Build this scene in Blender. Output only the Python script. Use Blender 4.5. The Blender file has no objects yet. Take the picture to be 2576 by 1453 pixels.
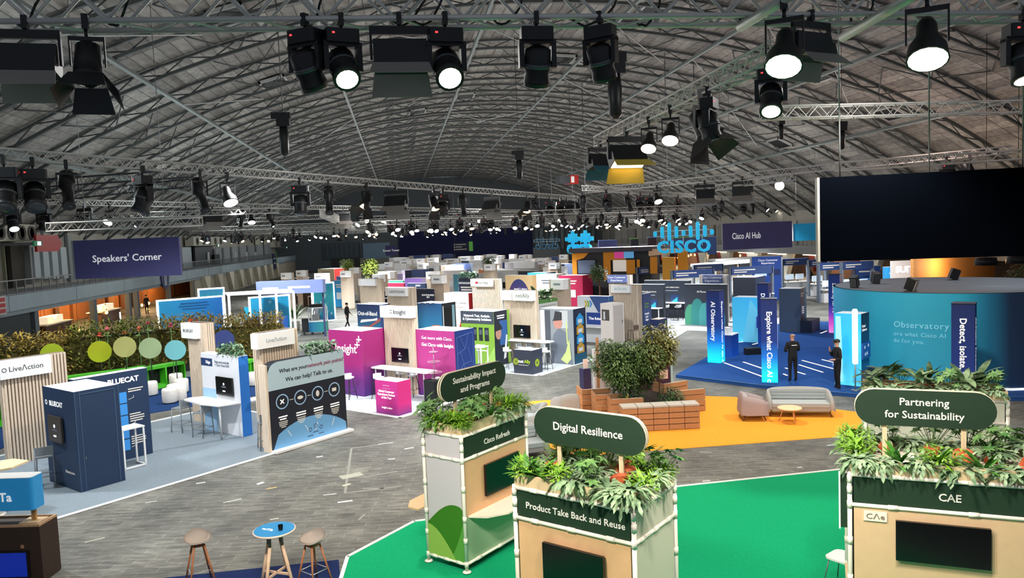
import bpy, math, random
from math import sin, cos, tan, pi, radians, sqrt, atan2, hypot
from mathutils import Vector, Matrix
random.seed(7)
SC = bpy.context.scene
COL = SC.collection
# ------------------------------------------------------------------ camera
FPX, EYE = 1900.0, 5.75                       # focal length in px of the 2576 px frame, eye height on the gallery
_a, _p, _r = radians(8.3), radians(4.0), radians(2.25)
CF = Vector((sin(_a)*cos(_p), cos(_a)*cos(_p), -sin(_p)))
_r0 = Vector((cos(_a), -sin(_a), 0)); _u0 = _r0.cross(CF)
CU = cos(_r)*_u0 + sin(_r)*_r0
CR = cos(_r)*_r0 - sin(_r)*_u0
CP = Vector((0, 0, EYE))
cd = bpy.data.cameras.new('camera'); cam = bpy.data.objects.new('camera', cd); COL.objects.link(cam)
cd.sensor_width = 36; cd.lens = 36*FPX/2576; cd.clip_end = 400; cd.clip_start = .1
cam.matrix_world = Matrix.Translation(CP) @ Matrix((CR, CU, -CF)).transposed().to_4x4()
SC.camera = cam
# ------------------------------------------------------------------ world, view, lights
W = bpy.data.worlds.new('world'); SC.world = W; W.use_nodes = True
W.node_tree.nodes['Background'].inputs[0].default_value = (.75, .85, 1, 1)
W.node_tree.nodes['Background'].inputs[1].default_value = .22
SC.view_settings.view_transform = 'Standard'; SC.view_settings.look = 'None'
SC.view_settings.gamma = 1; SC.view_settings.use_curve_mapping = False
SC.view_settings.exposure = 0.0
SC.cycles.use_denoising = True
SC.cycles.max_bounces = 6; SC.cycles.diffuse_bounces = 3; SC.cycles.glossy_bounces = 2
SC.cycles.transparent_max_bounces = 6; SC.cycles.caustics_reflective = False; SC.cycles.caustics_refractive = False
SC.cycles.sample_clamp_indirect = 6; SC.cycles.use_adaptive_sampling = True; SC.cycles.adaptive_threshold = .04
def spot(loc, to, power, ang=110, col=(1, .97, .93), blend=.6, size=.25):
    l = bpy.data.lights.new('lamp_light', 'SPOT'); l.energy = power; l.spot_size = radians(ang); l.spot_blend = blend
    l.color = col; l.shadow_soft_size = size
    o = bpy.data.objects.new('lamp_light', l); COL.objects.link(o); o.location = loc
    o.rotation_euler = (Vector(to)-Vector(loc)).to_track_quat('-Z', 'Y').to_euler()
    return o
# the truss lamps that light the hall: positions on the lighting grid, heads pointing at the stands
KW = .62
for i, (x, y, z, tx, ty, pw, c) in enumerate([
    (-13, 20, 8.3, -9, 21, 3600, 0), (-6, 19, 8.3, -6, 22, 3400, 0), (-1, 17, 8.1, -2, 20, 2600, 1), (-14, 30, 8.3, -11, 33, 2800, 1),
    (-6, 30, 8.2, -4, 30, 3600, 0), (1, 26, 8.2, 0, 28, 4300, 0), (6, 29, 8.2, 5, 32, 4300, 0), (9, 22, 8.2, 8, 22, 2600, 1),
    (14, 19, 8.2, 13, 21, 2600, 1), (16, 30, 8.2, 15, 30, 2600, 2), (24, 26, 8.2, 22, 28, 2200, 2), (-9, 45, 7.8, -9, 48, 5000, 0),
    (0, 42, 7.8, 0, 42, 6000, 0), (9, 42, 7.8, 9, 44, 6000, 0), (18, 44, 7.8, 18, 44, 5200, 0), (28, 44, 7.8, 28, 46, 5000, 0),
    (-14, 60, 7.4, -12, 60, 6000, 0), (-3, 60, 7.4, -3, 60, 7500, 0), (8, 60, 7.4, 8, 60, 7500, 0), (19, 60, 7.4, 19, 60, 7000, 0),
    (31, 62, 7.4, 31, 62, 6000, 0), (-8, 80, 7.4, -8, 80, 8000, 0), (6, 80, 7.4, 6, 80, 9000, 0), (20, 80, 7.4, 20, 80, 8000, 0),
    (34, 82, 7.4, 34, 82, 7000, 0), (-5, 100, 7.4, -5, 100, 8000, 0), (10, 100, 7.4, 10, 100, 9000, 0), (26, 100, 7.4, 26, 100, 8000, 0),
    (-1.35, 6.75, 6.9, 1.3, 11.6, 2300, 3), (-.6, 6.7, 6.9, 2.0, 9.6, 1400, 3), (2.9, 6.5, 6.8, 5.2, 9.4, 1700, 3), (4.7, 6.3, 6.8, 7.6, 9.6, 1900, 3), (-2.2, 7.6, 7.2, -4.3, 13, 1500, 3), (8.0, 12.0, 8.0, 8, 14.5, 2400, 3)]):
    spot((x, y, z), (tx, ty, 0), pw*KW*(2.0 if y > 55 else 1.5 if y > 40 else 1.0), 125 if y > 10 else 104, [(.95, .98, 1), (1, .88, .74), (.75, .88, 1), (1, .92, .82)][c])

# added point lights without fixtures, brightening the vault; warm at right, cool at left
for yy_, zz_, pw in ((16, 9.3, 260), (30, 9.0, 310), (46, 8.8, 360), (62, 8.6, 420), (80, 8.6, 480), (100, 8.6, 520), (122, 8.6, 540), (146, 8.6, 540)):
    for xx_ in ((-14, -2, 10, 22, 33) if yy_ > 40 else (-13, -1, 11, 23)):
        l = bpy.data.lights.new('vault_fill', 'POINT'); l.energy = pw; l.shadow_soft_size = .4; l.color = (1, .74, .66) if xx_ > 20 and yy_ < 50 else ((.84, .96, 1) if xx_ < -10 else (1, .97, .94))
        o = bpy.data.objects.new('vault_fill', l); COL.objects.link(o); o.location = (xx_, yy_, zz_)

# ------------------------------------------------------------------ pixel helpers (photo px -> direction -> the plane a thing stands on)
def ray(px, py): return CF + CR*((px-1288)/FPX) + CU*((726.5-py)/FPX)
def G(px, py, z=0.0):
    d = ray(px, py); return CP + d*((z-EYE)/d.z)
def at(px, py, depth): return CP + ray(px, py)*depth
def hz(P, py):
    lo, hi = -2.0, 30.0
    for _ in range(40):
        m = (lo+hi)/2; d = Vector((P[0], P[1], m))-CP
        if 726.5-FPX*d.dot(CU)/d.dot(CF) > py: lo = m
        else: hi = m
    return lo
def pj(P):
    d = Vector(P)-CP; w = d.dot(CF)
    return (1288+FPX*d.dot(CR)/w, 726.5-FPX*d.dot(CU)/w, w)

# ------------------------------------------------------------------ materials
def lin(c):
    return tuple(x/12.92 if x <= .04045 else ((x+.055)/1.055)**2.4 for x in c)
def hx(h):
    h = h.lstrip('#'); return lin(tuple(int(h[i:i+2], 16)/255 for i in (0, 2, 4)))
MATS = {}
def mat(h, rough=.6, metal=0.0, emit=0.0, grain=0.0, scale=8.0, bump=0.0, spec=.5, ecol=None):
    key = (h, rough, metal, emit, grain, scale, bump, spec, ecol)
    if key in MATS: return MATS[key]
    m = bpy.data.materials.new('paint_'+h.lstrip('#')); m.use_nodes = True
    nt = m.node_tree; b = nt.nodes['Principled BSDF']; c = hx(h)
    b.inputs['Base Color'].default_value = (*c, 1); b.inputs['Roughness'].default_value = rough
    b.inputs['Metallic'].default_value = metal; b.inputs['Specular IOR Level'].default_value = spec
    if emit:
        b.inputs['Emission Color'].default_value = (*(hx(ecol) if ecol else c), 1); b.inputs['Emission Strength'].default_value = emit
    if grain or bump:
        tc = nt.nodes.new('ShaderNodeTexCoord'); n = nt.nodes.new('ShaderNodeTexNoise')
        n.inputs['Scale'].default_value = scale; n.inputs['Detail'].default_value = 5
        nt.links.new(tc.outputs['Object'], n.inputs['Vector'])
        if grain:
            r = nt.nodes.new('ShaderNodeValToRGB')
            r.color_ramp.elements[0].position = .3; r.color_ramp.elements[1].position = .7
            r.color_ramp.elements[0].color = (*[x*(1-grain) for x in c], 1); r.color_ramp.elements[1].color = (*[min(1, x*(1+grain)) for x in c], 1)
            nt.links.new(n.outputs['Fac'], r.inputs['Fac']); nt.links.new(r.outputs['Color'], b.inputs['Base Color'])
        if bump:
            bp = nt.nodes.new('ShaderNodeBump'); bp.inputs['Strength'].default_value = bump; bp.inputs['Distance'].default_value = .02
            nt.links.new(n.outputs['Fac'], bp.inputs['Height']); nt.links.new(bp.outputs['Normal'], b.inputs['Normal'])
    MATS[key] = m; return m
def wood(h, grain=.25, rough=.55, axis=2, sc=6.0):
    key = ('wood', h, grain, axis, sc)
    if key in MATS: return MATS[key]
    m = bpy.data.materials.new('wood_'+h.lstrip('#')); m.use_nodes = True
    nt = m.node_tree; b = nt.nodes['Principled BSDF']; c = hx(h)
    tc = nt.nodes.new('ShaderNodeTexCoord'); mp = nt.nodes.new('ShaderNodeMapping'); n = nt.nodes.new('ShaderNodeTexNoise')
    s = [sc*5]*3; s[axis] = sc*.4; mp.inputs['Scale'].default_value = s
    n.inputs['Scale'].default_value = 1; n.inputs['Detail'].default_value = 6
    r = nt.nodes.new('ShaderNodeValToRGB'); r.color_ramp.elements[0].position = .3; r.color_ramp.elements[1].position = .7
    r.color_ramp.elements[0].color = (*[x*(1-grain) for x in c], 1); r.color_ramp.elements[1].color = (*[min(1, x*(1+grain*.6)) for x in c], 1)
    nt.links.new(tc.outputs['Object'], mp.inputs['Vector']); nt.links.new(mp.outputs['Vector'], n.inputs['Vector'])
    nt.links.new(n.outputs['Fac'], r.inputs['Fac']); nt.links.new(r.outputs['Color'], b.inputs['Base Color'])
    b.inputs['Roughness'].default_value = rough
    MATS[key] = m; return m
def grad(stops, axis='Z', lo=0.0, hi=2.44, rough=.5, emit=0.0):
    """colour ramp along an object axis between lo and hi metres"""
    key = ('grad', tuple(stops), axis, lo, hi, emit)
    if key in MATS: return MATS[key]
    m = bpy.data.materials.new('colour_ramp'); m.use_nodes = True
    nt = m.node_tree; b = nt.nodes['Principled BSDF']
    tc = nt.nodes.new('ShaderNodeTexCoord'); sp = nt.nodes.new('ShaderNodeSeparateXYZ'); mr = nt.nodes.new('ShaderNodeMapRange')
    mr.inputs['From Min'].default_value = lo; mr.inputs['From Max'].default_value = hi
    r = nt.nodes.new('ShaderNodeValToRGB')
    while len(r.color_ramp.elements) < len(stops): r.color_ramp.elements.new(.5)
    for e, (p, h) in zip(r.color_ramp.elements, stops): e.position = p
    for e, (p, h) in zip(r.color_ramp.elements, stops): e.color = (*hx(h), 1)
    nt.links.new(tc.outputs['Object'], sp.inputs[0]); nt.links.new(sp.outputs[axis], mr.inputs['Value'])
    nt.links.new(mr.outputs['Result'], r.inputs['Fac']); nt.links.new(r.outputs['Color'], b.inputs['Base Color'])
    b.inputs['Roughness'].default_value = rough
    if emit:
        nt.links.new(r.outputs['Color'], b.inputs['Emission Color']); b.inputs['Emission Strength'].default_value = emit
    MATS[key] = m; return m
def leafmat(h, h2):
    key = ('leaf', h, h2)
    if key in MATS: return MATS[key]
    m = mat(h, .5, grain=0); m = m.copy(); nt = m.node_tree; b = nt.nodes['Principled BSDF']
    tc = nt.nodes.new('ShaderNodeTexCoord'); n = nt.nodes.new('ShaderNodeTexNoise'); n.inputs['Scale'].default_value = 9
    r = nt.nodes.new('ShaderNodeValToRGB'); r.color_ramp.elements[0].position = .35; r.color_ramp.elements[1].position = .65
    r.color_ramp.elements[0].color = (*hx(h), 1); r.color_ramp.elements[1].color = (*hx(h2), 1)
    nt.links.new(tc.outputs['Object'], n.inputs['Vector']); nt.links.new(n.outputs['Fac'], r.inputs['Fac']); nt.links.new(r.outputs['Color'], b.inputs['Base Color'])
    b.inputs['Subsurface Weight'].default_value = 0
    MATS[key] = m; return m
BLACK = mat('101012', .5); DARK = mat('1b1d20', .55); WHITE = mat('f2f2f0', .5); ALU = mat('c9c8c6', .35, .55); STEEL = mat('8e9194', .4, .6)
SCREEN = mat('07080b', .18); LETW = mat('ffffff', .5, emit=.35); LETC = mat('e9e5dc', .55)
SLAT = wood('e6d3bd', .14); PINE = wood('b5855c', .25, axis=0); OAK = wood('d8b48a', .2); BARK = mat('6b4a34', .9, grain=.3)
NAVY = mat('27304f', .6); GREY = mat('8d8f92', .6)

# ------------------------------------------------------------------ mesh builder
class MB:
    def __init__(s): s.v = []; s.f = []; s.sm = []; s.mi = []; s.k = 0
    def add(s, vs, fs, smooth=False):
        o = len(s.v); s.v += [tuple(x) for x in vs]
        for f in fs: s.f.append(tuple(i+o for i in f)); s.sm.append(smooth); s.mi.append(s.k)
        return s
    def bx(s, x0, x1, y0, y1, z0, z1):
        return s.add([(x0, y0, z0), (x1, y0, z0), (x1, y1, z0), (x0, y1, z0), (x0, y0, z1), (x1, y0, z1), (x1, y1, z1), (x0, y1, z1)],
                     [(0, 3, 2, 1), (4, 5, 6, 7), (0, 1, 5, 4), (1, 2, 6, 5), (2, 3, 7, 6), (3, 0, 4, 7)])
    def box(s, c, d, M=None):
        vs = [Vector((c[0]+sx*d[0]/2, c[1]+sy*d[1]/2, c[2]+sz*d[2]/2)) for sz in (-1, 1) for sx, sy in ((-1, -1), (1, -1), (1, 1), (-1, 1))]
        if M: vs = [M @ v for v in vs]
        return s.add(vs, [(0, 3, 2, 1), (4, 5, 6, 7), (0, 1, 5, 4), (1, 2, 6, 5), (2, 3, 7, 6), (3, 0, 4, 7)])
    def rbox(s, x0, x1, y0, y1, z0, z1, r, n=4):
        """box with rounded vertical edges"""
        pts = []
        for cx, cy, a0 in ((x1-r, y1-r, 0), (x0+r, y1-r, pi/2), (x0+r, y0+r, pi), (x1-r, y0+r, 1.5*pi)):
            pts += [(cx+r*cos(a0+pi/2*k/n), cy+r*sin(a0+pi/2*k/n)) for k in range(n+1)]
        return s.prism(pts, z0, z1)
    def prism(s, poly, z0, z1, M=None, smooth=False):
        n = len(poly)
        vs = [Vector((x, y, z0)) for x, y in poly]+[Vector((x, y, z1)) for x, y in poly]
        if M: vs = [M @ v for v in vs]
        return s.add(vs, [tuple(range(n-1, -1, -1)), tuple(range(n, 2*n))]+[(i, (i+1) % n, n+(i+1) % n, n+i) for i in range(n)], smooth)
    def tube(s, p, q, r, n=8, r2=None, cap=True):
        p, q = Vector(p), Vector(q); d = (q-p)
        if d.length < 1e-6: return s
        d.normalize(); a = d.cross(Vector((0, 0, 1)) if abs(d.z) < .95 else Vector((1, 0, 0))).normalized(); b = d.cross(a)
        r2 = r if r2 is None else r2; o = len(s.v)
        vs = [p+(a*cos(2*pi*i/n)+b*sin(2*pi*i/n))*r for i in range(n)]+[q+(a*cos(2*pi*i/n)+b*sin(2*pi*i/n))*r2 for i in range(n)]
        s.add(vs, [(i, (i+1) % n, n+(i+1) % n, n+i) for i in range(n)], True)
        if cap:
            k = len(s.f); s.f += [tuple(o+i for i in range(n-1, -1, -1)), tuple(o+n+i for i in range(n))]; s.sm += [False]*2; s.mi += [s.k]*2
        return s
    def path(s, pts, r, n=6):
        for p, q in zip(pts, pts[1:]): s.tube(p, q, r, n)
        return s
    def lathe(s, prof, n=16, c=(0, 0, 0), M=None, smooth=True, sx=1, sy=1):
        vs = []
        for r, z in prof:
            vs += [Vector((c[0]+sx*r*cos(2*pi*i/n), c[1]+sy*r*sin(2*pi*i/n), c[2]+z)) for i in range(n)]
        if M: vs = [M @ v for v in vs]
        fs = [(k*n+i, k*n+(i+1) % n, (k+1)*n+(i+1) % n, (k+1)*n+i) for k in range(len(prof)-1) for i in range(n)]
        s.add(vs, fs, smooth); o = len(s.v)-len(vs)
        if prof[0][0] > 1e-5: s.f.append(tuple(o+i for i in range(n-1, -1, -1))); s.sm.append(False); s.mi.append(s.k)
        if prof[-1][0] > 1e-5: s.f.append(tuple(o+(len(prof)-1)*n+i for i in range(n))); s.sm.append(False); s.mi.append(s.k)
        return s
    def ball(s, c, r, n=10, sz=1.0):
        m = n//2+1
        return s.lathe([(max(1e-6, r*sin(pi*k/m)), -r*sz*cos(pi*k/m)) for k in range(m+1)], n, c)
    def mesh(s, name, mats):
        me = bpy.data.meshes.new(name); me.from_pydata(s.v, [], s.f)
        me.polygons.foreach_set('use_smooth', s.sm); 
        if any(s.mi): me.polygons.foreach_set('material_index', s.mi)
        for m in (mats if isinstance(mats, (list, tuple)) else [mats]): me.materials.append(m)
        me.update(); return me
    def obj(s, name, mats, parent=None, **kw): return place(name, s.mesh(name, mats), parent, **kw)
def place(name, me, parent=None, loc=None, rot=None, scale=None, kind=None):
    o = bpy.data.objects.new(name, me); COL.objects.link(o)
    if parent: o.parent = parent
    if loc is not None: o.location = loc
    if rot is not None: o.rotation_euler = rot
    if scale is not None: o.scale = scale
    if kind: o['kind'] = kind
    return o
def tag(o, label, cat, group=None):
    o['label'] = label; o['category'] = cat
    if group: o['group'] = group
    return o
def thing(name, label, cat, loc=(0, 0, 0), rz=0.0, group=None):
    o = bpy.data.objects.new(name, None); COL.objects.link(o); o.empty_display_size = .2
    o.location = loc; o.rotation_euler = (0, 0, rz); return tag(o, label, cat, group)
def struct(o): o['kind'] = 'structure'; return o
def dup(root, loc, rz=None, label=None, rot=None, scale=None):
    r = root.copy(); COL.objects.link(r); r.location = loc
    if rz is not None: r.rotation_euler = (0, 0, rz)
    if rot is not None: r.rotation_euler = rot
    if scale is not None: r.scale = (scale,)*3
    if label: r['label'] = label
    for ch in list(root.children):
        c = ch.copy(); COL.objects.link(c); c.parent = r
        for g in list(ch.children):
            d = g.copy(); COL.objects.link(d); d.parent = c
    return r
UNIT = MB().bx(-.5, .5, -.5, .5, -.5, .5)
_U = {}
def ubox(m):
    if m not in _U: _U[m] = UNIT.mesh('piece', m)
    return _U[m]
def piece(name, m, parent, x0, x1, y0, y1, z0, z1, rot=None):
    """a plain piece (plank, slat, panel) sharing one cube mesh per material"""
    return place(name, ubox(m), parent, loc=((x0+x1)/2, (y0+y1)/2, (z0+z1)/2), scale=(abs(x1-x0), abs(y1-y0), abs(z1-z0)), rot=rot)
_T = {}
def textmesh(body, size, m, ext=.003, bold=0.0, ax='CENTER', ay='CENTER', space=1.0, lsp=1.0):
    key = (body, round(size, 4), m, ext, bold, ax, ay, space, lsp)
    if key in _T: return _T[key]
    cu = bpy.data.curves.new('lettering', 'FONT'); cu.body = body; cu.size = size; cu.extrude = ext; cu.offset = bold*size
    cu.align_x = ax; cu.align_y = ay; cu.resolution_u = 2; cu.space_character = space; cu.space_line = lsp
    t = bpy.data.objects.new('lettering', cu); me = bpy.data.meshes.new_from_object(t)
    bpy.data.objects.remove(t); bpy.data.curves.remove(cu); me.materials.clear(); me.materials.append(m)
    _T[key] = me; return me
class Face:
    """drawing surface: origin o, horizontal unit u (left to right as read), up z; n = u x z points to the reader"""
    def __init__(s, parent, o, u):
        s.p = parent; s.o = Vector(o); s.u = Vector(u).normalized(); s.n = s.u.cross(Vector((0, 0, 1)))
        s.M = Matrix((s.u, Vector((0, 0, 1)), s.n)).transposed().to_4x4(); s.M.translation = s.o
        s.rot = s.M.to_euler()
    def P(s, u, v, off=0.0): return s.o+s.u*u+Vector((0, 0, v))+s.n*off
    def poly(s, pts, m, off=.006, name='printed_shape', parent=None, th=.005):
        return MB().prism(pts, off-th, off, s.M).obj(name, m, parent or s.p)
    def rect(s, u0, u1, v0, v1, m, off=.006, name='printed_panel', parent=None, th=.005):
        return s.poly([(u0, v0), (u1, v0), (u1, v1), (u0, v1)], m, off, name, parent, th)
    def disc(s, u, v, r, m, off=.008, name='printed_disc', n=24, rv=None, parent=None):
        return s.poly([(u+r*cos(2*pi*i/n), v+(rv or r)*sin(2*pi*i/n)) for i in range(n)], m, off, name, parent)
    def ring(s, u, v, r, w, m, off=.01, name='printed_ring', n=24):
        b = MB(); vs = []
        for rr in (r, r-w):
            vs += [s.M @ Vector((u+rr*cos(2*pi*i/n), v+rr*sin(2*pi*i/n), off)) for i in range(n)]
        b.add(vs, [(i, (i+1) % n, n+(i+1) % n, n+i) for i in range(n)]); return b.obj(name, m, s.p)
    def line(s, u0, v0, u1, v1, w, m, off=.01, name='printed_line'):
        d = Vector((u1-u0, v1-v0)).normalized(); q = Vector((-d.y, d.x))*w/2
        return s.poly([(u0-q.x, v0-q.y), (u1-q.x, v1-q.y), (u1+q.x, v1+q.y), (u0+q.x, v0+q.y)], m, off, name)
    def text(s, body, u, v, size, m=None, off=.01, bold=.012, ax='CENTER', rotz=0.0, parent=None, space=1.0, lsp=1.0, sx=1.0, ay='CENTER'):
        me = textmesh(body, size, m or LETW, .003, bold, ax, ay, space, lsp)
        o = place('lettering', me, parent or s.p); M = s.M.copy(); M.translation = s.P(u, v, off)
        o.matrix_local = M @ Matrix.Rotation(rotz, 4, 'Z') @ Matrix.Diagonal((sx, 1, 1, 1)); return o
    def bars(s, u, v, widths, h, gap, m=None, off=.009, ax='C'):
        """illegible small print: one thin raised line per text line"""
        b = MB()
        for k, w in enumerate(widths):
            uu = u-w/2 if ax == 'C' else u
            b.prism([(uu, v-k*gap-h), (uu+w, v-k*gap-h), (uu+w, v-k*gap), (uu, v-k*gap)], off-.004, off, s.M)
        return b.obj('small_print', m or LETC, s.p, kind='stuff')
S2 = sqrt(.5)
R45 = radians(45)
# ================================================================== the hall shell
XL, XR, YF = -22.0, 41.0, 165.0              # gallery fronts left and right, far wall
def WX(px, py, x):
    d = ray(px, py); return CP+d*(x/d.x)
def WY(px, py, y):
    d = ray(px, py); return CP+d*(y/d.y)
# floor: worn dark wood-block / screed floor with scuffs, tape and patches
def floor_mat():
    m = bpy.data.materials.new('hall_floor'); m.use_nodes = True; nt = m.node_tree; b = nt.nodes['Principled BSDF']; N = nt.nodes.new; L = nt.links.new
    tc = N('ShaderNodeTexCoord'); mp = N('ShaderNodeMapping'); mp.inputs['Rotation'].default_value = (0, 0, radians(8)); L(tc.outputs['Object'], mp.inputs[0])
    bk = N('ShaderNodeTexBrick'); bk.inputs['Scale'].default_value = 1; bk.inputs['Brick Width'].default_value = .62; bk.inputs['Row Height'].default_value = .2
    bk.inputs['Mortar Size'].default_value = .008; bk.inputs['Color1'].default_value = (*hx('76766f'), 1); bk.inputs['Color2'].default_value = (*hx('646460'), 1); bk.inputs['Mortar'].default_value = (*hx('8a8b86'), 1)
    L(mp.outputs[0], bk.inputs['Vector'])
    n1 = N('ShaderNodeTexNoise'); n1.inputs['Scale'].default_value = .6; n1.inputs['Detail'].default_value = 8; L(mp.outputs[0], n1.inputs['Vector'])
    mp2 = N('ShaderNodeMapping'); mp2.inputs['Scale'].default_value = (1.2, 5, 1); L(mp.outputs[0], mp2.inputs[0])
    n2 = N('ShaderNodeTexNoise'); n2.inputs['Scale'].default_value = 2.2; n2.inputs['Detail'].default_value = 6; L(mp2.outputs[0], n2.inputs['Vector'])
    r1 = N('ShaderNodeValToRGB'); r1.color_ramp.elements[0].color = (.38, .38, .38, 1); r1.color_ramp.elements[1].color = (1.35, 1.35, 1.3, 1); r1.color_ramp.elements[0].position = .3; r1.color_ramp.elements[1].position = .75
    L(n1.outputs['Fac'], r1.inputs[0])
    r2 = N('ShaderNodeValToRGB'); r2.color_ramp.elements[0].color = (.6, .6, .6, 1); r2.color_ramp.elements[1].color = (1.25, 1.25, 1.25, 1); r2.color_ramp.elements[0].position = .38; r2.color_ramp.elements[1].position = .6
    L(n2.outputs['Fac'], r2.inputs[0])
    x1 = N('ShaderNodeMix'); x1.data_type = 'RGBA'; x1.blend_type = 'MULTIPLY'; x1.inputs[0].default_value = .8; L(bk.outputs['Color'], x1.inputs[6]); L(r1.outputs[0], x1.inputs[7])
    x2 = N('ShaderNodeMix'); x2.data_type = 'RGBA'; x2.blend_type = 'MULTIPLY'; x2.inputs[0].default_value = .75; L(x1.outputs[2], x2.inputs[6]); L(r2.outputs[0], x2.inputs[7])
    v = N('ShaderNodeTexVoronoi'); v.inputs['Scale'].default_value = .9; L(mp2.outputs[0], v.inputs['Vector'])
    rv = N('ShaderNodeValToRGB'); rv.color_ramp.elements[0].color = (1, 1, 1, 1); rv.color_ramp.elements[1].color = (0, 0, 0, 1); rv.color_ramp.elements[0].position = .02; rv.color_ramp.elements[1].position = .05
    L(v.outputs['Distance'], rv.inputs[0])
    x3 = N('ShaderNodeMix'); x3.data_type = 'RGBA'; L(rv.outputs[0], x3.inputs[0]); L(x2.outputs[2], x3.inputs[6]); x3.inputs[7].default_value = (*hx('a9aaa6'), 1)
    L(x3.outputs[2], b.inputs['Base Color']); b.inputs['Roughness'].default_value = .62
    bp = N('ShaderNodeBump'); bp.inputs['Strength'].default_value = .15; L(n2.outputs['Fac'], bp.inputs['Height']); L(bp.outputs[0], b.inputs['Normal'])
    return m
struct(MB().bx(-30, 50, -1, YF+2, -.2, 0).obj('floor', floor_mat()))
# carpets: raised sheets with pale edge strips (structure, part of the floor finish)
def carpet_mat(h, g=.12): return mat(h, .95, grain=g, scale=40, spec=.1)
LIFT = [.006]
def carpet(pts, h, name, edge=None, ew=.09, edges=None):
    LIFT[0] += .0015; z = LIFT[0]
    o = struct(MB().prism([(p.x, p.y) for p in pts], 0.001, z).obj(name, carpet_mat(h)))
    if edge:
        n = len(pts)
        for i in (edges if edges is not None else range(n)):
            p, q = pts[i], pts[(i+1) % n]; d = (q-p).normalized(); w = Vector((-d.y, d.x, 0))*ew
            MB().prism([(v.x, v.y) for v in (p-d*.0, q+d*.0, q+w, p+w)], 0.001, z+.012).obj('edge_strip', mat(edge, .5), o)
    return o
EB, EA = Vector((S2, S2, 0)), Vector((-S2, S2, 0))
# green sustainability carpet
carpet([Vector(p) for p in ((-1.31, 12.97, 0), (-1.26, 13.83, 0), (0, 15.3, 0), (6.04, 15.95, 0), (10.3, 16.1, 0), (11.5, 6, 0), (-2.2, 5, 0))][::-1], '0f9c68', 'carpet_1', 'eef2ea', .07, edges=None)
# orange lounge carpet
carpet([Vector(p) for p in ((6.3, 18.72, 0), (12.2, 18.55, 0), (14.2, 20.1, 0), (11.0, 24.0, 0), (8.4, 25.4, 0), (3.6, 25.6, 0), (2.6, 22, 0), (4.2, 18.8, 0))], 'f6a238', 'carpet_2')
# navy carpet in front of the brown counter and under the stools
carpet([G(420, 1453), G(60, 1512), G(150, 1700), G(860, 1500), G(852, 1408)], '1d2b55', 'carpet_3')
# grey booth carpets with white edge strips
def pad(c, la, lb, name, h='a9b4bd', ew=.12, edges=None):
    c = Vector((c[0], c[1], 0)); return carpet([c, c+EB*lb, c+EB*lb+EA*la, c+EA*la], h, name, 'f4f6f6', ew, edges)
pad(G(136, 1309)-EB*3.2, 7.2, 11.8, 'carpet_4', '84919b')
pad(G(1006, 1053), 5.2, 4.2, 'carpet_5', 'bcc3c8')
pad(G(1357, 947), 5.2, 5.0, 'carpet_6', 'bcc3c8')
# navy carpet with grass frame seats
carpet([G(0, 1130), G(100, 1085), G(560, 1010), G(760, 975), G(700, 930), G(0, 985)], '1f3a68', 'carpet_7')
carpet([G(0, 985), G(640, 935), G(760, 840), G(400, 835), G(0, 880)], '8d9496', 'carpet_8')
# AI hub floor: raised blue platform with skirting
aip = [G(1700, 950), G(1930, 978), G(2190, 1003), G(2700, 1010), G(2700, 880), G(2200, 815), G(1990, 812), G(1900, 832)]
o = struct(MB().prism([(p.x, p.y) for p in aip], .001, .12).obj('floor_platform', carpet_mat('285090', .08)))
for p, q in zip(aip[:3], aip[1:4]):
    MB().tube(p+Vector((0, 0, .125)), q+Vector((0, 0, .125)), .012, 6).obj('edge_trim', mat('4f79b8', .4), o)
for a, b_ in (((1822, 912), (1927, 950)), ((1870, 910), (1926, 929)), ((1922, 909), (1926, 911)), ((1976, 925), (1981, 927)), ((1971, 940), (1980, 944)), ((2010, 917), (2070, 936)), ((2018, 906), (2096, 927)), ((2068, 904), (2130, 919)), ((2006, 935), (2025, 941)),
              ((1853, 861), (1871, 859)), ((1893, 866), (1909, 862)), ((2064, 838), (2080, 832)), ((2125, 891), (2147, 900))):
    P, Q = G(*a, z=.12), G(*b_, z=.12); d = (Q-P).normalized(); w = Vector((-d.y, d.x, 0))*.035
    MB().prism([(v.x, v.y) for v in (P-w, Q-w, Q+w, P+w)], .118, .126).obj('floor_light', mat('fff3d8', .5, emit=1.6), o)
# scraps of tape and patches on the bare floor
for px, py, l, w, rz, h in ((505, 1214, .35, .1, .2, 'dfe2e2'), (655, 1215, .3, .18, .8, 'e8e8e4'), (683, 1227, .4, .08, .3, 'd8b873'), (884, 1196, .9, .5, .4, 'a8a99a'), (830, 1243, .5, .06, .1, 'd5d8d5'),
                           (868, 1261, .55, .12, .1, 'e3e6e4'), (804, 1148, .3, .12, .3, 'e3e6e4'), (872, 1219, .35, .12, .6, 'e6dfb8'), (1029, 1127, .45, .12, .3, 'dfe2e2'), (970, 1115, .7, .06, .1, 'd5d8d5'), (985, 1154, .3, .1, 0, 'dfe2e2'),
                           (1775, 1137, .5, .1, -.4, 'a2a5a8'), (2012, 1175, .2, .1, 0, 'd8dadb'), (2090, 1119, .35, .1, 0, 'b9cdd9'), (2110, 1165, .4, .06, 0, 'e6e8e8'), (1777, 1209, .3, .08, 0, 'dcdedd'), (380, 1262, .4, .08, .4, 'b4b5ac'),
                           (690, 1305, .3, .1, .2, 'b5b6ab'), (570, 1262, .25, .08, .6, 'b4b5ac'), (590, 1258, .5, .07, .5, 'cfd2cc'), (238, 1358, .6, .1, .5, 'a9aa9c'), (910, 1300, .5, .06, 1.2, '9a9b92')):
    P = G(px, py); piece('tape_scrap', mat(h, .6), bpy.data.objects['floor'], P.x-l*.3, P.x+l*.3, P.y-w*.3, P.y+w*.3, .0005, .004, rot=(0, 0, rz))
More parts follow.
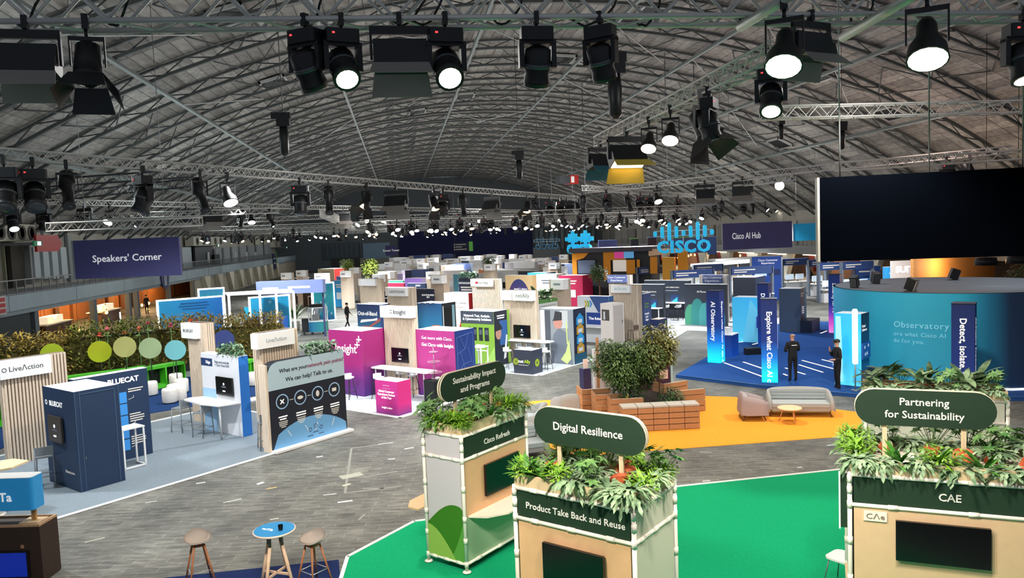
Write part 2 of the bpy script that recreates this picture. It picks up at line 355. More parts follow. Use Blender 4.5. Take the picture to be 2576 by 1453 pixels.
for (x0, y0), (x1, y1) in (((868, 1240), (884, 1127)), ((884, 1127), (960, 1117)), ((868, 1240), (1010, 1222)), ((912, 1228), (965, 1228)), ((912, 1200), (1000, 1185))):
    P, Q = G(x0, y0), G(x1, y1); d = (Q-P).normalized(); w = Vector((-d.y, d.x, 0))*.03
    MB().prism([(v.x, v.y) for v in (P-w, Q-w, Q+w, P+w)], .0005, .003).obj('floor_seam', mat('8f9087', .7), bpy.data.objects['floor'])
# ---- vaulted roof
AX, HALF, SPR, SAG = 9.5, 35.5, 7.4, 11.8
RR = (HALF**2+SAG**2)/(2*SAG); ZC = SPR+SAG-RR; TH = math.asin(HALF/RR)
def arc(t, dr=0.0): return Vector((AX+(RR+dr)*sin(t), 0, ZC+(RR+dr)*cos(t)))
Y0 = 4.0
def roofz(x): return ZC+sqrt(RR*RR-(x-AX)**2)-.05
ns = 40
b = MB(); vs = []
for yy in (Y0, YF+1):
    for dr in (.0, .3):
        vs += [(arc(-TH+2*TH*k/ns, dr).x, yy, arc(-TH+2*TH*k/ns, dr).z) for k in range(ns+1)]
m_ = ns+1
b.add(vs, [(k, k+1, 2*m_+k+1, 2*m_+k) for k in range(ns)]+[(m_+k, 3*m_+k, 3*m_+k+1, m_+k+1) for k in range(ns)]+[(k, m_+k, m_+k+1, k+1) for k in range(ns)]+[(2*m_+k, 2*m_+k+1, 3*m_+k+1, 3*m_+k) for k in range(ns)])
ceil = struct(b.obj('ceiling', mat('5a5753', .9)))
panel_ms = [mat(h, .9, grain=.3, scale=3, bump=.3) for h in ('a8a49e', '98948f', '8b8783')]
nt_, ylen = 112, 2.5
panels = []
yy = Y0
while yy < YF-1:
    for k in range(nt_):
        t = -TH+2*TH*(k+.5)/nt_; c = arc(t, -.03); c.y = yy+ylen/2
        px, py, w = pj(c); vis = 0
        if w > 3 and -40 < px < 2616 and -40 < py < 640: vis = 1/w**2*(EYE-c.z)**2/w
        panels.append((vis, t, c))
    yy += ylen
panels.sort(key=lambda p: -p[0])
pw_ = 2*TH*RR/nt_-.035
for v, t, c in panels[:280]:
    place('ceiling_panel', ubox(random.choice(panel_ms)), ceil, loc=c, rot=(0, t, 0), scale=(pw_, ylen-.05, .06))
b = MB()
for v, t, c in panels[280:]:
    b.k = random.randrange(3); b.box((0, 0, 0), (pw_, ylen-.05, .06), Matrix.Translation(c) @ Matrix.Rotation(t, 4, 'Y'))
b.obj('ceiling_panelling', panel_ms, ceil, kind='stuff')
# arched ribs (two boom rib), purlins, V struts
RIB = mat('565b5a', .6); PUR = mat('8d9796', .55)
def ribmesh():
    b = MB(); n = 28
    for dr, w, h in ((-.12, .16, .12), (-.62, .2, .16)):
        vs = []
        for k in range(n+1):
            t = -TH+2*TH*k/n
            for a, rr in ((-w/2, dr), (w/2, dr), (w/2, dr-h), (-w/2, dr-h)):
                p = arc(t, rr); vs.append((p.x, a, p.z))
        b.add(vs, [(4*k+i, 4*k+(i+1) % 4, 4*k+4+(i+1) % 4, 4*k+4+i) for k in range(n) for i in range(4)])
    for k in range(2*n):
        t0, t1 = -TH+2*TH*k/(2*n), -TH+2*TH*(k+1)/(2*n)
        b.tube(arc(t0, -.2 if k % 2 else -.65), arc(t1, -.65 if k % 2 else -.2), .035, 4, cap=False)
    return b.mesh('roof_rib', RIB)
rm = ribmesh(); yy = Y0+2.5; ribs = []
while yy < YF: place('roof_rib', rm, ceil, loc=(0, yy, 0)); ribs.append(yy); yy += 5.0
lat = [-19.5, -12.5, -3.7, 5.4, 13.5, 20.5, 28.0, 35.5]
for x in lat:
    t = math.asin((x-AX)/RR); p = arc(t, -.85)
    MB().box((0, 0, 0), (.16, YF-Y0-1, .22)).obj('purlin', PUR, ceil, loc=(p.x, (YF+Y0)/2, p.z), rot=(0, t, 0))
b = MB()
for k, x in enumerate([-16, -8, .9, 9.5, 17, 24.5, 32]):
    t = math.asin((x-AX)/RR)
    for yr in ribs[:22]:
        p = arc(t, -.7)
        for dt in (-.03, .03):
            for dy in (-2.5, 2.5):
                q = arc(t+dt, -.08); b.tube((p.x, yr, p.z), (q.x, yr+dy, q.z), .04, 4, cap=False)
b.obj('roof_strut', RIB, ceil, kind='stuff')
b = MB()
for x, yr, dx, dy in [(-12.5, 32, 4, 3), (-12.5, 47, 4, 3), (-3.7, 40, 5, 4), (-3.7, 55, 5, 3), (5.4, 45, 4, 4), (5.4, 60, -4, 4), (5.4, 75, 4, 4), (13.5, 45, 5, 5), (13.5, 60, 5, 4), (13.5, 75, -5, 4), (20.5, 50, 5, 5), (20.5, 40, 4, 4), (28, 45, 4, 4), (-3.7, 70, -4, 4), (28, 60, 5, 5)]:
    p = arc(math.asin((x-AX)/RR), -.9); q = arc(math.asin((x+dx-AX)/RR), -1.5)
    b.tube((p.x, yr, p.z), (q.x, yr+dy, q.z), .035, 5)
b.obj('roof_tie_rod', mat('d6d8d6', .5), ceil, kind='stuff')
for px, py in ((575, 38), (690, 207), (1415, 148), (1500, 205), (1640, 30), (1170, 240), (2240, 285), (2050, 190), (1050, 280), (1960, 360)):
    d = ray(px, py); t = 5.0                                     # march to the vault
    while t < 200:
        P = CP+d*t
        if hypot(P.x-AX, P.z-ZC) > RR-.25: break
        t += .1
    a = atan2(P.x-AX, P.z-ZC)
    h = MB().box((0, 0, 0), (1.5, 2.2, .1)).obj('roof_hatch', mat('16181a', .6), ceil, loc=P, rot=(0, a, 0))
    f = MB()
    for x0, x1, y0, y1 in ((-.85, -.73, -1.2, 1.2), (.73, .85, -1.2, 1.2), (-.85, .85, -1.2, -1.08), (-.85, .85, 1.08, 1.2)): f.bx(x0, x1, y0, y1, -.12, .06)
    f.obj('hatch_frame', mat('c8cac8', .5), h)
# ---- walls behind the galleries
WL = mat('bdb9ad', .85, grain=.08, scale=1.5); CONC = mat('a9adb0', .8, grain=.08, scale=2); PANL = mat('c3cdd2', .6); DKGL = mat('23282b', .4)
wl = struct(MB().bx(XL-4.4, XL-4, 20, YF, 3.3, 9.0).obj('wall_left', WL))
wr = struct(MB().bx(XR+4, XR+4.4, 20, YF, 3.3, 9.0).obj('wall_right', mat('a8a59c', .85, grain=.08, scale=1.5)))
wlb = struct(MB().bx(XL-6.4, XL-6, 20, YF, 0, 3.4).obj('wall_left_cafe', mat('b5703a', .8, grain=.2, scale=.6)))
wrb = struct(MB().bx(XR+5, XR+5.4, 20, YF, 0, 3.4).obj('wall_right_cafe', mat('6a4a38', .8, grain=.25, scale=.4)))
wf = struct(MB().bx(-30, 50, YF, YF+.5, 0, 19).obj('wall_far', mat('5d6469', .8, grain=.1)))
# gallery decks
gl = struct(MB().bx(XL-6.4, XL, 30, YF, 3.0, 3.45).obj('trim_gallery_left', CONC))
MB().bx(XL, XL+.12, 30, YF, 2.62, 3.5).obj('fascia', mat('a3b2ba', .75, grain=.06, scale=1), gl)
MB().bx(XL-.4, XL+.02, 30, YF, 2.35, 2.63).obj('soffit_beam', mat('8f9ba1', .75), gl)
gr = struct(MB().bx(XR, XR+6, 30, YF, 3.0, 3.45).obj('trim_gallery_right', CONC))
MB().bx(XR-.12, XR, 30, YF, 2.72, 3.6).obj('fascia', mat('8f9294', .75), gr)
for yj in range(46, 140, 9): MB().bx(XL+.1, XL+.13, yj, yj+.05, 2.62, 3.5).obj('fascia_joint', mat('6e7a80', .8), gl)
def railing(x, ya, yb, step, label, parts=True):
    t = thing('gallery_railing', label, 'railing', (x, ya, 3.45))
    L_ = yb-ya
    MB().bx(-.03, .03, 0, L_, .86, .92).obj('top_rail', STEEL, t); MB().bx(-.02, .02, 0, L_, .08, .12).obj('bottom_rail', STEEL, t)
    me = MB().bx(-.025, .025, -.025, .025, 0, .88).mesh('baluster', STEEL); k = 0
    while k*step <= L_: place('baluster', me, t, loc=(0, k*step, 0)); k += 1
railing(XL, 42, 77, 1.05, 'grey metal railing on the left gallery above the amber-lit cafe')
railing(XL, 78, 140, .5, 'dense grey railing further along the left gallery')
railing(XR, 55, 140, .8, 'grey railing along the gallery on the right side of the hall')
# upper left wall: light panels, dark openings, columns (by pixel on the wall plane)
def onwall(px0, px1, py0, py1, x, th, m, name, parent):
    A, B = WX(px0, py0, x), WX(px1, py1, x)
    return MB().bx(x-th if x > 0 else x, x if x > 0 else x+th, min(A.y, B.y), max(A.y, B.y), min(A.z, B.z), max(A.z, B.z)).obj(name, m, parent)
for i in range(4): onwall(72+i*23, 93+i*23, 622, 700, XL-3.6, .3, PANL, 'wall_panel', wl)
onwall(0, 12, 615, 720, XL-3.7, .2, mat('8a8a74', .8), 'wall_panel', wl)
onwall(14, 56, 612, 720, XL-3.7, .25, mat('3a362e', .7), 'dark_opening', wl)
onwall(57, 70, 610, 715, XL-3.5, .4, mat('9a9c99', .7), 'wall_column', wl)
onwall(163, 182, 590, 705, XL-3.9, .2, mat('9aa09f', .7), 'wall_panel', wl)
onwall(452, 480, 622, 690, XL-3.6, .25, PANL, 'wall_panel', wl); onwall(484, 534, 618, 690, XL-3.7, .25, DKGL, 'dark_opening', wl)
for i in range(7): onwall(537+i*21, 556+i*21, 625-i*2, 678-i*3, XL-3.6, .25, mat('a7abae', .6), 'wall_panel', wl)
for px in (520, 588, 617, 640): onwall(px, px+4, 634, 660, XL-3.4, .2, WHITE, 'light_strip', wl)
onwall(536, 551, 640, 672, XL-3.3, .2, BLACK, 'doorway', wl)
for i in range(6): onwall(640+i*22, 652+i*22, 592, 622, XL-3.8, .15, mat('d9d3bd', .7), 'lit_niche', wl)
onwall(715, 735, 618, 650, XL-3.6, .2, DKGL, 'dark_opening', wl); onwall(760, 790, 612, 645, XL-3.6, .2, mat('55595a', .7), 'wall_panel', wl)
for px in (100, 160, 470): onwall(px, px+6, 570, 640, XL-3.8, .2, mat('8f9496', .7), 'wall_column', wl)
# cafe shopfront under the left gallery: mullions, transoms, glass, timber panels, pendant bulbs
for i, (px, w) in enumerate(((79, 8), (232, 7), (322, 5), (343, 8), (425, 6), (487, 6))):
    A = WX(px, 800, XL-.3)
    o = struct(MB().bx(XL-.45, XL-.1, A.y, A.y+.5, 0, 2.6).obj(f'trim_{i+1}', mat('5f6a70', .6)))
o = struct(MB().bx(XL-.3, XL-.1, 20, WX(80, 800, XL).y, 0, 2.6).obj('wall_left_shutter', mat('2c3437', .7)))
o = struct(MB().bx(XL-.3, XL-.1, WX(490, 700, XL).y, YF, 0, 2.36).obj('wall_left_lower', mat('b5ad9c', .85, grain=.08)))
for k in range(9):
    yq = 88+k*6.2
    MB().prism([(yq, 2.6), (yq+2.6, 2.6), (yq+2.2, .2), (yq+1.9, .2)], 0, .5, Matrix(((0, 0, 1, XL-.1), (1, 0, 0, 0), (0, 1, 0, 0), (0, 0, 0, 1)))).obj('v_pillar', mat('e6dfca', .8), o)
for i, (px0, px1, py0, py1, h) in enumerate(((178, 184, 750, 850, '8a5a2e'), (300, 312, 740, 810, '7a4a26'), (330, 340, 735, 800, '4a3424'), (268, 290, 745, 810, 'a66a38'), (433, 441, 715, 780, '5a3a22'), (135, 150, 775, 850, '6b4426'))):
    onwall(px0, px1, py0, py1, XL-5.9, .15, mat(h, .7), 'timber_panel', wlb)
tag(MB().tube((0, 0, 0), (0, 0, 1.9), .05, 8).obj('light_tube', mat('f4f6ff', .5, emit=5), loc=WX(304, 815, XL-1.2)+Vector((0, 0, -.9))), 'upright white fluorescent tube glowing inside the amber cafe', 'lamp')
bulbm = mat('ffb45a', .4, emit=9, ecol='ffb45a'); bme = MB().lathe([(.001, -.16), (.09, -.11), (.12, -.02), (.09, .07), (.035, .14), (.03, .2)], 12).mesh('bulb', bulbm); cme = MB().tube((0, 0, 0), (0, 0, 1), .012, 5).mesh('cord', BLACK); sme = MB().tube((0, 0, .15), (0, 0, .27), .04, 8).mesh('socket', mat('6b4a26', .4, .6))
for i, (px, py) in enumerate(((138, 796), (197, 830), (150, 836), (106, 838), (92, 855), (238, 769), (245, 790), (260, 778), (268, 785), (265, 772), (292, 780), (357, 767), (374, 762), (371, 776), (116, 842))):
    t = thing('pendant_bulb', 'glowing amber pendant bulb hanging inside the cafe under the left gallery', 'lamp', WX(px, py, XL-1.6-.3*(i % 4)), group='amber cafe pendant bulbs')
    place('bulb', bme, t); place('cord', cme, t, loc=(0, 0, .15), scale=(1, 1, max(.05, 2.87-t.location.z))); place('socket', sme, t)
for px in (110, 200, 265, 370, 450):
    P = WX(px, 790, XL-3); l = bpy.data.lights.new('cafe_light', 'POINT'); l.energy = 420; l.color = (1, .62, .28); l.shadow_soft_size = .3
    q = bpy.data.objects.new('cafe_light', l); COL.objects.link(q); q.location = (P.x, P.y, 2.2)
# cafe counters inside
for i, (px, py) in enumerate(((130, 830), (265, 812))):
    P = WX(px, py, XL-2.2); t = thing('cafe_counter', ['dark cafe counter with white cloth deep inside the amber cafe', 'cafe display counter with lit shelf deep inside the amber cafe'][i], 'counter', (P.x, P.y, 0))
    MB().bx(-.5, .5, -2, 2, 0, .95).obj('body', mat('5a3a24', .6), t); MB().bx(-.6, .6, -2.1, 2.1, .95, 1.02).obj('worktop', mat('e4dccf', .5), t)
    MB().bx(-.3, .3, -1.2, 1.2, 1.02, 1.5).obj('display', mat('f4e3c4', .5, emit=.8), t)
# far wall: navy drape, pale blue glazing, grey ribbed curtain
def farp(px0, px1, py0, py1, m, name, dy=.3):
    A, B = WY(px0, py0, YF-dy), WY(px1, py1, YF-dy)
    return MB().bx(A.x, B.x, YF-dy, YF-.02, max(0, min(A.z, B.z)), max(A.z, B.z)).obj(name, m, wf)
farp(1000, 1342, 560, 660, mat('1d2450', .9), 'navy_drape', .5)
farp(912, 982, 612, 648, mat('6f8ea6', .5), 'pale_blue_glazing', .4); farp(905, 985, 649, 672, mat('7d7f77', .7), 'grey_panel', .35)
farp(810, 905, 612, 650, mat('3a4752', .6), 'dark_glazing', .3); farp(835, 905, 650, 675, BLACK, 'dark_opening', .4)
for i in range(8): farp(822+i*12, 825+i*12, 612, 646, mat('6b7780', .6), 'glazing_bar', .5)
for i in range(12): farp(1345+i*13, 1354+i*13, 560, 625, mat('7b868b' if i % 2 else '5f6a6f', .7), 'curtain_fold', .5)
farp(1340, 1410, 623, 650, mat('8b9296', .7), 'roller_shutter', .45)
for i in range(14): farp(1180+i*17-180, 1190+i*17-180, 535, 562, mat('4c5a66', .6), 'high_glazing', .4)
# right gallery: upper panels, dark openings, V pillars, warm back-of-house lights
for i in range(22):
    ya = 62+i*4.6; MB().bx(XR+3.6, XR+3.9, ya, ya+(4.2 if i % 4 else 3), 3.45, 6.2).obj('wall_panel', mat(['9b9a93', 'a9a8a0', '8b8a84'][i % 3], .7), wr)
for k in range(12):
    yq = 60+k*7.5; MB().prism([(yq, 2.7), (yq+3.0, 2.7), (yq+2.0, 0), (yq+1.3, 0)], -.2, .3, Matrix(((0, 0, 1, XR+.2), (1, 0, 0, 0), (0, 1, 0, 0), (0, 0, 0, 1)))).obj('v_pillar', mat('e3ddcd', .8), wrb)
    MB().prism([(yq+3.2, 2.7), (yq+4.4, 2.7), (yq+3.4, 1.0)], -.1, .3, Matrix(((0, 0, 1, XR+.25), (1, 0, 0, 0), (0, 1, 0, 0), (0, 0, 0, 1)))).obj('red_pillar_panel', mat('8c2a1e', .7), wrb)
    MB().bx(XR-.1, XR+.3, yq+1, yq+5, 2.62, 2.7).obj('soffit_light', mat('fff0d0', .5, emit=2.2), gr)
for px in (1705, 1722, 1738, 1755, 1770, 1778, 1862, 1880, 1732, 1748): 
    P = WX(px, 640+random.random()*8, XR+2); t = thing('pendant_bulb', 'tiny warm pendant lamp under the right gallery', 'lamp', P, group='warm lamps under the right gallery'); place('bulb', bme, t); place('cord', cme, t, loc=(0, 0, .1), scale=(1, 1, max(.05, 2.92-P.z)))
for y_ in (75, 95, 115):
    l = bpy.data.lights.new('bar_light', 'POINT'); l.energy = 500; l.color = (1, .75, .5); q = bpy.data.objects.new('bar_light', l); COL.objects.link(q); q.location = (XR+2.5, y_, 2.3)
# air handlers with round nozzles
def airbox(px0, px1, py0, py1, x, n, label):
    A, B = WX(px0, py1, x), WX(px1, py0, x); t = thing('air_handler', label, 'ventilation unit', (x-.6, A.y, A.z)); L_, H_ = B.y-A.y, B.z-A.z
    MB().bx(-.5, .5, 0, L_, 0, H_).obj('housing', mat('cfcabb', .7), t)
    for k in range(n):
        yk = L_*(k+.5)/n; r = min(H_*.42, L_/n*.42)
        M_ = Matrix.Translation((.5, yk, H_/2)) @ Matrix.Rotation(pi/2, 4, 'Y')
        MB().lathe([(r, 0), (r, .12), (r*.85, .12), (r*.8, .0)], 20, M=M_).obj('nozzle', mat('77736a', .6), t)
        MB().lathe([(.001, .02), (r*.84, .02)], 20, M=M_).obj('fan', mat('26251f', .6), t)
airbox(-8, 92, 565, 606, XL-2.6, 4, 'cream air handler with four round nozzles at the far left end of the wall')
airbox(490, 562, 596, 618, XL-2.6, 5, 'cream air handler with five nozzles right of the large navy speakers sign')
airbox(690, 722, 608, 622, XL-2.6, 3, 'small distant air handler over the left gallery')
airbox(776, 800, 614, 624, XL-2.6, 2, 'farthest small air handler on the left gallery wall')
# red direction arrow, exit signs, small gallery banners
P = WX(86, 612, XL-1.5); Q = WX(150, 612, XL-1.5); L_ = Q.y-P.y
t = thing('direction_sign', 'red arrow-shaped direction sign above the grey lockers on the left gallery', 'sign', P)
h_ = 1.1
MB().prism([(0, -h_/2), (L_*.85, -h_/2), (L_, 0), (L_*.85, h_/2), (0, h_/2)], 0, .15, Matrix(((0, 0, 1, 0), (1, 0, 0, 0), (0, 1, 0, 0), (0, 0, 0, 1)))).obj('arrow_board', mat('b3231f', .5), t)
MB().tube((.05, .3, h_/2), (.05, .3, 1.0), .015, 5).obj('hanger', BLACK, t); MB().bx(-2.1, .05, .25, .35, -.1, .1).obj('wall_arm', STEEL, t)
for i, (px, py, s_) in enumerate(((92, 612, 1.2), (547, 617, .9), (720, 622, 1.0), (788, 623, 1.0))):
    P = WX(px, py, XL-1.2); t = thing('exit_sign', ['green lit emergency exit sign on the tail of the red arrow', 'green exit sign under the five-nozzle air handler', 'distant green exit sign on the left gallery', 'farthest green exit sign by the dark glazing'][i], 'sign', P)
    MB().bx(-2.85, 0, -.04, .04, -.04, .04).obj('wall_arm', STEEL, t); MB().bx(0, .1, -.45*s_, .45*s_, -.17, .17).obj('case', mat('0d5a3a', .5, emit=.5), t); MB().bx(.1, .11, -.1, .3*s_, -.12, .12).obj('pictogram', mat('d8fff0', .5, emit=2), t)
P = WX(-6, 770, XL+.2); t = thing('evacuation_board', 'red and white notice board on the gallery fascia at the left picture edge', 'board', (P.x, P.y-.2, 2.55))
MB().bx(0, .05, 0, 1.0, 0, 1.0).obj('board', mat('c9c4c2', .6), t)
for i in range(3): MB().bx(.05, .06, .1, .9, .08+i*.31, .3+i*.31).obj('red_notice', mat('b8343a', .6), t)
def banner(px, py0, py1, x, w, h, stripe, label):
    A, B = WX(px, py0, x), WX(px, py1, x); H_ = A.z-B.z; t = thing('gallery_banner', label, 'banner', (XL+.125, B.y, B.z))
    if stripe == 'oval':
        MB().prism([(w/2*cos(a), H_*(.98 if a < pi else .98*(1+sin(a)))) if False else (w/2*cos(a), H_*.95*(1+min(0, sin(a)))) for a in [pi+pi*k/14 for k in range(15)]], 0, .1, Matrix(((0, 0, 1, 0), (1, 0, 0, 0), (0, 1, 0, 0), (0, 0, 0, 1)))).obj('board', h, t)
        for dy in (-.25, .15): MB().bx(.1, .12, dy, dy+.14, .25*H_, H_*.95).obj('white_bar', WHITE, t)
    else:
        MB().bx(0, .12, -w/2, w/2, 0, H_).obj('board', h, t); MB().bx(-.05, .14, w/2, w/2+.4, -.2, H_+.3).obj('edge_stripe', stripe, t)
        for k in (.35, .65): MB().bx(.12, .13, -w*.4, w*.3, H_*k, H_*k+.15).obj('small_print', WHITE, t)
banner(420, 690, 727, XL+.3, 2.4, mat('2b3566', .6), 'oval', 'navy half-oval banner with two white bars below the speakers sign')
banner(692, 637, 676, XL+.2, 3.2, mat('1d2a4e', .6), mat('6fbf5a', .6), 'navy banner with green edge hung on the left gallery')
# ================================================================== lighting trusses
TR = mat('d2d0cb', .4, .2)
TRS = {}
def hang(key, px):
    """point on the viewer-side bottom chord of a truss that shows at column px"""
    P, Q, s = TRS[key]; d = (Q-P); n = Vector((0, 0, 1)).cross(d).normalized(); A = P-n*s/2; lo, hi = 0.0, 1.0
    sg = 1 if pj(A+d)[0] > pj(A)[0] else -1
    for _ in range(40):
        m = (lo+hi)/2
        if (pj(A+d*m)[0]-px)*sg < 0: lo = m
        else: hi = m
    return A+d*lo
def truss(P, Q, label, size=.29, pitch=.5, braces=False, m=TR, rc=.025, group=None, lite=False, key=None):
    P, Q = Vector(P), Vector(Q); TRS[key or label] = (P, Q, size); d = Q-P; L_ = d.length
    t = thing('lighting_truss', label, 'truss', P, group=group)
    t.rotation_euler = d.to_track_quat('X', 'Z').to_euler()
    s = size
    for y, z in ((-s/2, 0), (s/2, 0), (-s/2, s), (s/2, s)):
        MB().tube((0, y, z), (L_, y, z), rc, 8 if not lite else 5).obj('chord', m, t)
    n = max(2, int(L_/pitch)); st = L_/n; rb = rc*.45
    faces = [((-s/2, 0), (-s/2, s)), ((s/2, 0), (s/2, s)), ((-s/2, 0), (s/2, 0)), ((-s/2, s), (s/2, s))]
    if lite: faces = faces[:1]+faces[2:3]
    if braces:
        up = MB().tube((0, -s/2, 0), (st/2, -s/2, s), rb*1.3, 6).mesh('brace', m); dn = MB().tube((st/2, -s/2, s), (st, -s/2, 0), rb*1.3, 6).mesh('brace', m)
        for k in range(n):
            for y in (0, s): place('brace', up, t, loc=(k*st, y, 0)); place('brace', dn, t, loc=(k*st, y, 0))
        faces = faces[2:]
    b = MB()
    for (a, c) in faces:
        for k in range(n):
            b.tube((k*st, *a), ((k+.5)*st, *c), rb, 5 if not lite else 3, cap=False); b.tube(((k+.5)*st, *c), ((k+1)*st, *a), rb, 5 if not lite else 3, cap=False)
    b.obj('lacing', m, t, kind='stuff')
    if not lite:
        e = MB()
        for x in (0, L_): e.tube((x, -s/2, 0), (x, -s/2, s), rb, 5); e.tube((x, s/2, 0), (x, s/2, s), rb, 5)
        e.obj('end_frame', m, t)
    return t
Z1 = 7.62
truss(G(-90, 68, Z1), G(2700, 42, Z1), 'near silver truss crossing the whole top of the view', .3, .56, braces=True, key='T1')
ZT = 8.45
truss(G(-60, 396, ZT), G(1450, 503, ZT), 'long silver truss sloping from the left edge down to the middle', .3, .55, key='T2')
truss(G(1506, 368, ZT), G(1960, 150, ZT), 'silver truss running towards the viewer, ending at the yellow lit floodlight', .3, .5, key='T3')
truss(G(1917, 300, ZT), G(2700, 280, ZT), 'short silver truss hanging level at the upper right', .3, .55, key='T4')
truss(G(1470, 486, ZT), G(2545, 385, ZT), 'silver truss rising to the right above the black screen', .3, .55, key='T5')
truss(G(2100, 430, 7.6), G(2600, 398, 7.6), 'silver truss just above the top edge of the black screen', .3, .55)
truss(G(-60, 512, ZT), G(1470, 537, ZT), 'second long truss below the left sloping one', .3, .55, key='T6')
truss(G(1470, 478, ZT), G(2010, 515, ZT), 'truss crossing behind the white globe lamp', .3, .55, key='T8')
truss(G(1790, 480, 8.0), G(1995, 452, 8.0), 'short truss stub beside the white globe lamp', .3, .5)
SZ = at(316, 590, 27).z+.1
truss(at(122, 582, 27.1), Vector((*at(507, 583, 27.1).xy, at(122, 582, 27.1).z)), 'white truss right above the navy speakers sign', .29, .5, m=mat('dcdcd8', .4, .2))
truss(G(150, 555, 7.6), G(700, 535, 7.6), 'dark-backed truss behind the left lamps', .29, .5)
truss(G(600, 560, 7.6), G(850, 548, 7.6), 'short distant truss left of the centre beam', .29, .5)
truss(G(815, 545, 7.4), G(890, 580, 7.4), 'short bright truss running away near the hall centre', .5, .5)
truss(G(40, 475, 9.4), G(480, 445, 9.4), 'dark truss high behind the left lamps', .4, .6, m=mat('3b4147', .5))
truss(G(-20, 520, 9.0), G(470, 470, 9.0), 'second dark truss high behind the left lamps', .4, .6, m=mat('3b4147', .5))
for P, Q, lab in (((1862, 68), (2010, -25), 'thick grey brace tube at the truss corner, upper right'), ((2120, 94), (2380, -60), 'second thick brace tube crossing the near truss, upper right')):
    A, B = G(*P, Z1-.05), G(*Q, Z1-.05)
    TRS['B%d' % (P[0] > 2000)] = (A-Vector((0, 0, .0)), B, 0.0)
    tag(MB().tube((0, 0, 0), B-A, .045, 10).obj('brace_tube', TR, loc=A), lab, 'tube')
random.seed(11)
far_truss = []
for k, yy in enumerate([52, 58, 64, 70, 77, 84, 91, 99, 108]):
    z = 7.15-.02*k; xa, xb = max(XL+3, -.26*yy), min(XR-4, .42*yy)
    if yy < 60: xa = -.05*yy
    truss((xa, yy, z), (xb, yy, z), 'distant lighting truss across the hall', .3, .6, group='distant lighting trusses', lite=True, key='F%d' % k); far_truss.append((yy, z, xa, xb))
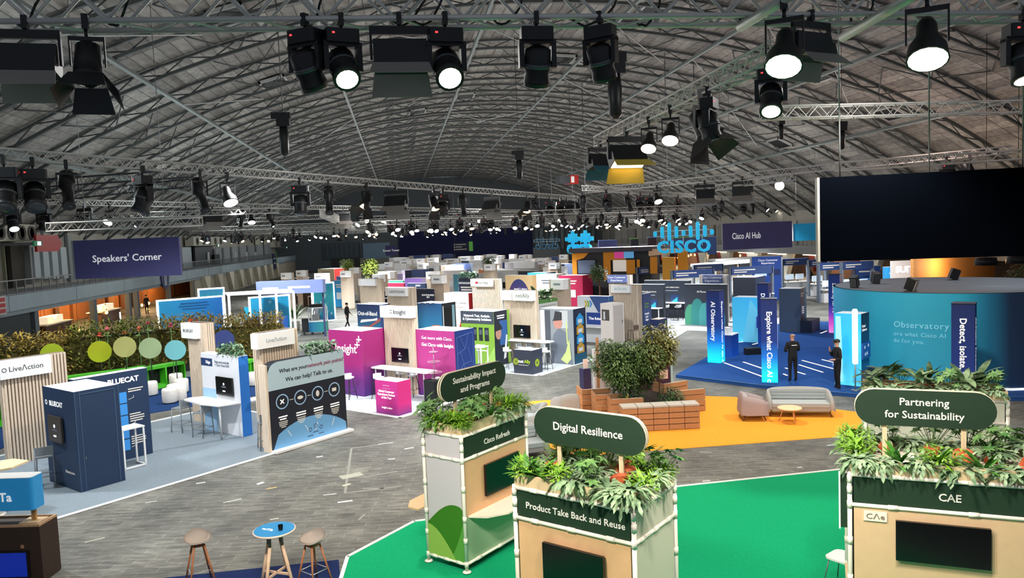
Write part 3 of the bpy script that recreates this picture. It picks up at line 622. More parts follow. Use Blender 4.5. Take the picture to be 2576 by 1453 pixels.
# drop rods and cables near the roof
# ================================================================== lamps
BLK = mat('121316', .45); BLK2 = mat('1d1f23', .4, .2); GLASSD = mat('3a3f44', .1, .3)
WARM = mat('fff4e6', .4, emit=14, ecol='fff1de'); COOL = mat('eaf2ff', .4, emit=12, ecol='dfeaff'); AMB = mat('ffd9a8', .4, emit=9, ecol='ffcf96')
_mh = {}
def lm(k, f):
    if k not in _mh: _mh[k] = f()
    return _mh[k]
def hook(t):
    place('clamp', lm('clamp', lambda: MB().bx(-.03, .03, -.045, .045, -.09, .06).tube((0, 0, -.09), (0, 0, -.16), .018, 6).mesh('clamp', BLK)), t)
def lamp(kind, P, label, pan=0.0, tilt=0.5, lit=None, s=1.0, group=None, lens=None):
    """lamp hung under a truss chord at P; pan turns it about z, tilt swings the head from straight down towards the viewer"""
    lensm = {None: GLASSD, 'w': WARM, 'c': COOL, 'a': AMB}[lit]; key = lit or 'd'
    nm = {'head': 'moving_head_lamp', 'fres': 'barn_door_spotlight', 'soft': 'panel_floodlight', 'par': 'spotlight_can', 'prof': 'profile_spotlight', 'hoist': 'chain_hoist'}[kind]
    t = thing(nm, label, 'hoist' if kind == 'hoist' else 'lamp', P, pan, group); t.scale = (s, s, s); hook(t)
    R = (-tilt, 0, 0)
    if kind == 'head':
        place('base', lm('hb', lambda: MB().rbox(-.2, .2, -.12, .12, -.3, -.14, .04).mesh('base', BLK2)), t)
        place('status_light', lm('hs', lambda: MB().box((-.12, -.122, -.2), (.03, .01, .02)).mesh('status_light', mat('ff4040', .4, emit=2))), t)
        place('yoke', lm('hy', lambda: MB().bx(-.23, -.17, -.06, .06, -.62, -.28).bx(.17, .23, -.06, .06, -.62, -.28).bx(-.23, .23, -.07, .07, -.34, -.3).mesh('yoke', BLK)), t)
        h = place('head', lm('hh', lambda: MB().lathe([(.09, .2), (.16, .16), (.17, -.05), (.15, -.12), (.165, -.2), (.165, -.27)], 16).mesh('head', BLK)), t, loc=(0, 0, -.56), rot=R)
        place('lens', lm('hl'+key, lambda: MB().lathe([(.001, -.285), (.09, -.28), (.15, -.265), (.155, -.25)], 16).mesh('lens', lensm)), h)
        place('trim_ring', lm('hr', lambda: MB().lathe([(.12, .06), (.175, .0), (.175, -.04)], 16).mesh('trim_ring', mat('565a60', .35, .5))), h)
    elif kind in ('fres', 'par', 'prof'):
        place('yoke', lm('fy', lambda: MB().bx(-.16, .16, -.015, .015, -.2, -.16).bx(-.165, -.15, -.02, .02, -.46, -.16).bx(.15, .165, -.02, .02, -.46, -.16).mesh('yoke', BLK)), t)
        if kind == 'prof':
            h = place('housing', lm('ph', lambda: MB().lathe([(.07, .35), (.13, .3), (.13, .02), (.09, -.02), (.09, -.35), (.105, -.36), (.105, -.42)], 14).mesh('housing', BLK)), t, loc=(0, 0, -.42), rot=R)
            place('lens', lm('pl'+key, lambda: MB().lathe([(.001, -.425), (.095, -.415)], 14).mesh('lens', lensm)), h)
        else:
            h = place('housing', lm('fh'+kind, lambda: MB().lathe([(.06, .22), (.12, .18), (.13, -.02), (.14, -.14), (.15, -.15), (.15, -.2)] if kind == 'fres' else [(.05, .2), (.08, .14), (.085, .02), (.15, -.1), (.16, -.2), (.165, -.22)], 16).mesh('housing', BLK)), t, loc=(0, 0, -.42), rot=R)
            place('lens', lm('fl'+kind+key, lambda: MB().lathe([(.001, -.228), (.1, -.226), (.15, -.221)] if kind == 'par' else [(.001, -.207), (.1, -.206), (.145, -.201)], 16).mesh('lens', lensm)), h)
            if kind == 'fres':
                for i in range(4):
                    place('barn_door', lm('fd', lambda: MB().add([(-.15, .15, -.2), (.15, .15, -.2), (.2, .29, -.42), (-.2, .29, -.42), (-.15, .155, -.2), (.15, .155, -.2), (.2, .295, -.42), (-.2, .295, -.42)], [(0, 1, 2, 3), (7, 6, 5, 4), (0, 4, 5, 1), (1, 5, 6, 2), (2, 6, 7, 3), (3, 7, 4, 0)]).mesh('barn_door', BLK2)), h, rot=(0, 0, i*pi/2))
    elif kind == 'soft':
        place('bracket', lm('sb', lambda: MB().bx(-.36, .36, -.03, .03, -.2, -.1).bx(-.36, -.33, -.03, .03, -.5, -.15).bx(.33, .36, -.03, .03, -.5, -.15).mesh('bracket', BLK)), t)
        h = place('housing', lm('sh', lambda: MB().bx(-.32, .32, -.1, .14, -.02, .14).bx(-.32, .32, -.14, .14, -.2, -.02).mesh('housing', BLK2)), t, loc=(0, 0, -.42), rot=(-tilt*.6, 0, 0))
        place('lamp_panel', lm('sp'+key, lambda: MB().bx(-.3, .3, -.12, .12, -.205, -.2).mesh('lamp_panel', lensm)), h)
        for sgn in (1, -1):
            place('flap', lm('sf%d%s' % (sgn, lens), lambda: MB().add([(-.33, .14*sgn, -.2), (.33, .14*sgn, -.2), (.37, .3*sgn, -.42), (-.37, .3*sgn, -.42), (-.33, .15*sgn, -.2), (.33, .15*sgn, -.2), (.37, .31*sgn, -.42), (-.37, .31*sgn, -.42)], [(0, 1, 2, 3), (7, 6, 5, 4), (0, 4, 5, 1), (1, 5, 6, 2), (2, 6, 7, 3), (3, 7, 4, 0)]).mesh('flap', lens or mat('8e8984', .5))), h)
    elif kind == 'hoist':
        place('motor', lm('hm', lambda: MB().bx(-.17, .17, -.12, .12, .35, .6).bx(-.3, .2, -.1, .1, .55, .72).mesh('motor', BLK)), t)
        place('chain_bag', lm('hg', lambda: MB().lathe([(.1, .38), (.13, .1), (.11, -.35), (.05, -.42)], 10).mesh('chain_bag', BLK2)), t)
        place('chain', lm('hc', lambda: MB().tube((0, 0, .7), (0, 0, 5.2), .012, 5).mesh('chain', mat('55585a', .5, .6))), t)
    return t
YEL = mat('c9b44a', .5)
near = [
 ('soft', 62, 86, 'T1', 'big black floodlight with flaps at the upper left corner', .1, .3, None, 0.70),
 ('fres', 214, 78, 'T1', 'black barn-door spotlight beside the corner floodlight, upper left', .2, .35, None, 0.80),
 ('head', 766, 68, 'T1', 'unlit moving-head lamp tilted left on the near truss', -.6, -.5, None, 0.70),
 ('head', 856, 80, 'T1', 'lit moving-head lamp, second of the group left of the white flap floodlight', .3, .75, 'w', 0.70),
 ('soft', 1003, 70, 'T1', 'large floodlight with pale front flap in the middle of the near truss', 0, .5, None, 0.70),
 ('head', 1118, 84, 'T1', 'brightest lit moving-head lamp, right of the pale flap floodlight', .1, .85, 'w', 0.73),
 ('head', 1348, 62, 'T1', 'unlit moving-head lamp facing away, centre right of the near truss', pi, .45, None, 0.70),
 ('head', 1508, 60, 'T1', 'unlit moving-head lamp tilted right, last of the central group', pi-.7, .5, None, 0.66),
 ('par', 1972, 12, 'B0', 'lit can spotlight on the near truss beside the right floodlight', -.6, .55, 'w', 0.91),
 ('soft', 2040, 60, 'T1', 'big black floodlight with closed flaps on the near truss at right', .3, .4, None, 0.63),
 ('par', 2332, 2, 'B1', 'lit can spotlight at the upper right corner region', -.6, .5, 'w', 0.94),
 ('head', 2574, 30, 'T1', 'lamp cut by the right edge of the view', -.2, .3, 'w', 0.77),
 ('head', 1944, 178, 'T3', 'lit moving-head lamp below the right floodlight', -.5, .6, 'w', 1.10),
 ('fres', 1765, 262, 'T3', 'pair spotlight with dark doors on the approaching truss', .5, .5, 'a', 1.50),
 ('head', 1782, 255, 'T3', 'unlit moving head next to the barn-door spotlight on the approaching truss', .9, .2, None, 1.20),
 ('par', 1686, 298, 'T3', 'small lit can spotlight, upper of two on the approaching truss', -.5, .6, 'w', 1.20),
 ('par', 1632, 326, 'T3', 'small lit can spotlight, lower of two on the approaching truss', -.5, .6, 'w', 1.20),
 ('soft', 1574, 360, 'T3', 'yellow glowing floodlight at the end of the approaching truss', .1, .8, 'a', 1.50),
 ('soft', 1508, 378, 'T3', 'dark floodlight with cyan-lined flap left of the yellow one', .3, .5, None, 1.20),
 ('hoist', 1547, 238, 9.6, 'black chain hoist hanging by the end of the approaching truss', 0, 0, None, 1.60),
 ('hoist', 715, 352, 9.4, 'black chain hoist above the sloping left truss', 0, 0, None, 1.30),
 ('hoist', 1306, 425, 9.2, 'black chain hoist above the centre of the sloping truss', 0, 0, None, 1.30),
 ('hoist', 2118, 350, 9.2, 'black chain hoist above the right rising truss', 0, 0, None, 1.00),
 ('hoist', 1965, 330, 9.2, 'small chain hoist with white mark below the level right truss', 0, 0, None, 0.70),
 ('hoist', 1812, 350, 9.2, 'small black chain hoist far right of the yellow floodlight', 0, 0, None, 0.60),
]
T2 = [('head', 8, 402), ('head', 80, 402), ('prof', 165, 408), ('head', 357, 425), ('prof', 500, 430), ('par', 570, 437, 'w'), ('head', 753, 452), ('prof', 825, 455), ('fres', 920, 463, 'a'), ('soft', 995, 468), ('fres', 1090, 475, 'a'), ('head', 1112, 478), ('prof', 1163, 480), ('soft', 1236, 484), ('fres', 1325, 490, 'a'), ('prof', 1348, 490), ('head', 1382, 494), ('head', 1410, 495), ('soft', 1425, 496), ('prof', 1455, 498)]
T6 = [('head', 28, 516, 'c'), ('head', 108, 516), ('soft', 212, 518), ('par', 275, 518, 'w'), ('prof', 357, 520, 'c'), ('soft', 468, 523), ('soft', 533, 524), ('prof', 607, 526), ('par', 630, 526, 'w'), ('prof', 678, 527, 'c'), ('soft', 862, 530), ('head', 905, 532, 'c'), ('par', 925, 532, 'w'), ('par', 968, 533, 'w'), ('prof', 1005, 534), ('prof', 1035, 534, 'c'), ('head', 1150, 536, 'c'), ('prof', 1182, 537, 'c'), ('par', 1205, 537, 'w'), ('prof', 1242, 537), ('prof', 1280, 538), ('soft', 1305, 538), ('prof', 1385, 538, 'c'), ('par', 1405, 538, 'w'), ('prof', 1440, 538)]
T5 = [('par', 1652, 475, 'w'), ('soft', 1772, 462, None), ('soft', 1868, 453, None), ('head', 1525, 487), ('prof', 1460, 488), ('prof', 2440, 400), ('head', 2380, 405)]
T8 = [('prof', 1580, 495), ('head', 1610, 497), ('head', 1635, 498), ('prof', 1660, 500), ('head', 1705, 505), ('prof', 1765, 508), ('head', 1795, 510), ('prof', 1815, 511), ('head', 1870, 512), ('prof', 1893, 514), ('par', 1925, 515, 'w'), ('par', 1950, 515, 'w'), ('par', 1985, 516, 'w')]
for kind, px, py, z, lab, pan, tilt, lit, s in near:
    lamp(kind, hang(z, px) if isinstance(z, str) else G(px, py, z), lab, pan, tilt, lit, s, lens=YEL if 'yellow glowing' in lab else (mat('2a6f86', .5) if 'cyan' in lab else None))
random.seed(5)
for lst, z, lab, grp, s in ((T2, 'T2', 'lamp hung on the long sloping left truss', 'lamps on the sloping left truss', 1.75), (T6, 'T6', 'lamp on the second long truss across the hall', 'lamps on the second long truss', 1.7), (T5, 'T5', 'lamp on the truss rising to the right', 'lamps on the right rising truss', 1.6), (T8, 'T8', 'lamp on the truss crossing behind the globe lamp', 'lamps on the globe truss', 1.6)):
    for e in lst:
        kind, px, py = e[:3]; lit = e[3] if len(e) > 3 else None
        w = {'head': 'moving-head ', 'prof': 'profile ', 'par': 'can ', 'fres': 'barn-door ', 'soft': 'flood'}[kind]
        lamp(kind, hang(z, px), ('lit ' if lit else 'unlit black ')+w+lab, random.uniform(-.8, .8), random.uniform(.1, .7) if not lit else random.uniform(.5, .9), lit, s, grp)
# globe lamp
tag(MB().ball((0, 0, 0), .3, 16).obj('globe_lamp', mat('fff6ea', .4, emit=12, ecol='fff1de'), loc=G(1961, 467, 8.4)), 'round white globe lamp glowing left of the black screen', 'lamp')
# the distant lamps, one by one on the far trusses
n = 0
for yy, z, xa, xb in far_truss:
    k = 17 if yy < 80 else 19
    for i in range(k):
        x = xa+(xb-xa)*(i+random.uniform(.15, .85))/k; r = random.random()
        kind = random.choice(['par', 'par', 'head', 'prof', 'fres']); lit = 'w' if r < .38 else ('c' if r < .55 else ('a' if r < .68 else None))
        if lit and kind == 'fres': kind = 'par'
        lamp(kind, Vector((x, yy-.15, z)), {'w': 'small distant warm white lamp on a far truss', 'c': 'small distant cool white lamp on a far truss', 'a': 'small distant amber lamp on a far truss', None: 'small distant unlit lamp on a far truss'}[lit], random.uniform(-1, 1), random.uniform(.4, 1.0) if lit else random.uniform(-.3, .6), lit, 1.15, 'distant lamps on the far trusses'); n += 1
# red-marked equipment case on the sloping truss end
P = G(1425, 452, 9.3); t = thing('hoist_cradle', 'red and white marked equipment box hanging at the far truss end', 'box', P, .4)
MB().bx(-.7, .1, -.3, .3, -.25, .25).obj('net_box', mat('3a3d40', .7), t); MB().bx(.1, .75, -.32, .32, -.28, .28).obj('red_box', mat('b3261f', .6), t); MB().bx(.15, .4, -.33, -.32, -.2, .2).obj('white_panel', WHITE, t)
# cables draped over the near truss
random.seed(3)
for i, px in enumerate((30, 260, 760, 980, 1040, 1240, 1440, 1600, 1860, 2140)):
    A = G(px, 50, Z1+.02); B = G(px+random.randint(60, 140), 15, Z1+.15); pts = []
    for k in range(9):
        u = k/8; q = A.lerp(B, u); q.z += .18*u-.16*sin(pi*u)+random.uniform(-.015, .015); q.y += .05*sin(7*u); pts.append(q-A)
    tag(MB().path(pts, .011, 5).obj('power_cable', BLK, loc=A), 'black power cable looped over the near truss', 'cable', 'cables on the near truss')
# ================================================================== plants
def leaf(b, o, d, L_, w, droop=.5, seg=4, up=None, lobes=0):
    """one curved blade from o along d; lobes>0 gives it a toothed outline"""
    o = Vector(o); d = Vector(d).normalized(); side = d.cross(Vector((0, 0, 1)))
    side = side.normalized() if side.length > 1e-3 else Vector((1, 0, 0))
    vs = []; p = o.copy(); dd = d.copy(); st = L_/seg
    for k in range(seg+1):
        u = k/seg; ww = w*sin(pi*min(1, .12+u*.88))**.8 if not lobes else w*(sin(pi*min(1, .12+u*.88))**.7)*(1 if k % 2 else .45)
        vs += [p-side*ww/2, p+side*ww/2]
        dd = (dd+Vector((0, 0, -droop/seg))).normalized(); p = p+dd*st
    b.add(vs, [(2*k, 2*k+1, 2*k+3, 2*k+2) for k in range(seg)], True)
def star(b, o, n, r, k=7):
    """palmate leaf of k pointed lobes, lying roughly across n"""
    n = Vector(n).normalized(); a = n.cross(Vector((.3, .9, .2))).normalized(); c = n.cross(a); o = Vector(o); vs = [o]
    for i in range(2*k):
        rr = r*(1 if i % 2 == 0 else .42)*(.75+.25*cos(pi*i/k)); th = 2*pi*i/(2*k)
        vs.append(o+(a*cos(th)+c*sin(th))*rr-n*(.12*rr if i % 2 == 0 else 0))
    b.add(vs, [(0, i+1, (i+1) % (2*k)+1) for i in range(2*k)])
FERN = leafmat('5f8f1e', '8fbf3a'); FATS = leafmat('3f6f35', '7da35c'); STAG = leafmat('55754f', '9cb68c'); STRAP = leafmat('2f6a1c', '5f9a35'); DEEP = leafmat('1d3a1a', '44683a'); BIG = leafmat('3a5a38', '8fa97a'); OLIVE = leafmat('9a8f3c', 'd0b866'); HEDGE = leafmat('4a4f1c', '7c6a2a'); TREEM = leafmat('2f4a22', '6e8a4a'); LIME = leafmat('7a9a30', 'b5c45a')
def plant_mesh(kind, seed):
    rnd = random.Random(seed); b = MB()
    if kind == 'fern':
        for i in range(34):
            a = rnd.uniform(0, 2*pi); e = rnd.uniform(.2, 1.3); leaf(b, (0, 0, .05), (cos(a)*cos(e), sin(a)*cos(e), sin(e)), rnd.uniform(.16, .3), .05, 1.1, 5, lobes=1)
        for i in range(160):
            a = rnd.uniform(0, 2*pi); r = .2*sqrt(rnd.random()); z = rnd.uniform(.04, .2); leaf(b, (r*cos(a), r*sin(a), z), (cos(a)+rnd.uniform(-1, 1), sin(a)+rnd.uniform(-1, 1), rnd.uniform(0, 1)), .07, .022, .6, 2)
        return b.mesh('foliage', FERN)
    if kind == 'fatsia':
        for i in range(16):
            a = rnd.uniform(0, 2*pi); r = rnd.uniform(.03, .22); z = rnd.uniform(.1, .38); p = (r*cos(a), r*sin(a), z)
            b.tube((0, 0, 0), p, .004, 3, cap=False); star(b, p, (cos(a)*.5, sin(a)*.5-.35, 1), rnd.uniform(.1, .16))
        return b.mesh('foliage', FATS)
    if kind == 'stag':
        for i in range(40):
            a = rnd.uniform(0, 2*pi); e = rnd.uniform(-.1, .9); leaf(b, (.06*cos(a), .06*sin(a), .05), (cos(a)*cos(e), sin(a)*cos(e), sin(e)), rnd.uniform(.18, .34), rnd.uniform(.05, .085), rnd.uniform(1.0, 2.0), 6, lobes=1)
        return b.mesh('foliage', STAG)
    if kind == 'strap':
        for i in range(18):
            a = rnd.uniform(0, 2*pi); e = rnd.uniform(.5, 1.2); leaf(b, (0, 0, 0), (cos(a)*cos(e), sin(a)*cos(e), sin(e)), rnd.uniform(.22, .34), .06, .8, 5)
        return b.mesh('foliage', STRAP)
    if kind == 'broad':
        for i in range(22):
            a = rnd.uniform(0, 2*pi); e = rnd.uniform(.1, 1.2); z = rnd.uniform(.02, .25); leaf(b, (.04*cos(a), .04*sin(a), z), (cos(a)*cos(e), sin(a)*cos(e), sin(e)), rnd.uniform(.2, .38), rnd.uniform(.08, .13), .9, 5)
        return b.mesh('foliage', BIG)
    if kind == 'box':
        for i in range(240):
            x, y, z = rnd.uniform(-.5, .5), rnd.uniform(-.12, .12), rnd.uniform(0, .28); leaf(b, (x, y, z), (rnd.uniform(-1, 1), rnd.uniform(-1, 1), rnd.uniform(-.2, 1)), rnd.uniform(.1, .2), .06, .8, 3)
        return b.mesh('foliage', leafmat('2c5a34', '8db08a'))
_pm = {}
def plant(kind, P, label, s=1.0, group=None, rz=None, pot=True):
    v = (kind, random.randrange(3))
    if v not in _pm: _pm[v] = plant_mesh(*v)
    nm = {'fern': 'fern', 'fatsia': 'fatsia', 'stag': 'grey_green_trailing_plant', 'strap': 'strap_leaf_plant', 'broad': 'broad_leaf_plant', 'box': 'box_planting'}[kind]
    t = thing(nm, label, 'plant', P, random.uniform(0, 6.28) if rz is None else rz, group); t.scale = (s, s, s); place('foliage', _pm[v], t)
    if pot: place('pot', lm('pot', lambda: MB().lathe([(.055, -.12), (.075, 0), (.082, 0), (.082, .02), (.065, .02)], 10).mesh('pot', mat('b5532f', .7))), t)
    return t
TERRA = mat('bf5a34', .6, grain=.15, scale=14)
def pot(P, rot, label, group, s=1.0):
    b = MB().lathe([(.055, -.09), (.085, .06), (.1, .06), (.1, .1), (.085, .1), (.05, -.07)], 12)
    o = b.obj('terracotta_pot', TERRA, loc=P, rot=rot, scale=(s,)*3); return tag(o, label, 'pot', group)
# ================================================================== white pipe stands with planters
PIPE = mat('efe6d8', .45); DKGR = mat('17311e', .6, grain=.05, scale=3); TANP = mat('dcae80', .6, grain=.03); LGREEN = mat('a9bd9a', .6); WPAN = mat('c9c2c6', .6)
PLANT_SEQ = ['stag', 'fern', 'stag', 'fern', 'strap', 'stag', 'fern', 'fatsia', 'stag', 'fern']
def pipe_frame(t, la, lb, h=2.36, levels=(.14, .93, 1.95, 2.36), faces=None):
    jm = lm('joint', lambda: MB().tube((0, 0, -.05), (0, 0, .05), .036, 10).mesh('joint', PIPE))
    for x, y in ((0, 0), (lb, 0), (0, la), (lb, la)):
        MB().tube((x, y, 0.02), (x, y, h+.04), .03, 10).obj('upright', PIPE, t); MB().lathe([(.075, 0), (.075, .015), (.04, .03)], 12, (x, y, 0.0)).obj('foot_plate', PIPE, t)
        for z in (.14, .55, .93, 1.45, 1.95, 2.15, h-.06): place('joint', jm, t, loc=(x, y, z))
    hj = lm('hjoint', lambda: MB().tube((-.06, 0, 0), (.06, 0, 0), .034, 8).mesh('joint', PIPE))
    for z in (.14, 1.95, h):
        MB().tube((0, 0, z), (lb, 0, z), .027, 8).obj('rail', PIPE, t); MB().tube((0, 0, z), (0, la, z), .027, 8).obj('rail', PIPE, t)
        if z > .5: MB().tube((lb, 0, z), (lb, la, z), .027, 8).obj('rail', PIPE, t); MB().tube((0, la, z), (lb, la, z), .027, 8).obj('rail', PIPE, t)
        for f_ in (.18, .5, .82): place('joint', hj, t, loc=(lb*f_, 0, z)); place('joint', hj, t, loc=(0, la*f_, z), rot=(0, 0, pi/2))
def planter_top(t, la, lb, z=2.38, h=.17):
    BE = wood('d9bf95', .15)
    for x0, x1, y0, y1 in ((.0, .03, 0, la), (lb-.03, lb, 0, la), (.03, lb-.03, 0, .03), (.03, lb-.03, la-.03, la)): MB().bx(x0, x1, y0, y1, z, z+h).obj('planter_board', BE, t)
    MB().bx(.03, lb-.03, .03, la-.03, z, z+.04).obj('planter_floor', mat('eadfcb', .7), t)
def capsule(P, rz, w, h, lines, size, label, postz):
    """double green capsule sign with cream edge bands on a post; front along local -x"""
    t = thing('capsule_sign', label, 'sign', P, rz)
    def cap(w, h, n=12): return [(-w/2+h/2+h/2*cos(a), h/2*sin(a)) for a in [pi/2+pi*k/n for k in range(n+1)]]+[(w/2-h/2+h/2*cos(a), h/2*sin(a)) for a in [-pi/2+pi*k/n for k in range(n+1)]]
    MX = Matrix(((0, 0, 1, 0), (-1, 0, 0, 0), (0, 1, 0, 0), (0, 0, 0, 1)))
    CRE = mat('f0dfc4', .5)
    MB().prism(cap(w, h), -.04, -.02, MX).obj('front_board', DKGR, t)
    MB().prism(cap(w+.012, h+.012), -.02, .0, MX).obj('cream_edge', CRE, t)
    MB().prism(cap(w-.02, h-.02), .0, .03, MX).obj('dark_core', mat('2a2016', .7), t)
    MB().prism(cap(w+.012, h+.012), .03, .05, MX).obj('cream_edge', CRE, t); MB().prism(cap(w, h), .05, .07, MX).obj('rear_board', DKGR, t)
    f = Face(t, (-.04, 0, 0), (0, -1, 0))
    for i, s in enumerate(lines): f.text(s, 0, (len(lines)-1)*size*.62-i*size*1.24, size, LETC, .004, .01)
    for y in (-w*.28, w*.28): MB().bx(0, .03, y-.03, y+.03, postz-P.z, -h/2+.05).obj('post', wood('d9c39d'), t)
    return t
def leafpanel(f, w, flip=False):
    """overlapping green leaf print on the lower part of a panel"""
    G1, G2, G3 = mat('35760f', .6), mat('8fb44c', .6), mat('57993a', .6)
    sx = -1 if flip else 1
    def U(u): return u if not flip else w-u
    def pl(pts, m, off): f.poly([(U(u), v) for u, v in (pts if not flip else pts[::-1])], m, off, 'printed_leaf')
    k = 10
    pl([(w*.02, .16), (w*.99, .16), (w*.99, 1.05)]+[(w*(.99-.97*(i/k)), .72+.42*sin(pi*min(1, .35+.65*i/k))-.0*i) for i in range(1, k+1)], G1, .006)
    pl([(w*.62, .16), (w*.99, .16), (w*.99, .95)]+[(w*(.99-.2*(i/k)-.15*(i/k)**2), .95-.75*(i/k)) for i in range(1, k)], G3, .009)
    pl([(w*.02, .16), (w*.75, .16)]+[(w*(.75-.73*(i/k)), .16+.55*sin(pi/2*i/k)) for i in range(1, k+1)], G2, .012)
def tv(f, u0, u1, v0, v1, name='television', th=.05, m=None, logo=False):
    o = MB().prism([(u0, v0), (u1, v0), (u1, v1), (u0, v1)], .02, .02+th, f.M).obj(name, m or SCREEN, f.p)
    MB().prism([(u0+(u1-u0)*.3, v0+(v1-v0)*.3), (u1-(u1-u0)*.3, v0+(v1-v0)*.3), (u1-(u1-u0)*.3, v1-(v1-v0)*.3), (u0+(u1-u0)*.3, v1-(v1-v0)*.3)], -.0, .021, f.M).obj('wall_bracket', DARK, f.p)
    if logo:
        c = (u0+u1)/2; h = v1-v0
        f.disc(c, v0+h*.62, h*.07, mat('dfe6f5', .5, emit=.9), .026+th, 'screen_logo'); f.rect(c-.07, c+.07, v0+h*.2, v0+h*.27, mat('dfe6f5', .5, emit=.9), .026+th, 'screen_button'); f.bars(c, v0+h*.5, (.2, .26), .012, .025, mat('8f96a8', .5), .026+th)
    return o
ST = {}
def stand(key, P, rz, la, lb, label):
    t = thing('pipe_stand', label, 'exhibition stand', (P.x, P.y, .02), rz); pipe_frame(t, la, lb); planter_top(t, la, lb)
    ST[key] = (t, P, rz, la, lb); return t, Face(t, (0, la, 0), (0, -1, 0)), Face(t, (0, 0, 0), (1, 0, 0))
def loc_w(key, x, y, z):
    t, P, rz, la, lb = ST[key]; return Vector((P.x+x*cos(rz)-y*sin(rz), P.y+x*sin(rz)+y*cos(rz), z+.02))
# --- stand 1 (left of the three)
P1 = G(1175, 1442); la1 = (G(1064, 1071, 2.4)-G(1159, 1086, 2.4)).length; lb1 = (G(1322, 1030, 2.4)-G(1159, 1086, 2.4)).length
t, fl, fr = stand('s1', P1, R45, la1, lb1, 'leftmost white pipe planter stand, pale side panel with green leaf print')
fl.rect(.05, la1-.05, .16, 1.96, WPAN, .0, 'side_panel', th=.02); fl.rect(.05, la1-.05, 1.96, 2.34, WPAN, .0, 'side_panel', th=.02); leafpanel(fl, la1)
fr.rect(.05, lb1-.05, 1.98, 2.33, DKGR, .0, 'sign_panel', th=.02); fr.text('Cisco Refresh', lb1*.52, 2.13, .135, LETC, .006)
fr.rect(.05, lb1-.05, .95, 1.94, TANP, .0, 'wall_panel', th=.02); fr.rect(.05, lb1-.05, .16, .94, LGREEN, .0, 'lower_panel', th=.02)
tv(fr, .55, 1.55, 1.18, 1.74)
MB().prism([(.1, 0), (lb1-.1, 0), (lb1-.1, -.35), (lb1-.35, -.5), (.6, -.5), (.25, -.3)], .93, .96).obj('counter_shelf', wood('f0e2cd', .08), t)
MB().bx(lb1*.62, lb1*.85, -.4, -.16, .965, .985).obj('tablet', mat('a08a78', .4), t)
MB().bx(0.03, lb1, la1-.03, la1, .2, 2.3).obj('back_panel', WPAN, t); MB().bx(lb1-.03, lb1, .0, la1, .2, 2.3).obj('end_panel', WPAN, t)
tag(MB().prism([(0, 0), (.9, 0), (.9, .5), (.25, .45), (0, .25)], 0, .03).obj('side_table_top', wood('e0b98c', .1), loc=G(1052, 1284, .93)+Vector((0, 0, 0)), rot=(0, 0, R45)), 'tan shelf board sticking out left of the pale side panel', 'shelf')
# --- stand 2 (middle, product take back)
C2 = G(1593, 1282, 2.4); P2 = Vector((C2.x, C2.y, 0)); la2 = (G(1276, 1230, 2.4)-C2).length; lb2 = (G(1716, 1217, 2.4)-C2).length
t, fl, fr = stand('s2', P2, R45, la2, lb2, 'middle white pipe planter stand with take-back sign and black screen')
fl.rect(.05, la2-.05, 1.98, 2.33, DKGR, .0, 'sign_panel', th=.02); fl.text('Product Take Back and Reuse', la2*.52, 2.145, .123, LETC, .006)
fl.rect(.05, la2-.05, .16, 1.94, TANP, .0, 'wall_panel', th=.02); tv(fl, .47, 1.38, 1.18, 1.72)
fr.rect(.05, lb2-.05, .16, 2.33, mat('cfcbb6', .6), .0, 'side_panel', th=.02); leafpanel(fr, lb2, True)
MB().bx(lb2-.03, lb2, 0, la2, .2, 2.3).obj('back_panel', WPAN, t); MB().bx(0.03, lb2, la2-.03, la2, .2, 2.3).obj('end_panel', LGREEN, t)
MB().prism([(0, .3), (-.35, .5), (-.4, la2-.4), (0, la2-.15)], .8, .83).obj('counter_shelf', wood('f0e2cd', .08), t)
# --- stand 3 (right, CAE) and the one behind it
R3 = radians(59.5); Y3 = Vector((-sin(R3), cos(R3), 0)); X3 = Vector((cos(R3), sin(R3), 0))
C3 = G(2137, 1192, 2.38); C3.z = 0; la3 = 2.9; P3 = C3-Y3*la3; lb3 = 1.35
t, fl, fr = stand('s3', P3, R3, la3, lb3, 'white pipe stand with black screen at the lower right corner')
fl.rect(.05, la3-.05, 1.98, 2.33, DKGR, .0, 'sign_panel', th=.02); fl.text('CAE', 1.18, 2.14, .14, LETC, .006)
fl.rect(.05, la3-.05, .16, 1.94, mat('d6b48c', .6, grain=.03), .0, 'wall_panel', th=.02); tv(fl, .55, 1.63, 1.27, 1.8)
fl.rect(.17, .45, 1.75, 1.88, mat('ece0cf', .5), .02, 'name_plate', th=.02); fl.text('CΛe', .31, 1.815, .1, mat('8a7a68', .5), .024, 0.0, sx=1.25)
fl.rect(-.12, -.02, 1.62, 2.36, DKGR, .0, 'side_sign', th=.03); fl.rect(-.135, -.115, 1.6, 2.38, WHITE, .01, 'side_sign_edge', th=.05)
MB().bx(0.03, lb3, la3-.03, la3, .2, 2.3).obj('end_panel', WPAN, t); MB().bx(lb3-.03, lb3, 0, la3, .2, 2.3).obj('back_panel', WPAN, t)
C4 = G(2176, 975, 2.55); C4.z = 0; la4 = (G(2540, 992, 2.55)-G(2176, 975, 2.55)).length; P4 = C4-Y3*la4
t, fl, fr = stand('s4', P4, R3, la4, .8, 'planter stand with large leafy plants standing behind the right capsule sign')
fl.rect(.05, la4-.05, .16, 2.33, mat('cdc6b6', .6), .0, 'side_panel', th=.02); fr.rect(.05, .75, .16, 2.33, WPAN, .0, 'end_panel', th=.02)
MB().bx(.77, .8, 0, la4, .2, 2.3).obj('back_panel', WPAN, t)
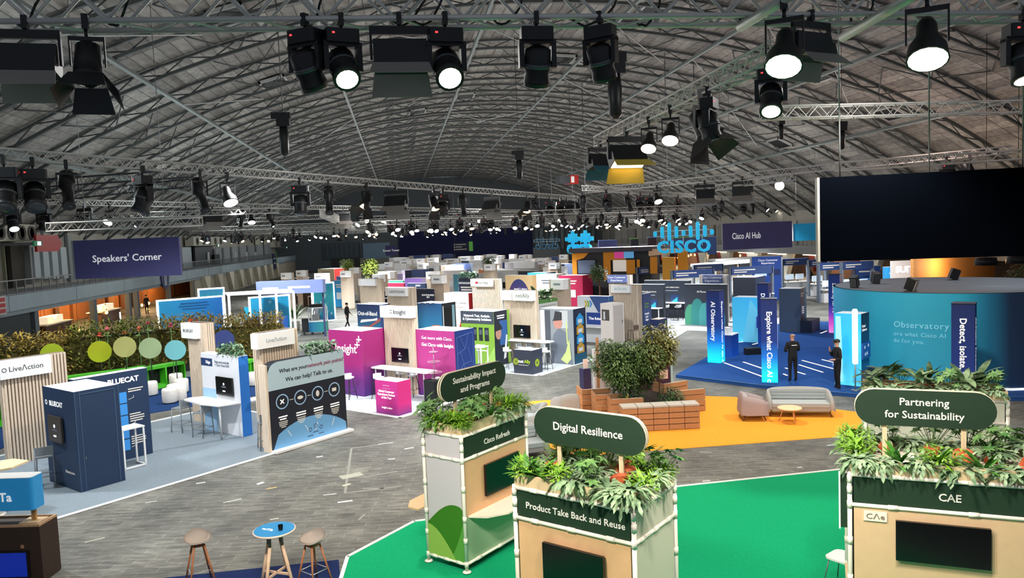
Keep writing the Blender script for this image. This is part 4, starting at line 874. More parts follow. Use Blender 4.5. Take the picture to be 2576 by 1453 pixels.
# capsule signs
def caps(key, fx, fy, py, alongB, w, h, lines, size, label):
    t, P, rz, la, lb = ST[key]; Q = loc_w(key, lb*fx, la*fy, 0); z = hz(Q, py)
    return capsule(Vector((Q.x, Q.y, z)), rz+(pi/2 if alongB else 0), w, h, lines, size, label, 2.42)
caps('s1', .5, .52, 957, True, lb1*.98, .5, ('Sustainability Impact', 'and Programs'), .15, 'tilted-looking green capsule sign about impact and programs, above the left planter')
caps('s2', .42, .5, 1081, False, la2*.95, .5, ('Digital Resilience',), .155, 'green capsule sign about digital resilience above the middle planter')
caps('s3', .5, .67, 1027, False, 1.72, .5, ('Partnering', 'for Sustainability'), .145, 'green capsule sign about partnering above the right planter')
# planting on each stand
random.seed(21)
for key, where in (('s1', 'on the left planter stand'), ('s2', 'on the middle planter stand'), ('s3', 'on the right planter stand')):
    t, P, rz, la, lb = ST[key]; G_ = 'plants '+where
    adj = {'stag': 'grey-green trailing plant ', 'fern': 'bright fuzzy green fern ', 'strap': 'upright strap-leaved green plant ', 'fatsia': 'large star-leaved fatsia '}
    k = 0; n1 = max(5, int(la/.24)); n2 = max(4, int(lb/.24))
    ring = [(.1, la*(i+.5)/n1) for i in range(n1)]+[(lb*(i+.5)/n2, .1) for i in range(n2)]+[(lb-.1, la*(i+.5)/n1) for i in range(n1)]+[(lb*(i+.5)/n2, la-.1) for i in range(n2)]
    for x, y in ring:
        kd = random.choice(['stag', 'fern', 'stag', 'fern', 'strap', 'fatsia', 'stag']); plant(kd, loc_w(key, x, y, 2.48+random.uniform(-.03, .05)), adj[kd]+where, random.uniform(1.0, 1.3), G_, pot=False)
    for i in range(7):
        x, y = random.uniform(.3, lb-.3) if lb > .7 else lb/2, random.uniform(.3, la-.3); kd = random.choice(['fatsia', 'fatsia', 'stag'])
        if i < 4: plant(kd, loc_w(key, x, y, 2.52), adj[kd]+'in a pot '+where, random.uniform(1.0, 1.25), G_)
        pot(loc_w(key, random.uniform(.2, lb-.2), random.uniform(.25, la-.25), 2.52), (random.uniform(.9, 1.7), 0, random.uniform(0, 6)), 'tipped-over terracotta pot among the plants '+where, 'terracotta pots '+where, random.uniform(.9, 1.15))
t, P, rz, la, lb = ST['s4']
for i in range(9): plant('broad' if i % 3 else 'fatsia', loc_w('s4', random.uniform(.15, .65), la*(i+.5)/9, 2.5), ('broad pale-leaved plant' if i % 3 else 'star-leaved plant')+' on the stand behind the right capsule sign', 1.15, 'plants behind the right capsule sign')
for i in range(7): plant('stag', loc_w('s4', .08, la*(i+.5)/7, 2.5), 'grey-green trailing plant on the stand behind the right capsule sign', 1.0, 'plants behind the right capsule sign', pot=False)
# ================================================================== furniture
def tub_stool(P, rz, label):
    """low-backed shell bar stool on four splayed timber legs with wire footrest"""
    t = thing('bar_stool', label, 'stool', P, rz); H_ = .74; b = MB(); n, m_ = 20, 6; vs = []
    SH = mat('a89b90', .6); LEG = wood('b5734a', .2)
    for k in range(m_+1):
        u = k/m_
        for i in range(n):
            a = 2*pi*i/n; back = max(0, sin(a)); r = .22*u*(1-.06*abs(cos(2*a))); z = .0+.05*u**2+.14*back**2*u**3+.05*abs(cos(a))**4*u**3
            vs.append((r*cos(a)*1.08, r*sin(a)*.92, H_+z))
    fs = [(k*n+i, k*n+(i+1) % n, (k+1)*n+(i+1) % n, (k+1)*n+i) for k in range(m_) for i in range(n)]
    o = len(vs); vs2 = [(x*1.03, y*1.03, z-.02-.015*(k//n < 2)) for k, (x, y, z) in enumerate(vs)]
    fs2 = [tuple(o+i for i in f[::-1]) for f in fs]; rim = [(m_*n+i, m_*n+(i+1) % n, o+m_*n+(i+1) % n, o+m_*n+i)[::-1] for i in range(n)]
    b.add(vs+vs2, fs+fs2+rim, True); b.obj('seat_shell', SH, t)
    MB().lathe([(.1, H_-.06), (.1, H_-.02)], 12).obj('seat_mount', LEG, t)
    for sx, sy in ((-1, -1), (1, -1), (-1, 1), (1, 1)): MB().tube((.08*sx, .08*sy, H_-.03), (.21*sx, .21*sy, .0), .019, 8, .014).obj('leg', LEG, t)
    c = [(-.165, -.165, .27), (.165, -.165, .27), (.165, .165, .27), (-.165, .165, .27), (-.165, -.165, .27)]
    MB().path(c, .007, 6).obj('footrest', mat('c9c7c2', .4, .6), t); return t
tub_stool(Vector((*G(498, 1362, .76).xy, .015)), radians(25), 'beige shell bar stool with wooden legs, left of the blue round table')
tub_stool(Vector((*G(786, 1362, .76).xy, .015)), radians(-45), 'beige shell bar stool with wooden legs, right of the blue round table')
P = G(690, 1332, 1.06); t = thing('bistro_table', 'high round table with bright blue top and pale timber legs', 'table', (P.x, P.y, .015), .3)
MB().lathe([(.33, 1.02), (.345, 1.03), (.345, 1.05), (.33, 1.055)], 36).obj('table_rim', mat('e8d2c0', .5), t); o = MB().lathe([(.325, 1.055), (.325, 1.06)], 36).obj('table_top', mat('2b93d1', .5), t)
place('lettering', textmesh('vnTTa', .09, LETW, .002, .02), t, loc=(-.1, .03, 1.062), rot=(0, 0, radians(-52)))
for sx, sy in ((-1, -1), (1, -1), (-1, 1), (1, 1)):
    MB().tube((.1*sx, .1*sy, .8), (.24*sx, .24*sy, 0), .03, 6).obj('leg', wood('e3c0a0', .12), t); MB().tube((.09*sx, .09*sy, 1.02), (.1*sx, .1*sy, .8), .026, 6).obj('leg_collar', mat('6f6a5f', .5), t)
for a in (0, pi/2): MB().box((0, 0, .32), (.52, .03, .035), Matrix.Rotation(a+pi/4, 4, 'Z')).obj('cross_brace', wood('e3c0a0', .12), t)
g = thing('drinking_glass', 'clear tumbler standing on the blue round table', 'glass', G(706, 1333, 1.075))
gm = bpy.data.materials.new('clear_glass'); gm.use_nodes = True; gb = gm.node_tree.nodes['Principled BSDF']; gb.inputs['Transmission Weight'].default_value = 1; gb.inputs['Roughness'].default_value = .03; gb.inputs['Base Color'].default_value = (.85, .97, .97, 1)
MB().lathe([(.001, 0), (.035, 0), (.042, .09), (.039, .09), (.032, .012), (.001, .012)], 14).obj('tumbler', gm, g)
# brown counter, blue box sign and tan table at the lower left corner
DKB = mat('3a2a22', .6, grain=.15, scale=20); P = G(98, 1317, 1.05)   # near top corner of the counter
t = thing('brown_counter', 'dark brown counter with open timber-framed top at the lower left corner', 'counter', (P.x, P.y, 0), radians(80))
MB().bx(0, .5, 0, 1.6, .02, 1.0).obj('body', DKB, t)
OK2 = wood('c79f78', .3)
for x0, x1, y0, y1 in ((0, .03, 0, 1.6), (.47, .5, 0, 1.6), (.03, .47, 0, .05)): MB().bx(x0, x1, y0, y1, 1.0, 1.04).obj('top_edge', OK2, t)
MB().bx(.12, .42, .1, .45, 1.0, 1.03).obj('post_base', wood('e3c39a', .1), t)
MB().bx(-.006, 0, .3, .36, .62, .68).obj('small_emblem', mat('b98a66', .5), t)
f = Face(t, (0, 1.6, 0), (0, -1, 0)); f.rect(.0, 1.38, .1, .58, BLACK, .03, 'screen_case', th=.03); f.rect(.0, 1.34, .12, .55, mat('1533b0', .3, emit=.35), .035, 'blue_screen')
for dx in (0, .045): MB().bx(.25+dx*0, .29, .22+dx, .255+dx, 1.03, 1.3).obj('post', wood('c59a5e', .2), t)
b = MB().rbox(.1, .45, .15, 1.6, 1.26, 1.84, .06); b.obj('sign_box', mat('2f9fe6', .4, emit=.12), t); MB().rbox(.105, .445, .155, 1.59, 1.84, 1.85, .06).obj('sign_lid', WHITE, t)
Face(t, (.1, 1.6, 0), (0, -1, 0)).text('nTTa', 1.08, 1.5, .22, LETW, .006, .02, ax='RIGHT')
P = G(72, 1158, 1.08); t = thing('tan_table', 'tan table top at the left edge beside the slatted wall', 'table', (P.x, P.y, 0), radians(30))
MB().prism([(0, 0), (-.25, .45), (-1.3, .6), (-1.3, -.45), (-.35, -.38)], 1.05, 1.09).obj('table_top', wood('ecd0a4', .1), t); MB().tube((-.8, 0, 0), (-.8, 0, 1.05), .05, 10).obj('leg', WHITE, t); MB().lathe([(.3, 0), (.3, .02), (.05, .03)], 16, (-.8, 0, 0)).obj('foot', WHITE, t)
# white shell chair and tan table beside the right stand
P = G(2122, 1402, .46); t = thing('shell_chair', 'white moulded chair peeping out left of the lower right stand', 'chair', (P.x, P.y, .015), radians(-150)); WP = mat('eceae2', .4)
MB().rbox(-.22, .22, -.22, .2, .44, .47, .1).obj('seat', WP, t); MB().prism([(-.22, 0), (.22, 0), (.23, .3), (.16, .38), (-.16, .38), (-.23, .3)], 0, .03, Matrix.Translation((0, .2, .46)) @ Matrix.Rotation(radians(80), 4, 'X')).obj('backrest', WP, t)
for sx, sy in ((-1, -1), (1, -1), (-1, 1), (1, 1)): MB().tube((.16*sx, .15*sy, .44), (.22*sx, .22*sy, 0), .011, 6).obj('leg', STEEL, t)
P = G(2150, 1446, .72); t = thing('small_tan_table', 'tan round-cornered table end beside the white moulded chair', 'table', (P.x, P.y, .015), R3)
MB().rbox(-.35, .4, -.7, .12, .7, .73, .12).obj('table_top', wood('ecd0a4', .1), t)
for x, y in ((-.25, .02), (.3, .02), (-.25, -.6), (.3, -.6)): MB().tube((x, y, 0), (x, y, .7), .02, 8).obj('leg', mat('2f6f4a', .5), t)
# lounge: sofa, armchairs, coffee table on the orange carpet
UP = mat('a3a4a2', .9, grain=.06, scale=60); SEAT = mat('aab3b6', .9, grain=.05, scale=60); LEGW = mat('6b3420', .4)
def lounge(P, rz, w, label, name, cat, seats=True, m=UP, s=1.0):
    t = thing(name, label, cat, P, rz); t.scale = (s,)*3; d = .78; b = MB(); n = 18; vs = []
    prof = [(0, .2), (.0, .3), (.03, .62), (.06, .78), (.1, .8), (.14, .78), (.15, .5), (.15, .3)]
    pts = []                                                       # wrap-around back: from right arm front round to left arm front
    for k in range(n+1):
        a = -.0+pi*k/n; x = cos(a)*(w/2); x = math.copysign(min(abs(x)*1.25, w/2), x); y = -d/2+d*min(1, sin(a)*1.35)
        pts.append((x, y, .62+.38*max(0, sin(a))**.7))
    for k, (x, y, hh) in enumerate(pts):
        nx, ny = (x/(w/2))**3, max(0, (y+d/2)/d)**2; l = hypot(nx, ny) or 1; nx, ny = nx/l, ny/l
        for q, z in prof: vs.append((x-nx*q, y-ny*q, .17+(z-.2)*hh*1.05))
    p = len(prof); fs = [(k*p+i, k*p+i+1, (k+1)*p+i+1, (k+1)*p+i) for k in range(n) for i in range(p-1)]
    fs += [tuple(range(p))[::-1], tuple(n*p+i for i in range(p))]; b.add(vs, fs, True); b.obj('back_shell', m, t)
    MB().rbox(-w/2+.1, w/2-.1, -d/2+.02, d/2-.1, .17, .3, .08).obj('seat_base', m, t)
    MB().rbox(-w/2+.13, w/2-.13, -d/2-.01, d/2-.16, .3, .41, .07).obj('seat_cushion', SEAT, t)
    for i in range(3): MB().rbox(-w/2+.16, w/2-.16, d/2-.2, d/2-.12, .44+i*.1, .53+i*.1, .03).obj('back_tuft', SEAT, t)
    for sx in (-1, 1):
        for sy in (-1, 1): MB().tube(((w/2-.16)*sx, (d/2-.14)*sy, .17), ((w/2-.1)*sx, (d/2-.06)*sy, 0), .024, 8, .014).obj('leg', LEGW, t)
    return t
def onfloor(px, py, z=.012): v = G(px, py); return Vector((v.x, v.y, z))
lounge(onfloor(2010, 1042), radians(160)+pi, 1.95, 'grey two-seat retro sofa on the orange carpet', 'sofa', 'sofa')
lounge(onfloor(1893, 1052), radians(75), .86, 'grey retro armchair beside the sofa on the orange carpet', 'armchair', 'armchair', m=mat('a5989a', .9, grain=.06, scale=60))
lounge(onfloor(1425, 1050), radians(190), .8, 'grey tufted armchair half hidden behind the resilience capsule sign', 'armchair', 'armchair')
lounge(onfloor(1340, 1090), radians(250), 1.9, 'grey sofa seen from behind between the two green signs', 'sofa', 'sofa')
lounge(onfloor(1335, 1145), radians(10), .8, 'pale grey armchair at the edge of the orange carpet behind the middle stand', 'armchair', 'armchair')
P = onfloor(1987, 1062); t = thing('coffee_table', 'round pale wooden coffee table in front of the sofa', 'table', P)
MB().lathe([(.33, .4), (.345, .41), (.345, .43), (.32, .44)], 28).obj('table_top', wood('ecc79a', .12), t)
for k in range(3): a = k*2*pi/3+.5; MB().tube((.18*cos(a), .18*sin(a), .4), (.3*cos(a), .3*sin(a), 0), .018, 8, .012).obj('leg', wood('d9a468', .15), t)
# ================================================================== exhibition booths (45 degree grid)
ROOFW = mat('f4f4f2', .6)
OCC = []
def reg(P, la, lb):
    a, b = P.x*EA.x+P.y*EA.y, P.x*EB.x+P.y*EB.y; OCC.append((a, a+la, b, b+lb))
def free(P, la, lb, g=.05):
    a, b = P.x*EA.x+P.y*EA.y, P.x*EB.x+P.y*EB.y
    return all(a > o[1]-g or a+la < o[0]+g or b > o[3]-g or b+lb < o[2]+g for o in OCC)
def settle(px, py, h, la, lb):
    """place by its top pixel; where stands would run into each other try neighbouring heights, i.e. a little nearer or farther"""
    for k in range(14):
        for sg in (1, -1):
            hh = h+sg*.07*k; P = G(px, py, hh)
            if 1.9 < hh < 3.9 and free(P, la, lb): reg(P, la, lb); P.z = .015; return P, hh
    P = G(px, py, h); reg(P, la, lb); P.z = .015; return P, h
def top_at(px, py, z=2.44): v = G(px, py, z); v.z = .015; return v
def booth_box(P, la, lb, mL, mR, label, h=2.44, rz=R45, name='booth_box', roof=ROOFW, group=None):
    """booth room: carcass, white lid, printed left and right walls; returns thing and its two visible faces"""
    t = thing(name, label, 'booth', P, rz, group)
    if rz == R45: reg(Vector(P), la, lb)
    MB().bx(.02, lb, .02, la, 0, h-.03).obj('carcass', mat('d8d8d6', .7), t)
    MB().bx(0, .02, 0, la, 0, h).obj('left_wall', mL, t); MB().bx(0.02, lb, 0, .02, 0, h).obj('right_wall', mR, t)
    MB().bx(.02, lb, .02, la, h-.03, h-.005).obj('roof_lid', roof, t)
    return t, Face(t, (0, la, 0), (0, -1, 0)), Face(t, (0, 0, 0), (1, 0, 0))
def wall_board(P, L_, th, face, m, label, h=2.44, rz=R45, name='booth_wall', side=None, corner=0.0):
    """free-standing printed wall. face 'R': runs along local x from P; face 'L': runs along local y from P (P is its near end)"""
    t = thing(name, label, 'wall', P, rz)
    if rz == R45: reg(Vector(P), *((th, L_) if face == 'R' else (L_, th)))
    pts = [(0, 0), (L_, 0), (L_, h)]+([(0, h)] if not corner else [(corner-corner*sin(pi/2*k/6), h-corner+corner*cos(pi/2*k/6)) for k in range(7)])
    if face == 'R':
        f = Face(t, (0, 0, 0), (1, 0, 0)); MB().prism(pts, -th, 0, f.M).obj('board', [m], t)
        if side: MB().bx(L_, L_+.01, 0, th, 0, h).obj('side_edge', side, t)
    else:
        f = Face(t, (0, L_, 0), (0, -1, 0)); MB().prism(pts, -th, 0, f.M).obj('board', [m], t)
        if side: MB().bx(0, th, -.012, 0, 0, h).obj('side_edge', side, t)
    MB().bx(*((0, L_, .01, th) if face == 'R' else (0.01, th, 0, L_)), h-.0, h+.012).obj('top_edge', ROOFW, t) if not corner else None
    return t, f
SLAT2 = wood('cbb39a', .12); BACK = mat('8d7a66', .8)
def tower(P, rz, L_, face, sign, label, h=3.3, lb=.5, slat=.05, pitch=.075, sep=False, signm=None, signw=None, signh=.42, txt='4a4e55', tsize=.2, sdx=-.15, m=None, signz=None, zfrom=0.0):
    """slatted timber tower with a white box sign near its top"""
    t = thing('slat_tower', label, 'tower', P, rz); m = m or SLAT
    if rz == R45: reg(Vector(P), *((lb, L_) if face == 'R' else (L_, lb)))
    if face == 'R': f = Face(t, (0, 0, 0), (1, 0, 0)); MB().bx(0, L_, .03, lb, 0, h).obj('core', BACK, t)
    else: f = Face(t, (0, L_, 0), (0, -1, 0)); MB().bx(.03, lb, 0, L_, 0, h).obj('core', BACK, t)
    n = int(L_/pitch); b = MB()
    for k in range(n):
        u = (k+.5)*L_/n; q = f.P(u, h/2, .0); sz = (slat, .06, h) if face == 'R' else (.06, slat, h)
        if sep: place('slat', ubox(m), t, loc=q, scale=sz)
        else: b.box(q, sz)
    for k in range(int(lb/pitch)):                                   # slats on the return side
        if face == 'R': b.box((-.0, .05+k*pitch, h/2), (.05, slat, h))
        else: b.box((.05+k*pitch, -.0, h/2), (slat, .05, h))
    if b.v: b.obj('slat_cladding', m, t, kind='stuff')
    sw = signw or L_*.8; sz_ = signz or h-signh
    MB().prism([(sdx, sz_), (sdx+sw, sz_), (sdx+sw, sz_+signh), (sdx, sz_+signh)], -.12, .2, f.M).obj('sign_box', signm or mat('f6f7f7', .5, emit=.06), t)  # faint emission in the default white stands in for strong lamp light
    if sign: f.text(sign, sdx+sw/2, sz_+signh*.5, tsize, mat(txt, .6), .206, .0)
    return t, f
# ---------- left stand: slatted wall, navy storage room, navy wall
A = G(26, 1172); A.z = .015; LW_ = 1.0
while pj(A+EB*LW_+Vector((0, 0, 3)))[0] < 164: LW_ += .02
HT = hz(A+EB*LW_, 886)
t, f = tower(A, R45, LW_, 'R', 'LiveΛction', 'wide slatted timber wall with white sign box at the left edge', h=HT, lb=.3, slat=.055, pitch=.085, sep=True, signw=LW_*.78, signh=.5, tsize=.2, sdx=-.12)
f.ring(-.02, HT-.25, .06, .018, mat('4a4e55', .6), .207, 'logo_ring')
NV = mat('22395a', .55, grain=.04); NVE = mat('4f6d90', .5)
P = G(204, 1240); P.z = .015; la = (G(147, 1221)-G(204, 1240)).length+.55; lb = (G(318, 1209)-G(204, 1240)).length
t, fl, fr = booth_box(P, la, lb, NV, NV, 'navy storage room with white lid and wall screen, next to the slatted wall', roof=mat('e8eef2', .6))
for u in (.015, lb-.015, .13): fr.line(u, 0, u, 2.44, .012, NVE, .008, 'edge_profile')
fr.line(.13, 2.36, lb-.12, 2.36, .014, NVE, .009, 'door_gap'); fr.line(lb-.12, 0.02, lb-.12, 2.36, .014, NVE, .009, 'door_gap'); fr.rect(.16, .18, .78, .84, STEEL, .02, 'door_latch')
fl.text('BLUECAT', la*.42, 2.05, .17, LETW, .008, .03); fl.ring(la*.42-.53, 2.06, .065, .03, LETW, .009, 'logo_ring'); fl.text('bluecat.com', la*.72, .42, .1, LETC, .008)
tv(fl, la*.2, la*.62, 1.12, 1.76, m=mat('4a443e', .4), logo=True)
P = G(385, 1140); P = P-EB*1.95; P.z = .015
t, f = wall_board(P, 1.95, .28, 'R', mat('1e3556', .55), 'navy wall with sky-blue squares and callouts behind the storage room')
f.text('BLUECAT', 1.27, 2.2, .2, LETW, .008, .03); SKY = mat('3f97e8', .5)
for k in range(5): f.rect(.95, 1.33, 1.58-k*.33, 1.88-k*.33, SKY, .008+k*.0005, 'blue_square')
for k, v in enumerate((1.95, 1.25, .62)): f.bars(1.38, v, (.42, .36) if k == 0 else (.3, .4, .4, .35), .03, .065, LETC, ax='L'); f.line(1.37, v-.3, 1.52, v-.26, .012, LETC); f.line(1.52, v-.26, 1.52, v-.2, .012, LETC)
f.text('.com', 1.0, .4, .12, LETW, .008)
t = thing('frame_table', 'white wire-frame table beside the navy storage room', 'table', G(318, 1185), R45); WF = mat('f3f5f6', .4)
t.location.z = .015
for x in (0, .55):
    for y in (.05, .5): MB().bx(x-.02, x+.02, y-.02, y+.02, 0, 1.05).obj('leg', WF, t)
MB().bx(-.03, .58, .02, .53, 1.05, 1.08).obj('table_top', WF, t)
for z in (.03,): MB().bx(-.02, .57, .03, .07, z-.02, z+.02).obj('rail', WF, t); MB().bx(.53, .57, .03, .52, z-.02, z+.02).obj('rail', WF, t)
# grey bar chairs
GC = mat('8a9196', .5); GC2 = mat('3d4a54', .5)
def bar_chair(P, rz, label, m=GC, s=1.0, cat='chair', group=None):
    t = thing('bar_chair', label, cat, P, rz, group); t.scale = (s,)*3
    place('seat', lm('bcs%s' % m.name, lambda: MB().rbox(-.2, .2, -.19, .19, .74, .77, .04).mesh('seat', m)), t)
    place('backrest', lm('bcb%s' % m.name, lambda: MB().bx(-.2, .2, .17, .195, .8, 1.02).mesh('backrest', m)), t)
    for sx in (-1, 1):
        place('leg', lm('bcf%d%s' % (sx, m.name), lambda: MB().tube((.18*sx, -.17, .75), (.21*sx, -.22, 0), .016, 6).mesh('leg', m)), t)
        place('leg', lm('bcr%d%s' % (sx, m.name), lambda: MB().tube((.19*sx, .18, 1.02), (.21*sx, .23, 0), .016, 6).mesh('leg', m)), t)
    place('footrest', lm('bcfr%s' % m.name, lambda: MB().path([(-.2, -.2, .28), (.2, -.2, .28), (.205, .21, .28), (-.205, .21, .28), (-.2, -.2, .28)], .013, 5).mesh('footrest', m)), t)
    return t
def gz(px, py, z=.015): v = G(px, py); v.z = z; return v
bar_chair(gz(118, 1222), radians(200), 'grey bar chair in front of the navy storage room')
bar_chair(gz(458, 1085), radians(240), 'grey bar chair at the left end of the white curved counter')
bar_chair(gz(512, 1098), radians(235), 'grey bar chair under the middle of the white curved counter')
bar_chair(gz(672, 1128), radians(200), 'grey bar chair seen edge-on behind the slatted tower')
# ---------- white and blue counter wall with planter and curved table
P = G(612, 1100); P.z = .015; lw = (G(470, 893, 2.44)-G(598, 897, 2.44)).length
t, f = wall_board(P, lw, .32, 'L', mat('e9ebf2', .5), 'white counter wall with blue side, screen and curved table', side=mat('2f7fd8', .5), corner=.0)
f.rect(0, .75, .0, 1.35, mat('a9d0f2', .5), .004, 'pale_blue_block'); f.rect(0, .62, 2.06, 2.3, mat('2b3f6b', .5), .006, 'navy_tab'); f.text('Edge', .4, 2.18, .13, LETW, .01); f.text('Edge post umbrella\n+ Zero Trust DNS', 1.15, 2.17, .1, mat('8b8f9c', .5), .008, ax='CENTER')
tv(f, lw*.42, lw*.42+.86, 1.22, 1.78, logo=True)
MB().prism([(0, .0), (0, lw), (-.35, lw+.25), (-.6, lw+.1), (-.72, lw*.5), (-.6, .25)][::-1], 1.02, 1.06).obj('counter_top', WHITE, t)
MB().tube((-.5, .35, 0), (-.5, .35, 1.02), .03, 8).obj('counter_leg', mat('c9ced2', .4), t); MB().bx(.32, .9, -.1, .35, 1.02, 1.06).obj('rear_counter', WHITE, t); MB().tube((.8, -.05, 0), (.8, -.05, 1.02), .025, 8).obj('counter_leg', STEEL, t)
plant('box', P+EA*(lw*.3)+EB*.16+Vector((0, 0, 2.44)), 'white-flecked green plants along the top of the white counter wall', 1.15, rz=radians(135), pot=False)
t, f = tower(G(524, 1068)+EB*.1, R45, 1.0, 'L', 'BLUECAT', 'slatted tower with white sign behind the white counter wall', h=3.32, lb=.35, signh=.5, signw=.85, tsize=.14, sdx=-.08)
# ---------- pain point board and its tower
P = G(685, 1140); P.z = .015; lp = (G(882, 1085)-G(685, 1140)).length
DK = mat('151c2b', .55); t, f = wall_board(P, lp, .3, 'R', DK, 'large dark board about pain points with pale header and light blue hill', h=2.5, corner=.35)
PB = mat('b9d3e0', .55); k = 6
f.poly([(0, 1.72), (lp, 1.72), (lp, 2.5)]+[(.35-.35*sin(pi/2*i/k), 2.15+.35*cos(pi/2*i/k)) for i in range(k+1)], PB, .006, 'pale_header')
f.text('What are your', .86, 2.22, .16, mat('2a2f3d', .5), .012); f.text('network pain points?', 2.02, 2.22, .16, mat('8c3f5c', .5), .012); f.text('We can help! Talk to us.', 1.42, 1.95, .17, mat('2a2f3d', .5), .012)
f.poly([(.02, 0)]+[(lp*(.02+.96*i/14), .75*sin(pi*min(1, .08+.92*i/14*.92))**.6 if i else .05) for i in range(15)]+[(lp*.99, 0)], mat('6ea9d8', .55), .006, 'light_blue_hill')
for i in range(4):
    u = .42+i*.62; v = 1.36; f.ring(u, v, .215, .035, mat('9fc4e8', .5), .012)
    if i < 3: f.line(u+.25, v, u+.38, v, .015, LETC, .01)
    f.bars(u, .95, (.3, .22) if i == 0 else (.34, .34), .035, .07, LETW); f.bars(u, .8, (.3, .28, .26, .16), .024, .05, LETC); f.line(u+(.12 if i < 2 else -.05)*1, .52, u+(.25 if i < 2 else -.15), .3 if i not in (0,) else .32, .02, LETC)
f.line(.36, 1.3, .48, 1.42, .03, LETW, .012, 'cross_icon'); f.line(.36, 1.42, .48, 1.3, .03, LETW, .012, 'cross_icon'); f.disc(1.04, 1.36, .1, LETC, .012, 'eye_icon', rv=.05); f.disc(1.66, 1.36, .06, LETC, .012, 'hand_icon', rv=.09); f.rect(2.2, 2.36, 1.31, 1.41, LETC, .012, 'ticket_icon')
for du, dv in ((0, .05), (-.2, -.03), (.2, -.03)): f.ring(lp*.56+du, .38+dv, .06, .014, mat('23364f', .5), .014, 'people_icon'); f.line(lp*.56+du-.1, .2+dv, lp*.56+du+.1, .2+dv, .016, mat('23364f', .5), .014, 'people_icon')
MB().bx(-.02, lp+.05, -.25, 0, 0, .06).obj('plinth', ROOFW, t); MB().bx(-.06, 0, 0, .3, 0, 2.45).obj('timber_edge', SLAT, t)
t, f = tower(G(690, 1132)+EA*.35, R45, 1.28, 'R', 'LiveΛction', 'slatted tower with white sign behind the pain points board', h=3.3, lb=.35, slat=.055, pitch=.085, sep=True, signh=.42, signw=1.25, tsize=.16, sdx=-.22, txt='9aa3ab')
plant('box', P+EB*(lp*.72)+EA*.14+Vector((0, 0, 2.5)), 'dark green planting along the top of the pain points board', 1.15, rz=R45, pot=False)
# ---------- magenta booth
MAG = grad(((0, '5b2a86'), (.28, '7d2b85'), (.5, 'ab2a7c'), (1, 'b22c80')), lo=0, hi=2.44); MAG2 = grad(((0, '4a2a7a'), (.3, '6d2a80'), (.55, '98206c'), (1, 'a02472')), lo=0, hi=2.44)
P = top_at(909, 834.5)
t, fl, fr = booth_box(P, 1.86, 1.15, MAG, MAG2, 'magenta booth room with large white word and hash logo')
fl.text('Insight', .95, 1.75, .46, LETW, .01, .012)
for du, dv in ((.08, 0), (-.02, -.2)): fl.line(1.62+du-.14, 2.13+dv, 1.62+du+.14, 2.13+dv, .045, LETW, .01, 'hash_logo'); fl.line(1.62+du, 2.13+dv-.1, 1.62+du, 2.13+dv+.14, .05, LETW, .011, 'hash_logo')
tv(fl, 1.9, 2.3, 1.2, 1.75) if False else None
TL = G(966, 825.5, 2.44); TR_ = G(1040.5, 829.6, 2.44); P = TR_.copy(); P.z = .015
t, f = tower(P, R45, (TL-TR_).xy.length, 'L', 'Insight', 'slatted tower with white sign box between the two magenta rooms', h=3.3, lb=.25, signh=.42, signw=1.1, tsize=.25, sdx=.48, txt='3a3d44')
f.rect(-.1, .5, 2.85, 3.3, mat('f3efe8', .5), .1, 'sign_return', th=.1); tv(f, .38, 1.25, 1.18, 1.72, logo=True)
f.line(.54, 3.15, .66, 3.15, .02, mat('4a4e55', .5), .21, 'hash_logo'); f.line(.54, 3.05, .66, 3.05, .02, mat('4a4e55', .5), .21, 'hash_logo')
P = top_at(1142, 834.5)
MAG3 = grad(((0, '5b2a86'), (.35, 'b43688'), (1, 'bc3c8e')), lo=0, hi=2.44)
t, fl, fr = booth_box(P, 1.92, 1.12, MAG3, mat('24469b', .5), 'magenta booth room with two lines of white text and blue line-pattern side')
fl.text('Get more with Cisco.', .32, 2.15, .17, LETW, .01, 0, ax='LEFT'); fl.text('Get Cisco with Insight.', .32, 1.9, .17, LETW, .01, .02, ax='LEFT')
LB = mat('5f83cf', .5); random.seed(4)
fr.line(.12, 2.2, 1.0, 2.3, .02, LB); fr.line(.12, .2, .12, 2.2, .02, LB); fr.line(1.0, .3, 1.0, 2.3, .02, LB)
for u0, v0, u1, v1 in ((.12, 1.6, .55, 1.75), (.55, 1.75, .3, 2.2), (.55, 1.75, .75, 2.25), (.12, .9, .45, 1.2), (.45, 1.2, .9, 1.25), (.45, 1.2, .3, 1.65), (.9, 1.25, .7, 1.8), (.45, 1.2, .7, .5), (.7, .5, .2, .3), (.7, .5, .95, .9), (.12, .55, .45, .75)): fr.line(u0, v0, u1, v1, .018, LB)
